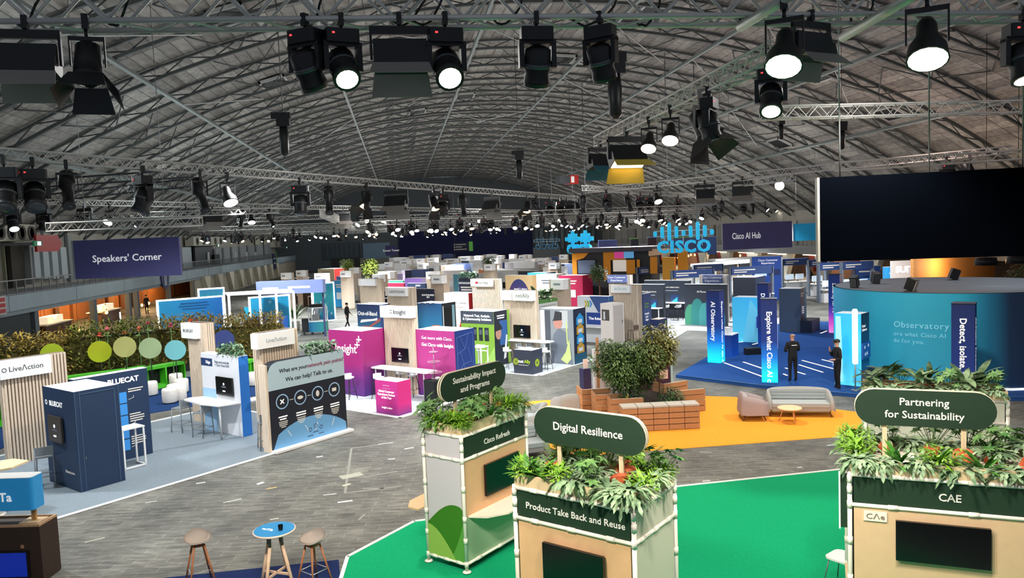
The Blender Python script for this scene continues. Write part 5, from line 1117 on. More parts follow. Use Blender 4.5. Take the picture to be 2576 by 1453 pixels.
# white table in front of the tower, stools, magenta plinth, black table with cake stand
def round_table_top(t, x0, x1, y0, y1, z=1.02, m=WHITE, r=.18): MB().rbox(x0, x1, y0, y1, z, z+.035, r).obj('table_top', m, t)
P = Vector((.72, 26.42, .015)); t = thing('counter_table', 'long white counter table in front of the magenta booth', 'table', P, R45)
round_table_top(t, 0, .65, 0, 2.95)
for x, y in ((.1, .25), (.1, 2.7), (.55, .25), (.55, 2.7)): MB().tube((x, y, 0), (x, y, 1.02), .025, 8).obj('leg', mat('dcdfe2', .4), t)
def white_stool(P, rz, label, s=1.0, group=None, leg=None):
    t = thing('white_stool', label, 'stool', P, rz, group); t.scale = (s,)*3; lgm = leg or DARK
    place('seat_shell', lm('wss', lambda: MB().lathe([(.001, .72), (.12, .725), (.2, .76), (.21, .8), (.2, .8), (.12, .745), (.001, .74)], 16, sy=.9).mesh('seat_shell', mat('e3e6ea', .5))), t)
    place('low_back', lm('wsb', lambda: MB().prism([(.21*cos(a), .19*sin(a)) for a in [.3+2.54*k/10 for k in range(11)]]+[(.185*cos(a), .165*sin(a)) for a in [2.84-2.54*k/10 for k in range(11)]], .78, .92).mesh('low_back', mat('e3e6ea', .5))), t)
    for sx, sy in ((-1, -1), (1, -1), (-1, 1), (1, 1)): place('leg', lm('wsl%d%d%s' % (sx, sy, lgm.name), lambda: MB().tube((.1*sx, .1*sy, .73), (.2*sx, .2*sy, 0), .013, 6).mesh('leg', lgm)), t)
    place('footrest', lm('wsf'+lgm.name, lambda: MB().path([(-.16, -.16, .25), (.16, -.16, .25), (.16, .16, .25), (-.16, .16, .25), (-.16, -.16, .25)], .008, 5).mesh('footrest', lgm)), t); return t
for px, py, lab in ((955, 1003, 'white stool nearest the magenta room under the long counter'), (1010, 990, 'white stool in the middle under the long counter'), (1040, 996, 'white stool behind the magenta plinth'), (880, 1003, 'white stool half hidden by the pain points board')): white_stool(gz(px, py), R45, lab)
P = gz(1003, 1047); PK = grad(((0, '8a2b86'), (.35, 'd6359a'), (1, 'e23aa0')), lo=0, hi=1.1); PK2 = grad(((0, '7a2a84'), (.35, 'f0369f'), (1, 'fb3ca6')), lo=0, hi=1.1)
la_, lb_ = (G(949, 1039)-G(1003, 1047)).length+.05, .62
t, fl, fr = booth_box(P, la_, lb_, PK, PK2, 'small magenta plinth counter announcing a partner award', h=1.12, name='plinth_counter')
t['category'] = 'counter'
fl.text('Global Customer\nExperience Partner\nof the Year', la_/2, .66, .105, LETW, .008, .03); fl.bars(la_/2, .98, (.3,), .03, .05, mat('f0a9d4', .5)); fl.bars(la_/2, .88, (.36,), .025, .05, mat('e58fc4', .5)); fl.text('Insight | cisco', la_/2, .22, .09, LETW, .008, .02)
P = gz(1094, 1017); t = thing('draped_table', 'black cloth-draped table with tiered tray behind the left capsule sign', 'table', P, radians(38))
MB().prism([(-.0, 0), (.75, -.0), (.76, .55), (.0, .56)], 0, .8).obj('black_cloth', mat('16181c', .9, grain=.2, scale=12), t)
t = thing('tiered_tray', 'silver three-tier cake stand on the black draped table', 'tray', P+Vector((.05, .5, .8))); TP = mat('cfa9bf', .25, .5)
MB().tube((0, 0, 0), (0, 0, 1.15), .018, 8).obj('stem', TP, t)
for z, r in ((.22, .3), (.6, .24), (.95, .17)): MB().lathe([(.02, z), (r*.9, z), (r, z+.025), (r*.92, z+.012), (.02, z+.012)], 20).obj('tray_plate', TP, t)
MB().ball((0, 0, 1.18), .035, 8).obj('finial', TP, t); MB().lathe([(.12, 0), (.12, .02), (.02, .05)], 14).obj('foot', TP, t)
for i, (dx, dy) in enumerate(((-.08, .12), (-.2, .25))):
    o = MB().lathe([(.07, 0), (.08, .02), (.08, .08), (.07, .09)], 14).obj('plate_stack', WHITE, loc=P+Vector((.35+dx, .12+dy, .8))); tag(o, ['white stack of small plates, right one on the black draped table', 'white stack of small plates, left one on the black draped table'][i], 'plates')
# ---------- green booth (network test)
LG = mat('86b440', .55); SLT = mat('454e5c', .55)
P = top_at(1241, 785); 
t, fl, fr = booth_box(P, 1.9, 1.15, LG, mat('1d2433', .5), 'lime green booth room with dark header and printed handheld testers')
fl.rect(0, 1.9, 1.88, 2.44, SLT, .006, 'dark_header'); fl.text('Network Test, Analysis,\n& Cybersecurity Solutions', .95, 2.16, .155, LETW, .012, .025)
for i, u in enumerate((.52, .8, 1.12, 1.45)): fl.rect(u-.09, u+.09+.02*i, 1.12, 1.72, mat('2a3038', .4), .008, 'printed_tester'); fl.rect(u-.06, u+.06+.02*i, 1.4, 1.62, mat('9fd8e8' if i == 0 else '5a636e', .4), .011, 'tester_screen')
fl.bars(.85, .95, (.5, .3, .6), .05, .12, LETW, ax='L'); fl.poly([(1.2, 0), (1.9, 0), (1.9, .9), (1.6, .5)], mat('a6d36a', .5), .007, 'pale_swoosh')
# printed worker: cap, head, shirt, tablet (flat print)
fr.rect(.05, .95, .05, 2.4, mat('1a2233', .5), .006, 'photo_print'); fr.rect(.4, .95, .9, 2.0, mat('2f5f9e', .5), .008, 'photo_window'); fr.poly([(.05, .05), (.7, .05), (.62, .7), (.3, 1.05), (.05, 1.0)], mat('232b3a', .5), .01, 'printed_shirt'); fr.disc(.3, 1.45, .2, mat('b98a78', .6), .011, 'printed_head', rv=.28); fr.poly([(.08, 1.55), (.62, 1.62), (.5, 1.8), (.35, 1.95), (.12, 1.9)], mat('20242c', .5), .013, 'printed_cap'); fr.poly([(.62, .25), (.8, .3), (.95, 1.3), (.85, 1.35)], mat('e8edf2', .4), .013, 'printed_tablet'); fr.bars(.5, 2.25, (.55, .5), .05, .1, LETW, .012, ax='C')
fr.rect(.97, 1.15, .02, 2.44, LG, .007, 'green_edge')
TLn = G(1276, 790, 2.44); TRn = G(1349, 778, 2.44); P = Vector((5.86, 33.12, .015))
t, f = tower(P, R45, 1.72, 'L', 'netAlly', 'slatted tower with white sign box between the green room and the photo room', h=3.28, lb=.25, signh=.46, signw=1.1, tsize=.27, sdx=.62, txt='6f7a66')
f.rect(-.1, .64, 2.82, 3.28, mat('f3efe8', .5), .1, 'sign_return', th=.1); tv(f, .5, 1.42, 1.12, 1.7, logo=True)
P = top_at(1441, 779)
t, fl, fr = booth_box(P, 1.78, 1.06, mat('8f969c', .6), mat('1b2740', .5), 'grey photo-print booth room showing a technician with backpack from behind')
fl.rect(0, .28, 0, 2.38, mat('e2e4e6', .6), .006, 'photo_light_area'); fl.rect(.28, .58, 0, 2.38, mat('4e555e', .6), .006, 'photo_dark_rack'); fl.rect(1.1, 1.5, 1.6, 2.38, mat('c3c9c9', .6), .006, 'photo_wall')
fl.poly([(.45, 0), (1.7, 0), (1.6, .9), (1.35, 1.45), (1.0, 1.6), (.72, 1.3), (.6, .8)], mat('6d7684', .7), .01, 'printed_shirt'); fl.disc(.98, 1.82, .23, mat('c88f80', .6), .012, 'printed_head', rv=.26); fl.poly([(.7, 1.9), (1.2, 1.95), (1.2, 2.3), (.85, 2.35), (.78, 2.05)], mat('33353b', .6), .014, 'printed_cap')
fl.poly([(1.08, .2), (1.4, .02), (1.62, .25), (1.55, 1.15), (1.35, .55)], mat('ccd98c', .6), .015, 'printed_backpack'); fl.line(1.45, .9, 1.42, 1.9, .06, mat('ccd98c', .6), .016, 'printed_strap'); fl.poly([(.05, .6), (.25, .4), (.3, 1.0), (.15, 1.3)], mat('dfe6ea', .5), .01, 'printed_paper')
CY = mat('2f9fe0', .5); GO = mat('c99b3c', .5)
for k, m_ in enumerate((CY, GO, CY, GO)): v = 1.72-k*.42; fr.poly([(.25, v), (.85, v), (.85, v+.3), (.55, v+.52), (.25, v+.3)], m_, .007+k*.001, 'printed_tag'); fr.rect(.38, .72, v+.08, v+.24, mat('dfe6ee', .5), .013, 'printed_card')
fr.rect(.05, 1.0, .02, .45, mat('1d5a78', .6), .012, 'printed_fan')
P = Vector((6.15, 32.05, .015)); t = thing('counter_table', 'white counter table in front of the green booth tower', 'table', P, R45); round_table_top(t, 0, .65, 0, 2.75)
for x, y in ((.1, .25), (.55, .25), (.1, 2.5), (.55, 2.5)): MB().tube((x, y, 0), (x, y, 1.02), .03, 8).obj('leg', mat('dcdfe2', .4), t)
for px, py, lab in ((1278, 927, 'white stool with dark legs beside the green room'), (1310, 915, 'white stool behind the dark branded counter, left'), (1335, 915, 'white stool behind the dark branded counter, right'), (1375, 930, 'white stool right of the dark branded counter')): white_stool(gz(px, py), R45, lab)
P = gz(1340, 943); t, fl, fr = booth_box(P, .95, .75, mat('343b4c', .5), mat('3b4356', .5), 'dark slate branded counter with lime green logo', h=1.0, name='plinth_counter'); t['category'] = 'counter'
fl.text('net', .38, .52, .2, LETW, .008, .015); fl.text('Ally', .7, .52, .2, mat('b8d631', .5, emit=.1), .008, .015); fl.bars(.5, .38, (.5,), .02, .05, LETC)
for r in (.06, .1, .14): fl.ring(.12, .5, r, .02, mat('b8d631', .5), .008, 'signal_logo'); fr.ring(.35, .45, r+.02, .03, mat('b8d631', .5), .008, 'signal_logo')
P = gz(1212, 940); t = thing('frame_table', 'white frame table between the blue and the lime booth', 'table', P, R45)
for x in (0, .45):
    for y in (0, .5): MB().bx(x-.025, x+.025, y-.025, y+.025, 0, 1.08).obj('leg', WF, t)
MB().bx(-.04, .5, -.04, .54, 1.08, 1.12).obj('table_top', WF, t); MB().bx(.1, .5, .0, .4, .0, .35).obj('low_box', NAVY, t)
# ================================================================== left zone: hedge island, green frame seats, blue light-frame stage
def bush_mesh(L_, W_, H_, n, m, seed, size=.16):
    r = random.Random(seed); b = MB()
    for i in range(n):
        x, y, z = r.uniform(0, L_), r.uniform(0, W_), r.uniform(.05, H_)*(1-.15*r.random())
        leaf(b, (x, y, z), (r.uniform(-1, 1), r.uniform(-1, 1), r.uniform(-.1, 1.4)), r.uniform(size*.6, size*1.5), size*.35, .7, 2)
    return b
def hedge(P, rz, L_, W_, H_, label, m, seed, dens=520):
    t = thing('grass_hedge', label, 'hedge', P, rz)
    bush_mesh(L_, W_, H_, int(L_*W_*dens*H_/1.5), m, seed, .24).obj('foliage', m, t)
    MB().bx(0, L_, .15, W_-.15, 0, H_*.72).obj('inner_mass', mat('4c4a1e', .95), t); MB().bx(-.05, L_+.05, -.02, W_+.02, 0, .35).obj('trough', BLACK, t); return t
hA, hB = G(-30, 1010), G(420, 955)
ang = atan2((hB-hA).y, (hB-hA).x)
hedge(hA+Vector((-.3, .9, .02)), ang, 3.2, 1.3, 2.5, 'amber ornamental grasses at the left edge behind the slatted wall', OLIVE, 1)
hedge(hA+Vector((2.4, 1.9, .02)), ang, 3.4, 1.4, 2.75, 'dark green grass hedge behind the lime disc', leafmat('566a24', '96a040'), 2)
hC = G(430, 950)
hedge(hC+Vector((-.9, 1.2, .02)), ang-.1, 2.6, 1.4, 2.7, 'golden grass hedge behind the pale discs', OLIVE, 3)
hedge(hC+Vector((1.7, 1.3, .02)), ang-.35, 3.0, 1.4, 2.6, 'golden brown grass hedge around the navy disc', leafmat('86762f', 'bfa85c'), 4)
# flowers on the hedge
random.seed(8)
for px, py in ((270, 822), (372, 808), (480, 800), (495, 803), (430, 812), (315, 830), (250, 835), (350, 820)):
    P = at(px, py+16, 31.4); b = MB()
    for i in range(14):
        a = random.uniform(0, 6.28); e = random.uniform(0, 1.4); leaf(b, (0, 0, .15), (cos(a)*cos(e), sin(a)*cos(e), sin(e)), .16, .1, .8, 2)
    t = thing('flower_cluster', 'coral flower cluster rising from the grass hedge', 'flower', P, group='coral flowers on the hedge'); b.obj('petals', mat(random.choice(['d9604a', 'c95a6e', 'e07a52']), .7), t)
    b = MB()
    for i in range(8): a = random.uniform(0, 6.28); leaf(b, (0, 0, -.1), (cos(a), sin(a), .5), .25, .09, .9, 3)
    b.tube((0, 0, .15), (0, 0, -P.z+.05), .02, 5); b.obj('leaves', FATS, t)
# coloured discs on stems
for px, py, r, h, lab in ((251, 884, .43, 'c4cf1c', 'lime yellow disc, largest bright one in front of the dark hedge'), (314, 872, .42, 'c7c878', 'pale olive disc second from left in front of the hedge'), (378, 875, .42, 'a3b98a', 'sage green disc third from left in front of the hedge'), (441, 880, .4, '6fb8bd', 'turquoise disc in front of the golden hedge'), (563, 855, .42, '26356e', 'navy disc in front of the hedge right of the sign tower'), (131, 890, .42, 'b5cf2a', 'lime disc peeping over the slatted wall')):
    P = at(px, py, 30.5 if px < 500 else 31.5); t = thing('colour_disc', lab, 'disc', (P.x, P.y, 0), radians(20))
    MB().lathe([(.001, -.03), (r, -.03), (r, .03), (.001, .03)], 32, smooth=False, M=Matrix.Translation((0, 0, P.z)) @ Matrix.Rotation(pi/2, 4, 'X')).obj('disc', mat(h, .6), t); MB().tube((0, .04, 0), (0, .04, P.z), .02, 6).obj('stem', DARK, t)
# lime green open frame benches
LIM = mat('4fc02a', .5)
def green_frame(P, Q, label, h=.95, d=.45):
    L_ = (Q-P).xy.length; t = thing('green_frame_bench', label, 'frame', (P.x, P.y, .03), atan2((Q-P).y, (Q-P).x))
    MB().bx(0, L_, 0, d, h-.12, h).obj('top_beam', LIM, t); MB().bx(0, L_, 0, d, 0, .16).obj('bottom_beam', LIM, t); MB().bx(0, L_, d-.03, d, .16, h-.12).obj('dark_back', BLACK, t)
    n = max(2, int(L_/.95))
    for k in range(n+1): piece('divider', LIM, t, L_*k/n-.03, L_*k/n+.03, 0, d-.03, .16, h-.12)
green_frame(G(-30, 1085), G(75, 1055), 'lime green open frame left of the slatted wall')
green_frame(G(165, 1012), G(375, 980), 'lime green open frame behind the storage room'); green_frame(G(372, 985), G(468, 965), 'lime green open frame beside the white poufs'); green_frame(G(620, 968), G(648, 958), 'lime green frame end right of the blue counter wall')
# white poufs
PF = mat('e9e4da', .85, grain=.04); pfm = MB().lathe([(.2, 0), (.22, .03), (.225, .38), (.2, .44), (.001, .45)], 20).mesh('upholstery', PF); pbm = MB().lathe([(.205, -.015), (.205, .01)], 16).mesh('base', DARK)
for px, py, lab in ((386, 965, 'cream pouf by the lime frame, farthest left'), (380, 995, 'cream pouf below the red-dotted one, partly behind the navy wall'), (444, 973, 'cream pouf in the middle by the lime frame'), (458, 988, 'pale pouf with green tray'), (452, 1000, 'pale pouf in the middle of the cluster'), (440, 1003, 'pale pouf left of the cluster middle'), (428, 1014, 'nearest pale pouf of the cluster'), (640, 970, 'cream pouf right of the blue counter wall'), (452, 1008, 'pale pouf with strap next to the nearest one')):
    t = thing('pouf', lab, 'pouf', gz(px, py, .045)); t.scale = (1.2,)*3; place('upholstery', pfm, t); place('base', pbm, t)
# blue light-frame stage structures
def light_frame(P, rz, w, h, m, label, d=.25, fr=.09, base=0.0):
    t = thing('light_frame_wall', label, 'booth', P, rz); f = Face(t, (0, 0, 0), (1, 0, 0)); WG = mat('ffffff', .5, emit=1.6)
    MB().bx(fr, w-fr, .04, d, base+fr, h-fr).obj('blue_panel', m, t)
    for x0, x1, z0, z1 in ((0, w, h-fr, h), (0, w, base, base+fr), (0, fr, base+fr, h-fr), (w-fr, w, base+fr, h-fr)): MB().bx(x0, x1, 0, d, z0, z1).obj('frame_bar', WG, t)
    return t, f
BLU = grad(((0, '1c8fbd'), (.5, '0d78b8'), (1, '0b4f9e')), 'X', 0, 4.5); BLU2 = grad(((0, '1d9ac6'), (1, '2aa7d6')), 'Z', 0, 3); TEA = grad(((0, '0f4f92'), (.2, '1f93b8'), (.6, '2fb0bd'), (1, '1f7fae')), 'Z', 0, 3)
def lf(px0, py0, px1, py1, ytop, m, label, z0=0.0):
    A, B = G(px0, py0), G(px1, py1); A.z = .02; h = hz(A, ytop); t, f = light_frame(A, atan2((B-A).y, (B-A).x), (B-A).xy.length, h, m, label); return t, f, h, (B-A).xy.length
t, f, h, w = lf(402, 868, 569, 850, 756, BLU, 'big blue light-framed wall with printed portrait, left of the stage')
f.bars(w*.55, h*.9, (1.6, 1.8, 1.4), .06, .17, mat('0a5f9e', .6)); f.disc(w*.52, h*.45, .33, mat('1b2f6e', .7), .012, 'printed_hair'); f.disc(w*.5, h*.4, .16, mat('7a4a3a', .7), .016, 'printed_face', rv=.22); f.poly([(w*.43, h*.1), (w*.62, h*.1), (w*.56, h*.3), (w*.48, h*.3)], mat('c24a3a', .7), .014, 'printed_top')
t, f, h, w = lf(632, 848, 735, 838, 748, BLU2, 'light-framed cyan wall behind the stage furniture')
f.disc(w*.5, h*.85, .12, mat('7fd0ea', .6), .01)
t, f, h, w = lf(505, 842, 572, 836, 727, TEA, 'small teal light-framed panel behind the big blue wall')
t, f, h, w = lf(790, 812, 846, 806, 713, TEA, 'tall teal light-framed poster wall with falling streaks')
random.seed(9)
for i in range(16): u, v = random.uniform(.2, w-.3), random.uniform(.3, h-.4); f.line(u, v, u+.12, v+.22, .025, mat('8fd8e0', .6), .012, 'printed_streak')
for u, v, r in ((w*.5, h*.66, .16), (w*.35, h*.5, .07), (w*.55, h*.42, .1), (w*.8, h*.2, .06)): f.disc(u, v, r, mat('9fdfe4', .6), .013, 'printed_bubble', rv=r*1.3)
# stage roof beams
RW = mat('f6f7f8', .5, emit=.7)
for (a, b_, lab) in (((570, 741, 3.0), (740, 733, 3.0), 'white beam along the front of the stage roof'), ((560, 738, 3.1), (735, 728, 3.1), 'second white beam behind the stage front')):
    A, B = G(*a), G(*b_); tag(MB().tube((0, 0, 0), B-A, .07, 6).obj('roof_beam', RW, loc=A), lab, 'beam')
for k, (px, pt) in enumerate(((575, 741), (653, 738), (694, 735), (738, 733))):
    A = G(px, pt, 3.0); tag(MB().bx(-.06, .06, -.06, .06, 0, 3.0).obj('roof_post', RW, loc=(A.x, A.y, 0.02)), ['white lit post at the left of the stage roof', 'white lit post, second from left under the stage roof', 'white lit post, third from left under the stage roof', 'white lit post at the right of the stage roof'][k], 'post')
P = G(645, 735, 2.9); t = thing('fascia_sign', 'pale periwinkle sign band above the stage, with two words', 'sign', (P.x, P.y, 2.75), radians(-12)); MB().bx(0, 4.2, 0, .6, 0, .8).obj('sign_band', mat('8fa0dc', .5, emit=.1), t); f = Face(t, (0, 0, 0), (1, 0, 0)); f.bars(.9, .42, (1.0,), .13, .2, LETW); f.bars(2.7, .45, (1.4,), .13, .2, LETW)
for x in (.1, 4.1): MB().bx(x-.05, x+.05, .2, .3, -2.75, 0).obj('post', mat('3a4670', .6), t)
P = gz(618, 842); t = thing('totem', 'slim cyan totem beside the stage', 'totem', P, radians(-10)); MB().bx(0, .55, 0, .12, 0, 1.8).obj('board', mat('2ab0d4', .5, emit=.15), t); Face(t, (0, 0, 0), (1, 0, 0)).bars(.27, 1.15, (.3, .35), .04, .1, mat('1a6a8a', .6))
def wing_chair(P, rz, label, m):
    t = thing('wing_chair', label, 'chair', P, rz)
    MB().rbox(-.4, .4, -.35, .35, .18, .45, .1).obj('seat', m, t); MB().prism([(-.4, .3), (-.4, -.2), (-.33, -.2), (-.3, .22), (.3, .22), (.33, -.2), (.4, -.2), (.4, .3)], .45, 1.35).obj('backrest', m, t); MB().lathe([(.25, 0), (.25, .03), (.04, .05), (.04, .18)], 12).obj('foot', BLACK, t)
wing_chair(gz(652, 853), radians(-30), 'blue high-backed chair on the stage, left', mat('2a5fc0', .6)); wing_chair(gz(706, 851), radians(-40), 'blue high-backed chair on the stage, right', mat('2f6fd0', .6)); wing_chair(gz(638, 860), radians(160), 'dark brown high-backed chair seen from behind on the stage', mat('2a2226', .6))
P = gz(682, 858); t = thing('stage_lectern', 'grey lectern desk on the stage between the blue chairs', 'lectern', P, radians(-20)); MB().prism([(-.35, 0), (.35, 0), (.45, 1.1), (-.45, 1.1)], -.3, .3, Matrix(((1, 0, 0, 0), (0, 0, -1, 0), (0, 1, 0, 0), (0, 0, 0, 1)))).obj('body', mat('4d5a62', .5), t); MB().bx(-.5, .5, -.35, .35, 1.1, 1.16).obj('top', mat('6f7c84', .5), t)
for px, py, s_, lab in ((590, 848, 1.1, 'palm-like plant at the left end of the stage'), (745, 830, 1.5, 'tall palm plant at the right end of the stage')):
    b = MB(); random.seed(px)
    for i in range(22): a = random.uniform(0, 6.28); e = random.uniform(.5, 1.3); leaf(b, (0, 0, .6), (cos(a)*cos(e), sin(a)*cos(e), sin(e)), 1.1, .16, 1.0, 5)
    t = thing('palm_plant', lab, 'plant', gz(px, py)); t.scale = (s_*.8,)*3; b.obj('foliage', TREEM, t); MB().tube((0, 0, .3), (0, 0, .65), .03, 6).obj('stem', BARK, t); MB().lathe([(.2, 0), (.28, .5), (.25, .5), (.2, .45)], 14).obj('pot', mat('cfcabb', .7), t)
# coffee cart
P = gz(778, 842); t = thing('coffee_cart', 'teal coffee cart with white canopy frame on wheels', 'cart', P, radians(-5))
MB().bx(0, 1.1, 0, .7, .15, .8).obj('teal_body', grad(((0, '1f6fa0'), (1, '2f8f8a')), 'X', 0, 1.1), t); MB().bx(-.45, 0, .1, .7, .15, 1.0).obj('side_cabinet', DARK, t); MB().bx(0, 1.1, 0, .7, .8, .86).obj('counter', WF, t)
for x in (0.03, 1.07):
    for y in (.03, .67): MB().bx(x-.03, x+.03, y-.03, y+.03, .86, 1.7).obj('canopy_post', WF, t)
MB().bx(0, 1.1, 0, .7, 1.66, 1.72).obj('canopy', WF, t); MB().bx(.1, .9, .1, .6, 1.72, 1.9).obj('awning', BLACK, t); MB().bx(.2, .6, .2, .5, .86, 1.25).obj('coffee_machine', STEEL, t)
for x in (-.3, .2, .9): MB().lathe([(.07, -.03), (.07, .03)], 12, M=Matrix.Translation((x, .02, .07)) @ Matrix.Rotation(pi/2, 4, 'X')).obj('wheel', BLACK, t)
# ================================================================== planter island on the orange carpet
def slat_crate(t, x0, x1, y0, y1, h, n=4, m=PINE, top=True):
    MB().bx(x0+.03, x1-.03, y0+.03, y1-.03, 0, h-.02).obj('core', mat('5a412c', .9), t)
    for k in range(n):
        z0, z1 = h*k/n+.011, h*(k+1)/n-.011
        piece('plank', m, t, x0, x1, y0, y0+.03, z0, z1); piece('plank', m, t, x0, x0+.03, y0+.03, y1, z0, z1); piece('plank', m, t, x1-.03, x1, y0+.03, y1, z0, z1); piece('plank', m, t, x0+.03, x1-.03, y1-.03, y1, z0, z1)
def bench(Q, P, n, d, h, label, cap=mat('b9b6ae', .8), nb=4):
    L_ = (Q-P).xy.length; t = thing('plank_bench', label, 'bench', (P.x, P.y, .012), atan2((Q-P).y, (Q-P).x)); s = L_/n
    for k in range(n): slat_crate(t, k*s+.008, (k+1)*s-.008, 0, d, h-.05, nb)
    for k in range(n): piece('seat_pad', cap, t, k*s+.01, (k+1)*s-.01, 0, d, h-.05, h)
    return t
cream = mat('d3cfc4', .8)
IA, IB = G(1606, 1086), G(1762, 1078)
t = bench(IB, IA-(IB-IA).normalized()*.45, 5, .5, .72, 'long plank bench with pale seat pads in front of the planted island')
def crate_seat(px, py, w, d, h, rz, label):
    P = gz(px, py, .012); t = thing('crate_seat', label, 'seat', P, rz)
    slat_crate(t, 0, w, 0, d, .36, 2); MB().bx(.02, w-.02, .02, d-.02, .34, .37).obj('seat_board', wood('e2cfae', .1), t)
    for k in range(2): piece('plank', PINE, t, 0, w, 0, .04, .38+k*.17, .53+k*.17); piece('plank', PINE, t, 0, .04, .04, d, .38+k*.17, .53+k*.17)
    MB().bx(.05, w-.02, .05, .09, .38, .7).obj('back_pad', cream, t)
crate_seat(1466, 1035, .95, .8, .7, radians(0), 'wooden crate seat farthest left of the planted island')
crate_seat(1500, 1050, .95, .8, .7, radians(-4), 'wooden crate seat second from left of the planted island')
crate_seat(1538, 1063, 1.0, .7, .7, radians(-6), 'wooden crate seat beside the left end of the long plank bench')
crate_seat(1700, 1040, 1.0, .7, .7, radians(2), 'wooden crate seat right of the planted island')
crate_seat(1672, 1020, 1.0, .6, .7, radians(20), 'wooden crate seat at the back right of the planted island')
crate_seat(1655, 985, .6, .3, 1.0, radians(8), 'small wooden crate at the foot of the dark poster')
o = MB().prism([(p.x, p.y) for p in (G(1560, 1066), G(1745, 1058), G(1700, 1010), G(1590, 1012))], .01, .4).obj('planter_bed', mat('3a2c22', .9, grain=.3)); tag(o, 'dark soil bed inside the planted island', 'planter')
def tree(P, H_, r, m, label, n=900, trunk=.05, seed=1, zc=None, sz=1.0, ls=.13, name='leafy_tree', stem=True):
    rn = random.Random(seed); t = thing(name, label, 'tree', P); b = MB(); zc = zc or H_-r*sz
    lumps = [(rn.uniform(-.55, .55)*r, rn.uniform(-.55, .55)*r, zc+rn.uniform(-.6, .55)*r*sz, r*rn.uniform(.42, .62)) for _ in range(12)]
    for i in range(n):
        cx, cy, cz, cr = rn.choice(lumps); a = rn.uniform(0, 6.28); e = math.asin(rn.uniform(-1, 1)); q = cr*rn.uniform(.7, 1.0)
        leaf(b, (cx+q*cos(a)*cos(e), cy+q*sin(a)*cos(e), cz+q*sin(e)*sz), (cos(a)+rn.uniform(-.6, .6), sin(a)+rn.uniform(-.6, .6), rn.uniform(-.5, .7)), rn.uniform(ls*.7, ls*1.3), ls*.42, .7, 2)
    b.obj('crown', m, t)
    if stem:
        k = MB().tube((0, 0, 0), (.04*r, .05*r, zc*.7), trunk, 8, trunk*.7)
        for lx, ly, lz, lr in lumps[:5]: k.tube((.04*r, .05*r, zc*.6), (lx, ly, lz), trunk*.45, 5, trunk*.2)
        k.obj('trunk', BARK, t)
    return t
P = G(1600, 1050); tree(Vector((P.x, P.y+.6, .3)), 2.2, 1.0, TREEM, 'bushy green tree in the middle of the planted island', 8000, .05, 2, ls=.12)
tree(Vector((*G(1545, 1035).xy, .3)), 2.1, .8, leafmat('2f4a24', '5f7a44'), 'dark green tree at the left of the planted island', 5000, .04, 3, ls=.12)
tree(Vector((*G(1660, 1030).xy, .3)), 2.5, .62, leafmat('6a6f30', '96935a'), 'airy yellowish bamboo at the right of the planted island', 3600, .025, 4, sz=1.5, ls=.14)
tree(Vector((*G(1690, 1046).xy, .2)), .75, .45, DEEP, 'low dark shrub at the right of the planted island', 700, .04, 5, ls=.1)
tree(Vector((*G(1590, 1050).xy, .2)), .8, .5, DEEP, 'low dark shrub at the foot of the middle tree', 700, .04, 6, ls=.1)
# posters and pedestal around the island
P = gz(1604, 1000); t = thing('poster_board', 'dark poster wall with green and turquoise arches behind the island', 'board', P, radians(-4)); hh = hz(P, 868); f = Face(t, (0, 0, 0), (1, 0, 0)); W_ = (G(1697, 998)-G(1604, 1000)).xy.length
MB().bx(0, W_, 0, .12, 0, hh).obj('board', mat('3a1d3a', .6), t)
f.rect(0, W_*.42, hh*.82, hh, mat('63ac35', .6), .005, 'green_corner'); f.disc(W_*.2, hh*.83, W_*.2, mat('141a20', .6), .008, 'dark_arch'); f.rect(W_*.5, W_, hh*.8, hh, mat('55b8c6', .6), .005, 'turquoise_corner'); f.disc(W_*.72, hh*.8, W_*.24, mat('161627', .6), .008, 'dark_arch'); f.rect(W_*.94, W_, 0, hh, mat('9fc6cf', .6), .006, 'pale_edge')
f.rect(W_*.62, W_*.86, hh*.33, hh*.5, mat('e3c3b4', .6), .008, 'pale_square'); f.bars(W_*.65, hh*.66, (.3, .5, .4), .025, .08, LETC)
P = gz(1497, 990); t = thing('poster_board', 'pale grey poster wall seen edge-on left of the island trees', 'board', P, radians(20)); MB().bx(0, 1.6, 0, .12, 0, hz(P, 880)).obj('board', mat('d6d3d6', .6), t); MB().bx(.1, .2, -.03, 0, .1, 2.0).obj('timber_strip', PINE, t)
P = gz(1470, 1005); t = thing('pedestal', 'slim navy pedestal with a card holder left of the island', 'pedestal', P, radians(15)); MB().bx(0, .3, 0, .3, 0, 1.05).obj('body', mat('2a2b55', .5), t); MB().bx(.06, .24, .1, .12, 1.05, 1.38).obj('card', mat('e9d3cb', .6), t)
t = plant('strap', gz(1512, 985, .7), 'dark strap-leaved plant beside the pale poster wall', 3.0, pot=False); 
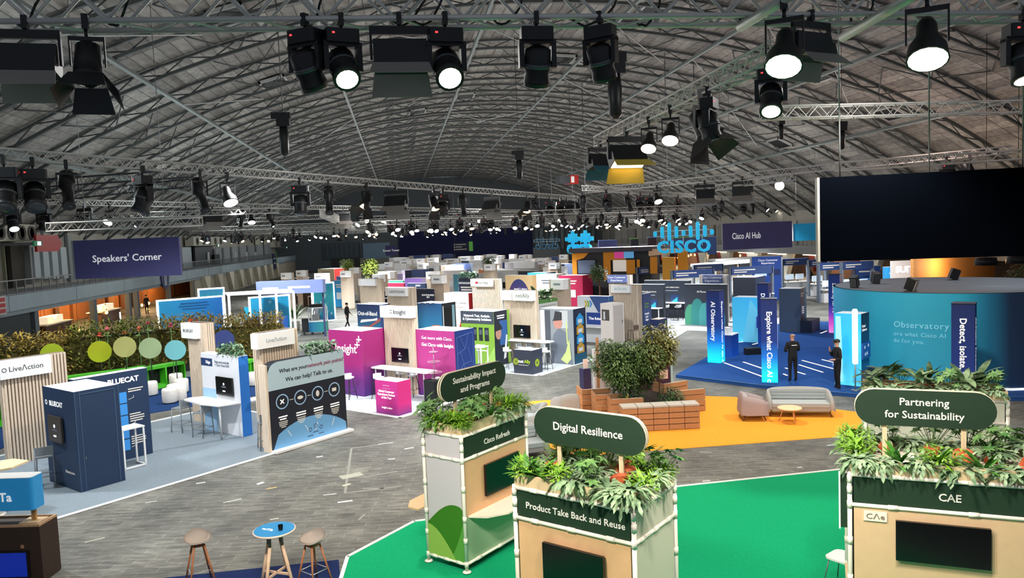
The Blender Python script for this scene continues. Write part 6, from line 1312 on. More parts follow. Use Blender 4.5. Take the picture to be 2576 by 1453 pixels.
# ================================================================== AI hub (right)
TOWERM = grad(((0, '12f0ff'), (.12, '0fd0f5'), (.3, '0a6fd0'), (.5, '0b2f7a'), (1, '10245a')), lo=0, hi=3.0, emit=.55)
PINKM = grad(((0, 'ff9fe8'), (.15, 'f45fd8'), (.35, '6a3fb8'), (.5, '14337e'), (1, '12265c')), lo=0, hi=3.0, emit=.5)
NAVYT = grad(((0, '0f4fb0'), (.3, '0c2f80'), (1, '10245a')), lo=0, hi=3.0, emit=.2)
def totem(px, py, w, m, left, right, label, rz=R45, h=3.0, z=.12, base=True):
    P = G(px, py, z) if base else G(px, py, h+z); P.z = z; t = thing('light_column', label, 'column', P, rz)
    MB().bx(0, w, 0, w, 0, h).obj('lit_body', m, t); MB().bx(-.01, w+.01, -.01, w+.01, h, h+.03).obj('cap', mat('0c1838', .5), t)
    fl, fr = Face(t, (0, w, 0), (0, -1, 0)), Face(t, (0, 0, 0), (1, 0, 0))
    if left: fl.text(left, w*.5, h*.86, .26, LETW, .008, .02, ax='LEFT', rotz=-pi/2)
    if right: fr.text(right, w*.5, h*.86, .22, LETW, .008, .02, ax='LEFT', rotz=-pi/2)
    return t
totem(1957, 962, .55, TOWERM, 'Explore what Cisco AI can do for you', 'AI Observatory', 'cyan-footed light column nearest the bald man', rz=radians(62))
totem(1812, 913, .55, TOWERM, 'AI Observatory', 'Explore what Cisco AI can do for you', 'cyan-footed light column at the left edge of the blue platform')
totem(2112, 691, .55, PINKM, 'Security for AI', 'AI', 'magenta-footed light column left of the turquoise drum', base=False)
totem(1932, 714, .5, NAVYT, 'Defense', 'AI Infra', 'navy light column behind the cyan kiosk', base=False)
totem(2452, 766, .62, NAVYT, 'Detect, isolate, and restore', 'AI-Native Products', 'navy light column in front of the turquoise drum', base=False)
# turquoise drum building
DH, DRD = 3.3, 4.1
DC = at(2394, 700, 28.4); DC.z = 0                              # drum axis: left silhouette, near and back rim read from the photo
t = thing('drum_room', 'large round turquoise room with dark roof and fading observatory wording', 'room', (DC.x, DC.y, .12))
TQ = grad(((0, '2fb4d8'), (.22, '2aa9cd'), (.3, '1f7ba4'), (.37, '1f3a5e'), (1, '1a2740')), 'X', -DRD, DRD)  # wall colour runs from turquoise at left to dark navy at right
b = MB(); n = 72
vs = [(DRD*cos(2*pi*k/n), DRD*sin(2*pi*k/n), z) for z in (0, DH-.12) for k in range(n)]
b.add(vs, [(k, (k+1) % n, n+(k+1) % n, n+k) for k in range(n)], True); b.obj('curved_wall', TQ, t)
rf = MB().lathe([(.001, DH-.16), (DRD*.985, DH-.16)], n); rf.obj('roof_sheet', mat('6e6e70', .8, grain=.05), t)
MB().lathe([(DRD+.01, DH-.12), (DRD-.06, DH-.12), (DRD-.06, DH-.2)], n).obj('rim', mat('4a4c50', .7), t)
MB().tube((-DRD*.7, DRD*.2, DH-.14), (DRD*.6, -DRD*.75, DH-.14), .025, 5).obj('roof_cable', BLACK, t)
MB().lathe([(DRD+.03, 0), (DRD+.03, .06)], n).obj('base_light', mat('ffffff', .5, emit=2.5), t)
# lettering wrapped on the drum
def wrap(body, a0, z, size, m=mat('7fd0e4', .5, emit=.25)):
    a = a0
    for ch in body:
        if ch == ' ': a += size*.3/DRD; continue
        me = textmesh(ch, size, m, .002, .006, 'LEFT', 'CENTER'); w = max(v.co.x for v in me.vertices)-min(0, min(v.co.x for v in me.vertices)) if len(me.vertices) else .1
        am = a+w/2/DRD; o = place('letter', me, t, loc=((DRD+.012)*cos(am)+sin(am)*w/2, (DRD+.012)*sin(am)-cos(am)*w/2, z), rot=(pi/2, 0, am+pi/2)); a += (w+size*.07)/DRD
def ang_of(px, py, z=1.5):
    d = ray(px, py); o_ = CP-DC; A_ = d.x**2+d.y**2; B_ = 2*(o_.x*d.x+o_.y*d.y); C_ = o_.x**2+o_.y**2-DRD**2; q = (-B_-sqrt(max(0, B_*B_-4*A_*C_)))/(2*A_); P = CP+d*q
    return atan2(P.y-DC.y, P.x-DC.x), P.z-.12, q
a1, z1, q1 = ang_of(2248, 815); wrap('Observatory', a1, z1, .3)
a2, z2, _q = ang_of(2248, 838); wrap('ore what Cisco AI', a2, z2, .2); a3, z3, _q = ang_of(2248, 855); wrap('do for you.', a3, z3, .2)
for i, (px, py, lab) in enumerate(((2152, 716, 'black speaker at the left rim of the drum roof'), (2200, 706, 'second black speaker at the left back of the drum roof'), (2285, 725, 'black speaker with pale face on the near rim of the drum roof'), (2393, 697, 'small black speaker at the back of the drum roof'))):
    P = G(px, py+7, DH); o = thing('roof_speaker', lab, 'speaker', (P.x, P.y, DH-.04), radians(-50+i*40))
    MB().box((0, 0, .3), (.26, .3, .42), Matrix.Rotation(.35, 4, 'X')).obj('cabinet', BLACK, o); MB().box((0, -.17, .3), (.22, .02, .36), Matrix.Rotation(.35, 4, 'X')).obj('grille', mat('55575a' if i != 2 else 'b9b4ab', .6), o); MB().bx(-.12, .12, -.25, .1, 0, .06).obj('bracket', DARK, o)
# kiosks
def kiosk(px, py, la, lb, mL, mR, label, h=2.2, z=.12, rz=R45, screen=None, bench=True, base=True):
    P = G(px, py, z) if base else G(px, py, h+z); P.z = z
    t, fl, fr = booth_box(P, la, lb, mL, mR, label, h=h, rz=rz, name='demo_kiosk', roof=mat('dfe8ee', .5)); t['category'] = 'kiosk'; return t, fl, fr
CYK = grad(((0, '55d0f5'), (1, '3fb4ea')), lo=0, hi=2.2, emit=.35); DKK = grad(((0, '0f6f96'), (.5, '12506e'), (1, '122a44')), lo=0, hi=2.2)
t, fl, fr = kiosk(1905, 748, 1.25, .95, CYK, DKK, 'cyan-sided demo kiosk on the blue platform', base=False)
fl.poly([(.5, .0), (1.25, .0), (1.25, 1.6), (.9, 2.1)], mat('6fd4f5', .5, emit=.25), .006, 'pale_facet'); fr.text('Cisco\nand UCS', .1, 1.95, .14, LETW, .008, .01, ax='LEFT'); tv(fr, -.25, .75, .75, 1.3, m=mat('26379a', .4, emit=.35)); fr.bars(0, 1.2, (.3, .4, .2), .03, .09, LETW, .078, ax='L')
PK_ = G(2167, 972, .12); KH = hz(PK_, 790)-.12
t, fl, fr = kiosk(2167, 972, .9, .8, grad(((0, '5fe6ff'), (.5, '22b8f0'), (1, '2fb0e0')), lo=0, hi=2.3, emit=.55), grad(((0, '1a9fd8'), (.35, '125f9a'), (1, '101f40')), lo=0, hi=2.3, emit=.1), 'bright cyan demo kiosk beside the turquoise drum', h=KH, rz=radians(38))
fl.poly([(.05, .1), (.3, .1), (.22, KH-.1), (.05, KH-.1)], mat('9ff2ff', .4, emit=.5), .006, 'pale_facet'); fl.poly([(.6, .1), (.88, .1), (.88, KH*.8), (.75, KH*.5)], mat('4fc8f4', .4, emit=.4), .006, 'pale_facet')
fr.text('Cloud\nSoftware', .08, 2.0, .13, LETW, .008, 0, ax='LEFT'); tv(fr, -.02, .72, .95, 1.5, m=mat('1b4f9e', .4, emit=.2))
for u, v in ((.1, 1.3), (.45, 1.33), (.15, 1.05), (.32, 1.07)): fr.rect(u, u+.1, v, v+.1, mat('b9d0ea', .5, emit=.3), .076, 'screen_icon')
MB().bx(-.02, .92, -.5, 0, 0, .55).obj('side_bench', mat('3a4a66', .5), t); MB().bx(.05, .6, -.3, -.1, .55, .58).obj('bench_items', BLACK, t)
P = gz(2152, 990, .12); t = thing('light_pillar', 'tall glowing white cylinder in front of the bright cyan kiosk', 'lamp', P); MB().lathe([(.07, .9), (.09, .95), (.09, 2.7), (.06, 2.75)], 16).obj('glowing_tube', mat('ffffff', .5, emit=2.5), t); MB().tube((0, 0, 0), (0, 0, .9), .02, 8).obj('stem', STEEL, t); MB().lathe([(.15, 0), (.15, .02), (.02, .03)], 14).obj('foot', STEEL, t)
t, fl, fr = kiosk(2013, 726, 1.1, 1.1, mat('4d6078', .5), grad(((0, '10233a'), (.6, '14466a'), (1, '2a8fb5')), 'X', 0, 1.1), 'slate and teal demo kiosk with floating screen at the back of the platform', base=False, h=2.3)
fr.bars(.1, 2.05, (.5, .35), .05, .12, LETC, ax='L'); tv(fr, -.15, .6, .95, 1.45, m=mat('31405e', .4, emit=.15)); fr.bars(.2, 1.35, (.4, .3, .4, .35), .04, .1, LETW, .078, ax='C'); MB().bx(-.1, 1.4, -.6, 0, 0, .65).obj('side_bench', mat('1b2538', .4), t)
P = gz(1842, 905, .12); t = thing('display_plinth', 'dark blue plinth with white models between the two left light columns', 'plinth', P, R45); MB().bx(0, .8, 0, .8, 0, .95).obj('body', NAVYT, t); MB().bx(-.02, .82, -.02, .82, .95, .99).obj('top', WHITE, t); MB().prism([(.2, .2), (.6, .2), (.5, .5), (.3, .5)], .99, 1.25).obj('white_model', WHITE, t)
o = MB().prism([(-.35, -.2), (.3, -.25), (.4, .1), (.1, .25), (-.3, .2)], 0, .28).obj('duffel_bag', BLACK, loc=G(1892, 890, .12)); tag(o, 'black bag lying on the blue platform', 'bag')
# ================================================================== hanging signs
def hang_sign(px0, py0, px1, py1, depth, h, m, txt, size, label, name='hanging_sign', tx=.5, th=.12, cabz=None):
    """board whose top edge runs between two pixels at the given depth; upright"""
    A, B = at(px0, py0, depth), at(px1, py1, depth); zt = (A.z+B.z)/2; w = (B-A).xy.length; t = thing(name, label, 'sign', (A.x, A.y, zt-h), atan2((B-A).y, (B-A).x)); f = Face(t, (0, 0, 0), (1, 0, 0))
    MB().bx(0, w, 0, th, 0, h).obj('board', m, t); MB().bx(-.06, 0, -.02, th+.02, 0, h).obj('edge_profile', mat('8a8f96', .5), t)
    if txt: f.text(txt, w*tx, h*.5, size, LETW, .01, .008)
    for x in (w*.12, w*.88): MB().tube((x, th/2, h), (x, th/2, (cabz or roofz(A.x+(B-A).x*x/w))-(zt-h)), .012, 5).obj('hanger', STEEL, t)
    return t, f, w
PUR2 = mat('4a4a80', .7)
D_ = 27.0; t, f, w = hang_sign(183, 601, 449, 599, D_, 97/1900*D_, PUR2, "Speakers' Corner", .35, 'violet hanging sign reading speakers corner at the left', tx=.5)
D_ = 62.0; t, f, w = hang_sign(1818, 566, 1992, 552, D_, 66/1900*D_, PUR2, '', .6, 'violet hanging sign about an AI hub, right of the big blue logo', tx=.32)
f.text('Cisco AI Hub', w*.34, 66/1900*D_*.5, .72, LETW, .01, .008, sx=.6)
hang_sign(1996, 562, 2060, 561, D_+4, 46/1900*D_, mat('1f9fd0', .6, emit=.1), None, 1, 'plain cyan hanging panel left of the black screen')
hang_sign(969, 617, 998, 617, 120, 1.6, PUR2, 'Sensor Tower', .45, 'tiny distant violet sign in front of the navy drape')
# big black screen
A, B = at(2061, 447, 14.0), at(2640, 424, 13.2); t = thing('led_screen', 'huge switched-off black screen hanging at the right', 'screen', (A.x, A.y, A.z-211/1900*14), atan2((B-A).y, (B-A).x)); w = (B-A).xy.length; h = 211/1900*14
MB().bx(0, w, 0, .15, 0, h).obj('black_face', mat('04060b', .7, spec=.0), t); MB().bx(-.04, 0, -.02, .2, 0, h).obj('side_profile', mat('b5b0a6', .5), t)
for k in range(5): MB().bx(w*k/4-.02, w*k/4+.02, .15, .3, 0, h).obj('rear_rib', STEEL, t)
for x in (w*.1, w*.5, w*.9): MB().tube((x, .1, h), (x, .1, roofz(A.x+2)-(A.z-h)), .015, 5).obj('hanger', STEEL, t)
# blue bar-and-letters logos
LOGO = grad(((0, '1fa8e8'), (1, '22c4ea')), lo=-2, hi=2.5, emit=.5)
def bars_logo(px0, px1, ytop, ybar0, yl0, yl1, depth, rz, label, m=LOGO, ratio=1.0):
    """nine rounded vertical bars over the letters, on white rails, hung by rods"""
    A, B = at(px0, (ybar0+yl0)/2, depth), at(px1, (ybar0+yl0)/2, depth); C = (A+B)/2; w = (B-A).length/ratio; s = w/9.0
    t = thing('letter_logo', label, 'logo sign', C, rz)
    hs = [.75, 1.6, 2.5, 1.6, .75, 1.6, 2.5, 1.6, .75]; f = Face(t, (0, 0, 0), (1, 0, 0)); zb = -s*.1
    for k, hh in enumerate(hs):
        x = (k-4)*s*1.12; z0 = zb+s*1.1-(hh*.25 if hh < 2 else hh*.3)*s*1.3; z1 = z0+hh*s*1.15; r = s*.24; pts = [(x+r*cos(a), z0+r+r*sin(a)) for a in [pi+pi*q/6 for q in range(7)]]+[(x+r*cos(a), z1-r+r*sin(a)) for a in [pi*q/6 for q in range(7)]]
        f.poly(pts, m, .12, 'logo_bar', th=.24)
    for z in (zb+s*.9, zb+s*1.7): MB().tube((-4.6*s, .15, z), (4.6*s, .15, z), .05*s/.4*.5, 6).obj('rail', WF, t)
    for x in (-3*s, 0, 3*s): MB().tube((x, .15, zb+s*.9), (x, .15, -s*.8), .05*s/.4*.5, 6).obj('rail', WF, t)
    for x in (-2.24*s, 2.24*s): MB().tube((x, .15, zb+s*1.7), (x, .15, roofz(C.x)-C.z), .03, 5).obj('hanger', STEEL, t)
    me = textmesh('CISCO', s*2.6, m, .12, .035, 'CENTER', 'CENTER', 1.15); o = place('letters', me, t, loc=(0, 0, -s*1.0), rot=(pi/2, 0, 0))
    return t
bars_logo(1648, 1792, 560, 600, 610, 638, 54, radians(-8), 'big bright blue bar logo over five letters, facing the viewer')
bars_logo(1434, 1480, 585, 610, 620, 640, 66, radians(-68), 'narrow blue bar logo seen nearly edge-on', ratio=.42)
bars_logo(1344, 1408, 595, 608, 618, 632, 74, radians(172), 'darker blue bar logo seen from behind with mirrored letters', m=mat('3a86b4', .5))
# ================================================================== middle and far booths
def tnorm(s): return s
# --- third row: blue illustrated booth with slatted sign tower
SKYB = grad(((0, '2fa0d8'), (.45, '3a9ad0'), (.7, '45689f'), (1, '3d4f86')), lo=0, hi=2.44); SKYB2 = grad(((0, '37aee6'), (.5, '3f9fd8'), (1, '3f74b4')), lo=0, hi=2.44)
t, fl, fr = booth_box(top_at(955, 767), 1.75, 1.1, SKYB, mat('3f5b96', .5), 'blue illustrated booth room with white script lettering and windmill')
fl.text('Out-of-Band', .8, 1.95, .29, LETW, .012, .03); fl.poly([(.2, 1.45), (1.5, 1.62), (1.55, 1.75), (1.2, 1.68), (.3, 1.62)], LETW, .01, 'swoosh'); fl.poly([(.2, 1.3), (.9, 1.18), (1.75, 1.6), (1.75, 1.75), (.9, 1.3)], mat('d67a72', .6), .007, 'printed_cloud')
for k in range(4): a = pi/4+k*pi/2; fl.poly([(.45, .75), (.45+.35*cos(a-.25), .75+.35*sin(a-.25)), (.45+.35*cos(a+.25), .75+.35*sin(a+.25))], mat('27406b', .6), .01, 'windmill_sail')
fl.poly([(.75, 0), (1.2, 0), (1.15, 1.1), (1.0, 1.25), (.85, 1.1)], mat('57bfe6', .6), .008, 'printed_tower')
t, fl, fr = booth_box(top_at(1110, 764), 1.75, 1.1, SKYB2, mat('20242c', .5), 'sky blue illustrated booth room with dark open side')
fl.poly([(.9, .2), (1.75, .2), (1.75, 1.2), (1.5, 1.35), (1.0, 1.3), (1.4, .9)], mat('d98a7c', .6), .007, 'printed_cloud'); fl.poly([(.4, 0), (1.0, 0), (.95, 1.0), (.7, 1.25), (.45, 1.0)], mat('5fc0ea', .6), .009, 'printed_tower'); fl.rect(1.1, 1.5, 0, .6, mat('2f86c4', .6), .01, 'printed_block')
fr.rect(.15, .8, .0, 2.2, BLACK, .006, 'dark_door'); fr.rect(.08, .15, 0, 2.3, WF, .008, 'door_post'); fr.rect(.8, 1.0, 0, 2.3, mat('8fb9c6', .5), .008, 'pale_edge')
b = MB()
for k in range(3): b.tube((-.02, .4+k*.38, 2.42), (-.3, .4+k*.38, 2.5), .012, 5); b.tube((-.3, .2+k*.38, 2.5), (-.3, .6+k*.38, 2.38), .016, 5)
b.obj('antenna_set', BLACK, t)
TLc, TRc = G(978, 742, 2.9), G(1037, 742, 2.9)
def far_tower(px0, px1, ytop, label, sign='', h=3.3, txt='6a6f76', face='L', signm=None, signh=.45, tsize=.2, mt=None, lb=.3, sdx=.3, signw=None, ret=True):
    A, B = G(px0, ytop, h), G(px1, ytop+1.5, h); P = B.copy(); P.z = .015; L_ = max(.8, (A-B).xy.length)
    if face == 'L': L_ = min(L_, 2.0)
    t, f = tower(P if face == 'L' else Vector((A.x, A.y, .015)), R45, L_, face, sign, label, h=h, lb=lb, pitch=.09, slat=.06, signh=signh, signw=signw or L_*.68, tsize=tsize, sdx=sdx, txt=txt, signm=signm, m=mt)
    if ret: f.rect(-.05, sdx+.02, h-signh, h, mat('f1ece4', .5), .09, 'sign_return', th=.09)
    return t, f
far_tower(980, 1037, 722, 'slatted tower with white sign behind the sky blue illustrated room', 'LANTRONIX', tsize=.2)
# --- dark walls behind
def far_wall(px, py, L_, face, m, label, h=2.44, texts=(), edge=None, screen=None):
    """wall whose near top corner shows at px,py"""
    P = top_at(px, py, h); t, f = wall_board(P, L_, .15, face, m, label, h=h)
    for (s, u, v, sz, mm) in texts: f.text(s, u*L_, v*h, sz, mm or LETW, .008, .015)
    if screen: tv(f, *screen, th=.04)
    return t, f
far_wall(1089, 727, 1.7, 'L', mat('1b2238', .5), 'dark navy wall with light blue rings behind the sky blue room', texts=(('QUANTUM SPEED\n2024', .72, .8, .14, None),))
f = Face(bpy.data.objects[-1], (0, 0, 0), (1, 0, 0)) if False else None
far_wall(980, 733, 1.0, 'L', mat('1f2a40', .5), 'dark navy wall left of the slatted sign tower', texts=(('#Cybersecurity', .55, .82, .13, None),))
far_tower(921, 957, 700, 'pale tower with grey-white sign, left of the dark walls', '', tsize=.16, txt='5a6068')
far_wall(1016, 712, 1.9, 'L', mat('a01f4a', .5), 'crimson banner wall with white capitals', texts=(('NEXT-GEN SIEM-AS-CODE', .5, .85, .17, None),))
far_wall(1014, 706, 1.6, 'L', mat('3f8f78', .5), 'green banner strip above the crimson one', h=2.6)
far_wall(1070, 713, 1.9, 'L', mat('26406b', .5), 'navy banner wall with white bird mark', texts=(('JUNO', .6, .93, .2, None),))
t, f = far_wall(1200, 699, 1.9, 'L', mat('1d2848', .5), 'navy wall about untangling wires with planting on top', h=2.6, texts=(('UNTANGLING WIRES', .5, .84, .2, None),)); f.bars(.95, 1.9, (1.5, 1.4, 1.0), .1, .2, LETC)
plant('box', top_at(1200, 699, 2.6)+EA*.95+EB*.08+Vector((0, 0, 2.6)), 'low green planting along the top of the untangling wires wall', 1.6, rz=radians(135), pot=False)
# --- white / red automation booth
t, fl, fr = booth_box(top_at(1178, 738), 1.95, 1.0, mat('e4e2e0', .5), mat('c01f2b', .5), 'white and red booth room with automation slogan')
fl.text('Automation is the key', .22, 1.85, .17, mat('6a5f5c', .5), .008, .0, ax='LEFT'); fl.text('to successful AI adoption', .22, 1.6, .13, mat('a59a98', .5), .008, .0, ax='LEFT'); fl.poly([(1.0, 0), (1.35, .95), (1.7, 0), (1.5, 0), (1.35, .5), (1.2, 0)], mat('b81f2a', .5), .01, 'red_a_logo'); fr.text('AI Hub', .5, .5, .3, mat('d84a55', .5), .008)
t, f = far_tower(1201, 1254, 700, 'slatted tower with a small red emblem beside the warm timber wall', 'Red Hat', tsize=.24, txt='3a3a3a'); f.disc(.5, 3.08, .1, mat('c0202a', .5), .21, 'red_emblem', rv=.07)
A = G(1330, 712, 2.9); P = top_at(1338, 693, 3.0); t, f = wall_board(P, 2.3, .5, 'L', mat('f0cf9c', .6), 'warm timber wall with purple half-round print', h=3.0, side=mat('e8c08a', .6))
f.poly([(1.15+1.0*cos(a), .95+1.8*sin(a)) for a in [pi*k/16 for k in range(17)]], grad(((0, '6a3f78'), (1, '3f4a86')), lo=1.0, hi=2.7), .008, 'purple_half_round'); f.text('intel | cisco', 1.3, 2.05, .24, LETW, .012, .02)
# planter box with green rim
t, fl, fr = booth_box(top_at(1352, 757, 2.3), .7, 1.9, mat('e9ece8', .5), mat('eceee9', .5), 'white planter booth with green rim and net zero slogan', h=2.3, roof=mat('5f9a4a', .6))
fr.rect(0, 1.9, 2.12, 2.3, mat('5f9a4a', .6), .006, 'green_rim'); fr.text('Empowering a Path to Net Zero', .95, 1.75, .13, mat('4a4f55', .5), .008, .0); fr.bars(.95, 1.98, (1.5,), .03, .1, mat('8a8f92', .5))
for u in (1.05, 1.6): fr.ring(u, 1.4, .12, .03, mat('4f9a4a', .5), .008)
for k in range(4): plant('broad', top_at(1352, 757, 2.3)+EB*(.3+.42*k)+EA*.35+Vector((0, 0, 2.3)), 'bright green broad-leaved plant on the net zero planter booth', 1.7, 'plants on the net zero booth', pot=False)
# chevron booth
t, fl, fr = booth_box(top_at(1531, 746), 1.9, .5, mat('dfe4ec', .5), mat('2f6fb0', .5), 'white and navy booth wall with three coloured chevrons')
fl.poly([(.75, 2.44), (1.9, 2.44), (1.9, 1.6), (1.25, 1.6)], mat('3a5590', .5), .006, 'navy_corner')
for k, c in enumerate(('d9b04a', '7fae4a', '3f8fd0')): u = .42+.15*k; fl.poly([(u, 2.2), (u+.1, 2.2), (u+.2, 2.03), (u+.1, 1.86), (u, 1.86), (u+.1, 2.03)], mat(c, .5), .008, 'chevron')
fl.rect(.55, 1.9, .95, 1.58, mat('1f3f86', .4, emit=.15), .02, 'blue_screen', th=.02); fl.text('The future is', 1.2, 1.27, .2, LETW, .026, .02); MB().bx(-.5, 0, -.1, 1.5, .85, .9).obj('counter', WHITE, t)
for px, py, lab in ((1478, 838, 'white bar chair left under the chevron wall counter'), (1502, 836, 'white bar chair right under the chevron wall counter')): bar_chair(gz(px, py), radians(200), lab, WF)
# white server cabinet on castors
P = gz(1543, 876); t = thing('equipment_cabinet', 'white glazed equipment cabinet on castors', 'cabinet', P, radians(32)); CW = mat('efe6df', .5)
MB().bx(0, .85, 0, .8, .12, 2.2).obj('body', CW, t); f = Face(t, (0, 0, 0), (1, 0, 0)); g = Face(t, (0, .8, 0), (0, -1, 0))
f.rect(.07, .78, .2, 2.1, mat('cdbfb4', .35), .006, 'mesh_door'); f.rect(.7, .73, 1.2, 1.35, DARK, .02, 'handle'); g.rect(.1, .6, 1.35, 1.9, mat('5a5654', .2), .006, 'window'); g.rect(.2, .32, 1.4, 1.8, mat('d9dde0', .4), .009, 'white_device')
for x in (.08, .77):
    for y in (.08, .72): MB().lathe([(.05, -.02), (.05, .02)], 10, M=Matrix.Translation((x, y, .05)) @ Matrix.Rotation(pi/2, 4, 'X')).obj('castor', BLACK, t); MB().bx(x-.03, x+.03, y-.03, y+.03, .08, .13).obj('castor_fork', DARK, t)
far_tower(1542, 1603, 716, 'wide slatted tower with blank white sign right of the chevron wall', 'ACRON', h=2.95, tsize=.2, txt='9fc0cc', signh=.4, lb=.5, sdx=.15, signw=1.1, ret=False)
bar_chair(gz(1594, 868), radians(210), 'brown bar chair in front of the wide slatted tower', mat('6a5448', .5))
far_wall(1618, 740, .9, 'R', mat('3f5a94', .5), 'blue side wall with stacked words right of the wide slatted tower', texts=(('Secure\nby our', .4, .75, .16, mat('9fd04a', .5)), ('trusted\nyour\nedges', .4, .5, .16, None)))
P = gz(1660, 856); t, fl, fr = booth_box(P, .55, .95, mat('2c3e70', .5), mat('25386a', .5), 'small navy counter with wooden lid and green logo near the aisle', h=1.08, name='plinth_counter', roof=wood('e8d3c0', .1)); t['category'] = 'counter'
fr.text('LRV', .62, .72, .16, LETW, .008, .02); fr.rect(.68, .8, .78, .95, mat('a9d040', .5), .008, 'green_mark'); fr.bars(.6, .5, (.3,), .03, .1, LETC)
carpet([G(1600, 850), G(1690, 856), G(1708, 845), G(1730, 832), G(1960, 838), G(1960, 800), G(1600, 800)], 'a9adb2', 'carpet_9', 'f4f6f6', .15)
# --- dark demo walls with tables and stools
DW = mat('242c3a', .5)
def demo_wall(px, py, L_, label, txt, chart=True, h=2.44, face='R', z=None):
    P = top_at(px, py, h); t, f = wall_board(P, L_, .3, face, DW, label, h=h)
    f.text(txt, L_*.5, h*.82, .13, LETC, .008, .01); f.bars(L_*.5, h*.74, (L_*.5,), .04, .1, mat('9aa3b0', .5))
    for u in (.28, .68): f.rect(L_*u-.3, L_*u+.3, h*.42, h*.62, mat('1d3560', .4, emit=.15), .012, 'small_screen'); [f.rect(L_*u-.2+.1*k, L_*u-.12+.1*k, h*.43, h*(.46+.03*k), mat('2fb0c8', .5, emit=.3), .018, 'chart_bar') for k in range(4)]
    x0, x1, y0, y1 = (0, L_, -.6, 0) if face == 'R' else (-.6, 0, 0, L_)
    MB().rbox(x0, x1, y0, y1, 1.0, 1.04, .12).obj('table_top', WHITE, t); MB().tube((x1-.15 if face == 'R' else -.5, y0+.1, 0), (x1-.15 if face == 'R' else -.5, y0+.1, 1.0), .03, 8).obj('table_leg', WF, t); return t, f
demo_wall(1668, 716, 2.2, 'dark demo wall about network assurance with white table', 'your network assurance', face='L'); demo_wall(1734, 706, 3.2, 'longer dark demo wall with bar charts behind it', 'for connectivity and collaboration', face='L')
for px, py, lab in ((1630, 822, 'white shell stool at the first dark demo wall'), (1676, 806, 'white shell stool left at the longer dark demo wall'), (1706, 806, 'white shell stool right at the longer dark demo wall'), (1838, 803, 'white shell stool behind the left light column')): white_stool(gz(px, py), radians(200), lab, 1.1)
P = top_at(1827, 716); t, f = wall_board(P, 2.6, .2, 'L', mat('333c4c', .5), 'slate wall with overlapping green and teal leaf shapes'); f.text('AI Photo Booth', 1.3, 2.0, .16, LETW, .008, .01)
for u, r, h_, c in ((.35, .35, 1.25, '4fa884'), (.8, .4, 1.6, '3a9a96'), (1.25, .35, 1.35, '4fb0b0'), (1.75, .42, 1.95, '3f86b0'), (2.2, .3, 1.1, '3fa0b8')): f.poly([(u-r, 0), (u+r, 0)]+[(u+r*cos(a), (h_-.9)*0+(h_-.75)+.75*sin(a)) for a in [pi*k/12 for k in range(13)]], mat(c, .6), .006+.002*u, 'leaf_shape')
P = gz(1782, 818); t = thing('frame_table', 'white cube-frame high table before the leaf wall', 'table', P, radians(10))
for x in (0, .7):
    for y in (0, .6): MB().bx(x-.025, x+.025, y-.025, y+.025, 0, 1.1).obj('leg', WF, t)
MB().bx(-.03, .73, -.03, .63, 1.1, 1.14).obj('table_top', WF, t); MB().bx(-.025, .725, -.02, .02, 0, .04).obj('rail', WF, t)
white_stool(gz(1775, 815), 0, 'white stool standing inside the cube-frame table', 1.0)
far_tower(1772, 1828, 690, 'white slatted tower with violet customer sign', 'Cisco Customer\nExperience', h=2.9, signm=mat('5a6aa0', .5), txt='ffffff', tsize=.2, signh=.5, sdx=.3, mt=mat('ded8d2', .6), ret=False)
far_tower(1547, 1586, 690, 'slatted tower with violet customer sign near the tree', 'Cisco Customer\nExperience', h=2.9, signm=mat('5a6aa0', .5), txt='ffffff', tsize=.2, signh=.5, sdx=.0, mt=mat('cfc6bd', .6), ret=False, signw=1.4)
t, fl, fr = booth_box(top_at(1900, 698), 1.5, 2.0, mat('141a28', .5), mat('2a3550', .5), 'black and navy demo room behind the white slatted tower')
# blue kiosk tower with screens, white desks
P = top_at(1965, 644, 3.4); t, fl, fr = booth_box(P, 2.2, .8, mat('1f4fb0', .5), mat('2a5ab8', .5), 'tall blue customer kiosk with two lit screens', h=3.4, rz=radians(75)); fl.text('Cisco Customer\nExperience', 1.2, 3.0, .22, LETW, .008, .01); fl.rect(.2, 1.1, 1.9, 2.4, mat('bcd8f0', .4, emit=.5), .02, 'lit_screen'); fl.rect(1.25, 2.1, 1.95, 2.4, mat('1c2c5a', .4, emit=.3), .02, 'lit_screen')
def portal(px, py, w, label, rz=radians(0), h=2.9, screens=2):
    """demo desk under a dark header beam on two posts"""
    P = top_at(px, py, h); t = thing('demo_portal', label, 'demo desk', P, rz); PM = mat('6d7a8c', .5)
    for x in (0, w): MB().bx(x-.06, x+.06, 0, .3, 0, h).obj('post', PM, t)
    MB().bx(0, w, 0, .3, h-.55, h).obj('header', mat('2c4478', .5), t); Face(t, (0, 0, 0), (1, 0, 0)).bars(.25, h-.18, (w*.5, w*.3), .07, .15, LETC, .01, ax='L')
    MB().bx(.1, w-.1, -.4, .5, .9, .96).obj('desk_top', WHITE, t); MB().bx(.2, w-.2, -.2, .4, 0, .9).obj('desk_body', mat('e3e5e8', .5), t)
    for k in range(screens): MB().bx(.25+k*(w-.5)/screens, .25+(k+.8)*(w-.5)/screens, .05, .1, 1.15, 1.6).obj('monitor', mat('d3e6f6', .4, emit=.5), t); MB().bx(.4+k*(w-.5)/screens, .5+k*(w-.5)/screens, .08, .12, .96, 1.15).obj('monitor_foot', STEEL, t)
portal(1970, 652, 2.3, 'grey demo portal right of the tall blue kiosk'); portal(2036, 654, 1.5, 'narrow demo portal left of the black screen edge'); portal(2062, 662, 3.0, 'wide demo portal below the black screen, left', rz=.1); portal(2120, 660, 2.6, 'wide demo portal below the black screen, second', rz=.1)
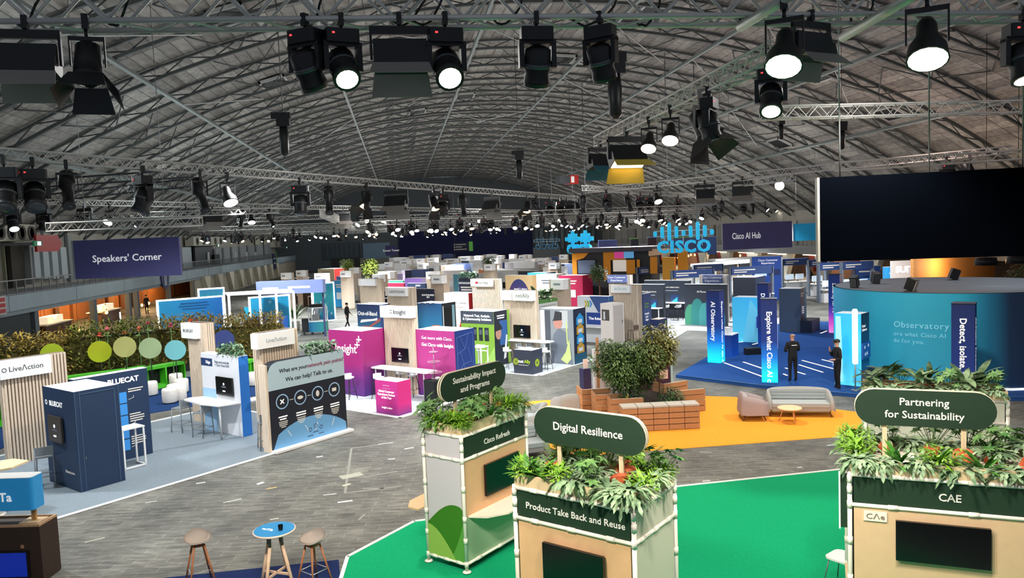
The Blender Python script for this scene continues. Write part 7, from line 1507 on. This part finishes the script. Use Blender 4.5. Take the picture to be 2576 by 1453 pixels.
portal(1838, 673, 3.2, 'dark demo portal behind the navy demo room'); portal(1746, 667, 2.4, 'demo portal with blue header in the middle of the right field'); portal(1692, 681, 3.0, 'demo portal with dark header before the orange pavilion'); portal(1604, 673, 2.4, 'demo portal in front of the orange pavilion doorway')
# white market stalls in a row
P = G(1765, 668, 2.6); t = thing('market_stall', 'long white market stall with dark signs in front of the right gallery', 'stall', (P.x, P.y, .0), radians(28))
MB().bx(0, 12, 0, 1.2, 2.5, 2.75).obj('canopy', WHITE, t); MB().bx(0, 12, .2, 1.0, 0, .95).obj('counter', mat('e9e6e2', .6), t)
for k in range(5): MB().bx(.5+k*2.3, 2.2+k*2.3, -.05, 0, 2.15, 2.5).obj('dark_sign', DARK, t); MB().bx(k*2.9, k*2.9+.1, .05, .15, 0, 2.5).obj('post', WHITE, t)
P = G(1800, 652, 2.8); t = thing('market_stall', 'second white market stall further back by the right gallery', 'stall', (P.x, P.y, .0), radians(20)); MB().bx(0, 9, 0, 1.2, 2.6, 2.8).obj('canopy', WHITE, t); MB().bx(0, 9, .2, 1.0, 0, .95).obj('counter', mat('d9cdbf', .6), t)
for k in range(4): MB().bx(.4+k*2.2, 2+k*2.2, -.05, 0, 2.2, 2.6).obj('dark_sign', DARK, t); MB().bx(k*2.9, k*2.9+.1, .05, .15, 0, 2.6).obj('post', WHITE, t)
# orange and black pavilion
A = at(1440, 640, 62); B = at(1705, 640, 58); P = Vector((A.x, A.y, 0)); w = (B-A).xy.length; t = thing('orange_pavilion', 'large black pavilion with angular orange portals', 'pavilion', P, atan2((B-A).y, (B-A).x)); hh = hz(P, 636); f = Face(t, (0, 0, 0), (1, 0, 0)); k_ = w/265.0
ORG = mat('f29a1f', .6); BK2 = mat('2a2a30', .6)
MB().bx(0, w*.75, .1, 2.5, 0, hh).obj('black_body', BK2, t); MB().bx(-.2, w*.78, -.3, 3.2, hh, hh+.35).obj('roof_slab', mat('4a4650', .6), t)
def X(px): return (px-1440)*k_
def Z(py): return hz(P, py)
f.poly([(X(1440), Z(690)), (X(1452), Z(690)), (X(1452), Z(654)), (X(1470), Z(650)), (X(1484), Z(637)), (X(1440), Z(637))], ORG, .1, 'orange_portal', th=.1)
f.poly([(X(1522), Z(705)), (X(1540), Z(700)), (X(1540), Z(656)), (X(1578), Z(655)), (X(1582), Z(636)), (X(1522), Z(636))], ORG, .1, 'orange_portal', th=.1)
f.rect(X(1546), X(1580), Z(684), Z(656), mat('f0e6dc', .5, emit=.3), .05, 'bright_interior'); f.rect(X(1580), X(1602), Z(690), Z(656), ORG, .08, 'orange_panel'); f.rect(X(1454), X(1500), Z(688), Z(655), mat('6a7894', .5), .05, 'open_doorway'); f.rect(X(1606), X(1614), Z(690), Z(656), ORG, .08, 'orange_panel')
f.rect(X(1551), X(1574), Z(652), Z(636), mat('c83f8a', .4, emit=.5), .14, 'lit_screen'); f.rect(X(1575), X(1600), Z(652), Z(636), mat('5f9fd0', .4, emit=.5), .14, 'lit_screen')
f.poly([(X(1638), Z(648)), (X(1728), Z(640)), (X(1728), Z(632)), (X(1638), Z(632))], mat('f2c9a0', .5), .3, 'pale_canopy', th=.3); f.rect(X(1640), X(1656), Z(690), Z(650), ORG, .2, 'orange_panel', th=.2); f.rect(X(1672), X(1700), Z(712), Z(652), mat('f6ae3a', .6), .5, 'orange_column', th=.5); f.rect(X(1707), X(1728), Z(690), Z(640), ORG, .3, 'orange_column', th=.3)
# rooftop signs and banners behind the pavilion
for px0, px1, py, h_, m_, lab in ((1506, 1552, 606, 1.2, mat('5a64a8', .5), 'violet box sign on the pavilion roof'), (1694, 1782, 599, 1.6, mat('4a568a', .5), 'slate box sign with green edge behind the big blue logo'), (1782, 1802, 596, 1.8, mat('3f62a8', .5), 'blue box sign right of the big blue logo'), (1587, 1606, 601, 1.4, mat('1f2740', .5), 'dark banner with green edge on the right gallery'), (1630, 1651, 598, 1.6, mat('3a2030', .5), 'maroon banner on the right gallery')):
    A, B = at(px0, py, 78), at(px1, py, 78); t = thing('gallery_sign', lab, 'sign', (A.x, A.y, A.z-h_*1.0), atan2((B-A).y, (B-A).x)); w_ = (B-A).xy.length; MB().bx(0, w_, 0, .6, 0, h_).obj('box', m_, t); MB().bx(0, w_, -.02, .62, h_, h_+.08).obj('lit_edge', mat('8fd04a' if 'green' in lab else '7f9fe0', .5), t)
    for x in (.2, w_-.2): MB().tube((x, .3, -(A.z-h_)), (x, .3, 0), .04, 5).obj('post', STEEL, t)
# ficus trees in pots along the aisles
def pot_tree(px, py, H_, r, label, m=TREEM, n=900, seed=1, base=True, ls=.2):
    P = gz(px, py) if base else top_at(px, py, H_)
    t = tree(P, H_, r, m, label, n, .06, seed, ls=ls); MB().lathe([(.28, 0), (.36, .6), (.32, .6), (.28, .55)], 16).obj('pot', BLACK, t); return t
pot_tree(1506, 657, 3.6, .8, 'round green ficus tree in a dark pot before the orange pavilion', base=False, n=1300, seed=31, ls=.17)
pot_tree(873, 650, 4.2, .62, 'yellow-green tree at the far left of the booth field', LIME, seed=32, base=False); pot_tree(932, 648, 4.4, .8, 'second yellow-green tree in a tall blue pot far away', LIME, seed=33, base=False); pot_tree(1228, 643, 4.0, .8, 'distant green tree between far booths', TREEM, seed=34, base=False)
# --- the rest of the booth field: towers with white signs and low rooms, far away
random.seed(17)
FARW = ['f6f5f3', 'efeae4', 'e3d3c2']
far_t = [(742, 762, 680, ''), (705, 725, 686, ''), (878, 896, 673, ''), (853, 875, 681, ''), (784, 815, 687, ''), (945, 985, 683, ''), (935, 960, 690, ''), (1080, 1115, 692, ''), (1068, 1098, 683, ''), (966, 982, 659, ''), (998, 1030, 655, ''), (1048, 1062, 650, ''), (1068, 1096, 648, ''), (1110, 1150, 650, ''), (1150, 1178, 645, ''), (1192, 1210, 643, ''), (1250, 1264, 642, ''), (1283, 1295, 639, ''), (1306, 1320, 642, ''), (1327, 1340, 651, ''), (1350, 1370, 651, ''), (1373, 1390, 655, ''), (1392, 1402, 660, ''), (1412, 1423, 640, ''), (1047, 1068, 662, ''), (1215, 1240, 664, ''), (1230, 1255, 650, ''), (1388, 1420, 702, ''), (1070, 1098, 668, '')]
for i, (a, b_, y, s) in enumerate(far_t):
    h = 3.3; P = G(b_, y, h); dep = pj(P)[2]; wpx = b_-a; L_ = min(2.2, max(1.0, wpx/FPX*dep/.8)); P, h = settle(b_, y, h, L_, .6)
    t = thing('far_tower', 'small far-off slatted tower with white sign', 'tower', (P.x, P.y, 0), R45, 'far-off sign towers')
    MB().bx(.0, .6, 0, L_, 0, h).obj('body', mat(random.choice(['d9c3ab', 'cdb9a4', 'dccab6', 'e6dbd0']), .6), t); MB().bx(-.25, .3, -.05, L_*.75, h-.55, h).obj('sign_box', mat('fafafa', .5, emit=.12), t)  # slight glow added so the white sign box looks brightly lit
    f = Face(t, (-.25, L_*.75, 0), (0, -1, 0))
    if s: f.text(s, L_*.4, h-.28, .26, mat('6a6f78', .5), .006, .01)
    else: f.bars(L_*.4, h-.2, (L_*.45,), .12, .2, mat('9aa0a8', .5), .006)
far_b = [(1180, 660, 2.2, 'a9a4a8', 'dcd6d2'), (1215, 668, 2.0, 'e3dfe0', 'c9c2c0'), (1060, 700, 2.0, '8f6fc0', 'b9a8d8'), (1150, 680, 2.2, 'd9d2d4', 'c2bcc2'), (1180, 690, 1.9, '6fb8d0', '2a3a50'), (1250, 678, 2.4, 'd98a5a', 'd6d8da'), (1240, 688, 2.0, 'f2f2f2', 'e2e2e2'), (1300, 680, 3.0, 'f4f4f2', 'e6e2dc'), (1330, 672, 3.0, 'f2f2f0', 'dcd8d2'), (1375, 686, 2.0, '2f94c8', '2a7fb0'), (1345, 682, 1.9, '3b4450', '4a5562'), (1465, 693, 2.2, 'b81f4f', 'c9285a'), (1400, 690, 2.0, 'd5c9c0', 'b9aca2'), (1290, 656, 2.6, '4fa8d0', 'c9c2bc'), (1090, 668, 2.4, 'e6e2e0', 'dcd4ce'), (1035, 672, 2.6, 'e6e4e6', 'd9d2d0'), (1010, 680, 2.4, 'e8dfe6', 'cfc4d8'), (795, 705, 2.0, '16181c', '1f2228'), (866, 706, 1.6, '2f9fe0', '2a86d0'), (870, 695, 1.4, '3f6fb8', 'd9d4d0'), (762, 700, 1.6, '1c2230', '262c3a'), (840, 676, 3.2, 'd9c3a0', 'b82a24'), (1130, 655, 3.0, 'e9e6e4', 'd6d0cc'), (1420, 664, 2.4, '3f4a60', '55607a'), (1436, 656, 2.2, '3a4258', '2f364a'), (1360, 663, 2.2, '4a3a34', 'c9beb4'), (990, 690, 1.8, '7a5a9a', 'a898c0'), (945, 700, 2.0, 'd9d9d6', 'c9c4bc')]
NAMES_ = {'b81f4f': 'crimson', '2f94c8': 'bright blue', '6fb8d0': 'pale blue planted', '8f6fc0': 'lilac', '16181c': 'black cloud-print', '2f9fe0': 'vivid blue', 'd9c3a0': 'red-lined timber', 'd98a5a': 'orange-topped', '1d2848': 'navy wiring-slogan', '3f6fb8': 'mid blue', '7a5a9a': 'purple'}
for px, py, L_, a, b_ in far_b:
    P, hb = settle(px, py, 2.44, L_, L_*.7); t = thing('far_booth', (NAMES_[a]+' far-off booth room in the middle of the hall') if a in NAMES_ else 'pale or dark far-off booth room in the middle of the hall', 'booth', P, R45, 'far-off booth rooms')
    MB().bx(.02, L_*.7, .02, L_, 0, hb-.01).obj('carcass', mat('dcdcda', .7), t); MB().bx(0, .02, 0, L_, 0, hb).obj('left_wall', mat(a, .5), t); MB().bx(.02, L_*.7, 0, .02, 0, hb).obj('right_wall', mat(b_, .5), t)
    f = Face(t, (0, L_, 0), (0, -1, 0))
    if a == '1d2848': f.text('UNTANGLING WIRES', L_*.5, 1.95, .2, LETW, .008, .02); f.bars(L_*.5, 1.7, (1.2, 1.1, .9), .1, .2, LETC)
    elif a == '16181c': f.disc(L_*.5, 1.6, .3, mat('cfd2d6', .5), .008, 'cloud_print', rv=.18); f.rect(L_*.35, L_*.65, .1, 1.0, WF, .008, 'door_frame'); f.rect(L_*.4, L_*.6, .1, .92, BLACK, .01, 'door'); f.bars(L_*.5, 2.2, (1.2,), .1, .2, LETC)
    else: f.bars(L_*.5, 2.05, (L_*.5, L_*.4), .1, .2, LETC if random.random() < .6 else mat('5a6068', .5)); f.rect(L_*.3, L_*.7, .7, 1.3, SCREEN if random.random() < .5 else mat('dfe6ee', .5), .01, 'wall_screen')
for px, py in ((1130, 640), (1190, 645), (1060, 643), (1010, 648), (1100, 641), (1260, 650), (1310, 652), (1370, 650), (1150, 652), (1210, 655), (1085, 655), (1040, 652), (1330, 660), (1280, 662), (1170, 664), (975, 665), (1010, 665), (1110, 662), (1145, 668), (1065, 680), (1410, 672), (1240, 640), (1330, 641), (1400, 647)):
    L_ = random.uniform(1.6, 3.2); P, hb = settle(px, py, 2.9, L_, L_*.6); t = thing('far_booth', 'tiny distant booth block among the farthest stands', 'booth', P, R45, 'farthest booth blocks')
    MB().bx(0, L_*.6, 0, L_, 0, hb).obj('body', mat(random.choice(['f2f1ef', 'e3dcd4', 'dccbb8', '6a7890', '3a4460', 'c9c4c8', 'f6f6f6', 'd9cfc4']), .6), t); MB().bx(-.1, L_*.3, -.1, L_*.6, hb-.6, hb+.05).obj('sign_box', mat(random.choice(['fafafa', 'f2f2f2', '4a5a8a', 'fafafa']), .5, emit=.1), t)  # small emission put into the sign box to brighten it
# far signs on the navy drape
P = at(1140, 612, 120); t = thing('programme_board', 'dark programme board with green end panel hung before the navy drape', 'board', (P.x, P.y, P.z-1.3), radians(-3)); MB().bx(0, 3.1, 0, .1, 0, 1.4).obj('board', mat('18203c', .6), t); MB().bx(2.5, 3.1, -.05, .12, 0, 1.5).obj('green_panel', mat('5fae4a', .5, emit=.2), t); f = Face(t, (0, 0, 0), (1, 0, 0)); f.bars(.4, 1.15, (1.6, 1.0, 1.7), .12, .38, LETC, ax='L')
for v in (1.09, .71, .33): f.disc(.2, v, .1, LETC, .012)
for x in (.3, 2.8): MB().tube((x, .05, 1.4), (x, .05, roofz(P.x)-P.z+1.3), .02, 5).obj('hanger', STEEL, t)
# booths seen under the black screen and the restaurant corner at the right
for px, py, L_, h_, a, lab in ((2215, 668, 2.0, 2.4, '2a4a8a', 'blue demo wall with plants under the black screen'), (2285, 670, 1.6, 2.6, '2fa0e0', 'cyan curved-edge demo wall under the black screen'), (2345, 667, 2.6, 2.4, '33477e', 'navy demo wall with printed keyboard pattern behind the drum'), (2432, 662, 2.6, 2.6, '1f3a66', 'dark blue demo wall with planting behind the drum'), (2320, 655, 2.0, 3.0, 'e8e4e0', 'white stand front with glowing word behind the drum')):
    P = top_at(px, py, h_); t, f = wall_board(P, L_, .3, 'L', mat(a, .5), lab, h=h_, rz=radians(78))
    if 'keyboard' in lab:
        for k in range(6): f.poly([(.3+k*.35, .9+.1*(k % 3)), (.55+k*.35, 1.0+.1*(k % 3)), (.5+k*.35, 1.3), (.3+k*.35, 1.2)], mat('7f9fd0', .5), .008, 'printed_key')
    elif 'glowing' in lab: f.text('SUITE', 1.0, 2.4, .6, mat('ffe6f0', .5, emit=1.5), .01, .03)
    else: f.bars(L_*.5, h_*.85, (L_*.6,), .1, .2, LETC); f.rect(L_*.25, L_*.75, .9, 1.5, mat('3f8fe0', .4, emit=.3), .01, 'lit_screen')
P = G(2470, 690, 2.4); o = struct(MB().bx(0, .2, -6, 6, 0, 3.4).obj('wall_right_bar', mat('c98a4a', .7, grain=.1), loc=(P.x+3, P.y+6, 0), rot=(0, 0, radians(-62))))
l = bpy.data.lights.new('bar_glow', 'POINT'); l.energy = 500; l.color = (1, .68, .35); q = bpy.data.objects.new('bar_glow', l); COL.objects.link(q); q.location = (P.x+1, P.y+3, 2.8)
for px, py, lab in ((2480, 657, 'black hanging fabric lamp over the warm bar at the right'), (2560, 652, 'second black hanging lamp at the right edge')):
    P = at(px, py, 40); t = thing('pendant_lamp', lab, 'lamp', P); MB().lathe([(.55, -.2), (.5, .2), (.1, .22)], 18).obj('shade', BLACK, t); MB().tube((0, 0, .2), (0, 0, roofz(P.x)-P.z), .015, 5).obj('cord', BLACK, t)
tree(top_at(2560, 652, 3.4), 3.4, 1.0, TREEM, 'bushy tree at the right edge beside the drum roof', 1200, .06, 41, ls=.2)
# red armchairs and lounge on grey dais, left centre
carpet([G(905, 760), G(880, 735), G(925, 715), G(985, 730), G(960, 762)], '6a7f9a', 'carpet_10')
for px, py, c, lab in ((905, 724, 'd2402f', 'red armchair in the far lounge'), (925, 738, 'd9d4cc', 'cream armchair in the far lounge, right'), (890, 735, 'd9d4cc', 'cream armchair in the far lounge, left')): lounge(onfloor(px, py+25), radians(200), .9, lab, 'armchair', 'armchair', m=mat(c, .8))
# ================================================================== people
SKIN = mat('c99a84', .6); CLOTH = mat('14151a', .85, grain=.2, scale=18); CLOTH2 = mat('0e0f14', .85); SHOE = mat('0b0b0d', .5)
def person(P, rz, label, arms, legs=((0, 0), (0, 0)), H_=1.74, top=CLOTH, bottom=CLOTH2, hair='bald', lean=0.0, headturn=0.0, logo=False, hairm=None, name='person'):
    """skinned figure facing local -y. arms: for left(-x) and right(+x) (elbow xyz, wrist xyz, finger direction); legs: (knee dy, ankle dy)"""
    V, E, R = [], [], []
    def v(p, r, par=None):
        V.append(Vector(p)); R.append(r)
        if par is not None: E.append((par, len(V)-1))
        return len(V)-1
    ly = -lean
    pel = v((0, 0, .95), (.155, .115)); wai = v((0, ly*.25, 1.1), (.145, .105), pel); che = v((0, ly*.7, 1.3), (.175, .12), wai); col_ = v((0, ly, 1.45), (.1, .085), che); nek = v((0, ly*1.1-.005, 1.52), (.056, .058), col_)
    hd = v((0, ly*1.2-.015, 1.6), (.07, .085), nek); hd2 = v((0, ly*1.2-.012, 1.675), (.078, .098), hd); v((0, ly*1.2, 1.735), (.05, .062), hd2)
    hands = []
    for s, (el, wr, fd) in zip((-1, 1), arms):
        sh = v((s*.185, ly, 1.42), (.075, .075), che); e = v((s*el[0], el[1], el[2]), (.05, .052), sh); w = v((s*wr[0], wr[1], wr[2]), (.034, .034), e)
        d = Vector((s*fd[0], fd[1], fd[2])).normalized(); W_ = V[w]; palm = v(W_+d*.07, (.03, .038), w); side = d.cross(Vector((0, 0, 1)) if abs(d.z) < .8 else Vector((0, 1, 0))).normalized(); hands.append(W_+d*.05)
        for k, L_ in enumerate((.06, .072, .068, .052)):
            o = side*(k-1.5)*.019; q = v(V[palm]+d*.03+o, (.0095,)*2, palm); q = v(V[q]+d*L_*.55+o*.1-Vector((0, 0, .006)), (.009,)*2, q); v(V[q]+d*L_*.45-Vector((0, 0, .014)), (.0075,)*2, q)
        q = v(W_+d*.05-side*.04, (.011,)*2, palm); v(V[q]+d*.035-side*.015, (.009,)*2, q)
    for s, (kn, an) in zip((-1, 1), legs):
        hp = v((s*.095, 0, .88), (.095, .1), pel); k = v((s*.105, kn-.01, .5), (.06, .065), hp); a = v((s*.11, an+.02, .1), (.042, .045), k); h = v((s*.11, an+.04, .045), (.04, .045), a); v((s*.12, an-.12, .035), (.04, .032), a)
    me = bpy.data.meshes.new('body'); me.from_pydata(V, E, []); o = bpy.data.objects.new('body_frame', me); COL.objects.link(o)
    m = o.modifiers.new('skin', 'SKIN'); m.use_smooth_shade = True; sv = me.skin_vertices[0].data
    for i, r in enumerate(R): sv[i].radius = r
    sv[0].use_root = True; s_ = o.modifiers.new('sub', 'SUBSURF'); s_.levels = 2; s_.render_levels = 2
    dg = bpy.context.evaluated_depsgraph_get(); me2 = bpy.data.meshes.new_from_object(o.evaluated_get(dg)); bpy.data.objects.remove(o)
    me2.materials.clear()
    for mm in (top, bottom, SKIN, SHOE): me2.materials.append(mm)
    for p in me2.polygons:
        c = p.center
        p.use_smooth = True; p.material_index = 3 if c.z < .075 else 1 if c.z < .93 and min((c-h).length for h in hands) > .1 else 2 if c.z > 1.5 or min((c-h).length for h in hands) < .1 else 0
        if min((c-h).length for h in hands) < .085: p.material_index = 2
    t = thing(name, label, 'person', P, rz); t.scale = (H_/1.78,)*3; body = place('body', me2, t)
    hc = Vector((0, ly*1.2-.01, 1.665)); T_ = Matrix.Translation(hc) @ Matrix.Rotation(headturn, 4, 'Z')
    # face: nose, eyes, mouth, ears
    for nm, pts, r, mm in (('nose', [(0, -.1, .015), (0, -.118, -.02)], .012, SKIN), ('mouth', [(-.022, -.088, -.06), (.022, -.088, -.06)], .006, mat('9a5a50', .6)), ('ear', [(-.082, 0, -.02), (-.084, .005, .02)], .014, SKIN), ('ear', [(.082, 0, -.02), (.084, .005, .02)], .014, SKIN), ('eye', [(-.032, -.092, .012), (-.03, -.094, .012)], .009, mat('2a2422', .3)), ('eye', [(.03, -.094, .012), (.032, -.092, .012)], .009, mat('2a2422', .3))):
        MB().tube(T_ @ Vector(pts[0]), T_ @ Vector(pts[1]), r, 8).obj(nm, mm, body)
    if hair == 'cap':
        MB().lathe([(.1, .0), (.103, .04), (.085, .085), (.04, .11), (.001, .115)], 16, M=T_, sx=.88, sy=1.08).obj('cap', BLACK, t); MB().prism([(-.065, -.09), (.065, -.09), (.05, -.17), (-.05, -.17)], .0, .012, T_).obj('cap_peak', BLACK, t)
    elif hair == 'hair': MB().lathe([(.092, -.03), (.1, .03), (.085, .075), (.045, .1), (.001, .105)], 16, M=T_ @ Matrix.Translation((0, .012, 0)), sx=.88, sy=1.05).obj('hair', hairm or mat('1f1612', .8), t)
    else: MB().lathe([(.086, .0), (.088, .03), (.07, .07), (.001, .088)], 14, M=T_ @ Matrix.Translation((0, .012, 0)), sx=.9, sy=1.1).obj('shaved_scalp', mat('a88878', .7), t)
    if logo: MB().bx(-.1, .1, .128, .14, 1.35, 1.368).obj('back_print', LETW, t)
    MB().lathe([(.07, 1.465), (.075, 1.5), (.068, 1.51)], 12, (0, ly, 0)).obj('collar', top, t)
    return t
DOWN = ((.27, .03, 1.14), (.27, -.05, .9), (0, -.1, -1))
person(gz(1995, 968, .12), radians(178), 'man with shaved head in black jacket seen from behind on the blue platform', (((.27, -.04, 1.14), (.1, -.24, 1.16), (-.8, -.3, .1)), ((.28, -.02, 1.14), (.08, -.25, 1.12), (-.8, -.3, .1))), H_=1.76, logo=True, headturn=.5)
person(gz(2107, 984, .02), radians(-100), 'man in black coat and dark cap standing in profile, hand at his chin', (((.25, -.08, 1.15), (.12, -.2, 1.38), (-.3, -.2, .9)), ((.26, .02, 1.14), (.2, -.2, 1.1), (-.3, -.8, 0))), H_=1.8, hair='cap')
person(gz(875, 826), radians(70), 'man in black walking past the illustrated blue booth', (DOWN, ((.27, .0, 1.14), (.24, -.16, .98), (0, -.6, -.6))), ((-.06, .12), (.05, -.1)), H_=1.75, hair='hair')
person(gz(2042, 712), radians(200), 'person in dark clothes bending forward among the demo desks', (((.26, -.35, 1.0), (.22, -.5, .8), (0, -.4, -.8)), ((.26, -.35, 1.0), (.22, -.5, .8), (0, -.4, -.8))), H_=1.7, lean=.4, hair='hair')
person(gz(800, 826), radians(160), 'barista in grey behind the teal coffee cart', (((.3, -.12, 1.2), (.25, -.4, 1.15), (0, -1, 0)), DOWN), H_=1.75, hair='bald', top=mat('8a8f94', .85, grain=.2, scale=20))
P = WX(372, 812, XL-.9); person(Vector((P.x, P.y, 0)), radians(60), 'dark silhouetted person at the amber cafe front', (DOWN, ((.27, .0, 1.14), (.2, -.25, 1.1), (0, -1, 0))), H_=1.78, hair='hair')

# ================================================================== labels of look-alikes: count them along the picture, left to right
ONES = 'zero one two three four five six seven eight nine ten eleven twelve thirteen fourteen fifteen sixteen seventeen eighteen nineteen'.split()
TENS = '0 0 twenty thirty forty fifty sixty seventy eighty ninety'.split()
SPEC = {'one': 'first', 'two': 'second', 'three': 'third', 'five': 'fifth', 'eight': 'eighth', 'nine': 'ninth', 'twelve': 'twelfth'}
def ordinal(n):
    if n < 20: w = ONES[n]; return SPEC.get(w, w+'th')
    t_, u = divmod(n, 10)
    return TENS[t_][:-1]+'ieth' if not u else TENS[t_]+'-'+SPEC.get(ONES[u], ONES[u]+'th')
bpy.context.view_layer.update()
same = {}
for o in COL.objects:
    if o.parent is None and 'label' in o: same.setdefault(o['label'], []).append(o)
for lab, os_ in same.items():
    if len(os_) > 1:
        os_.sort(key=lambda o: pj(o.matrix_world.translation)[0])
        for k, o in enumerate(os_): o['label'] = lab+', '+ordinal(k+1)+' from the left'
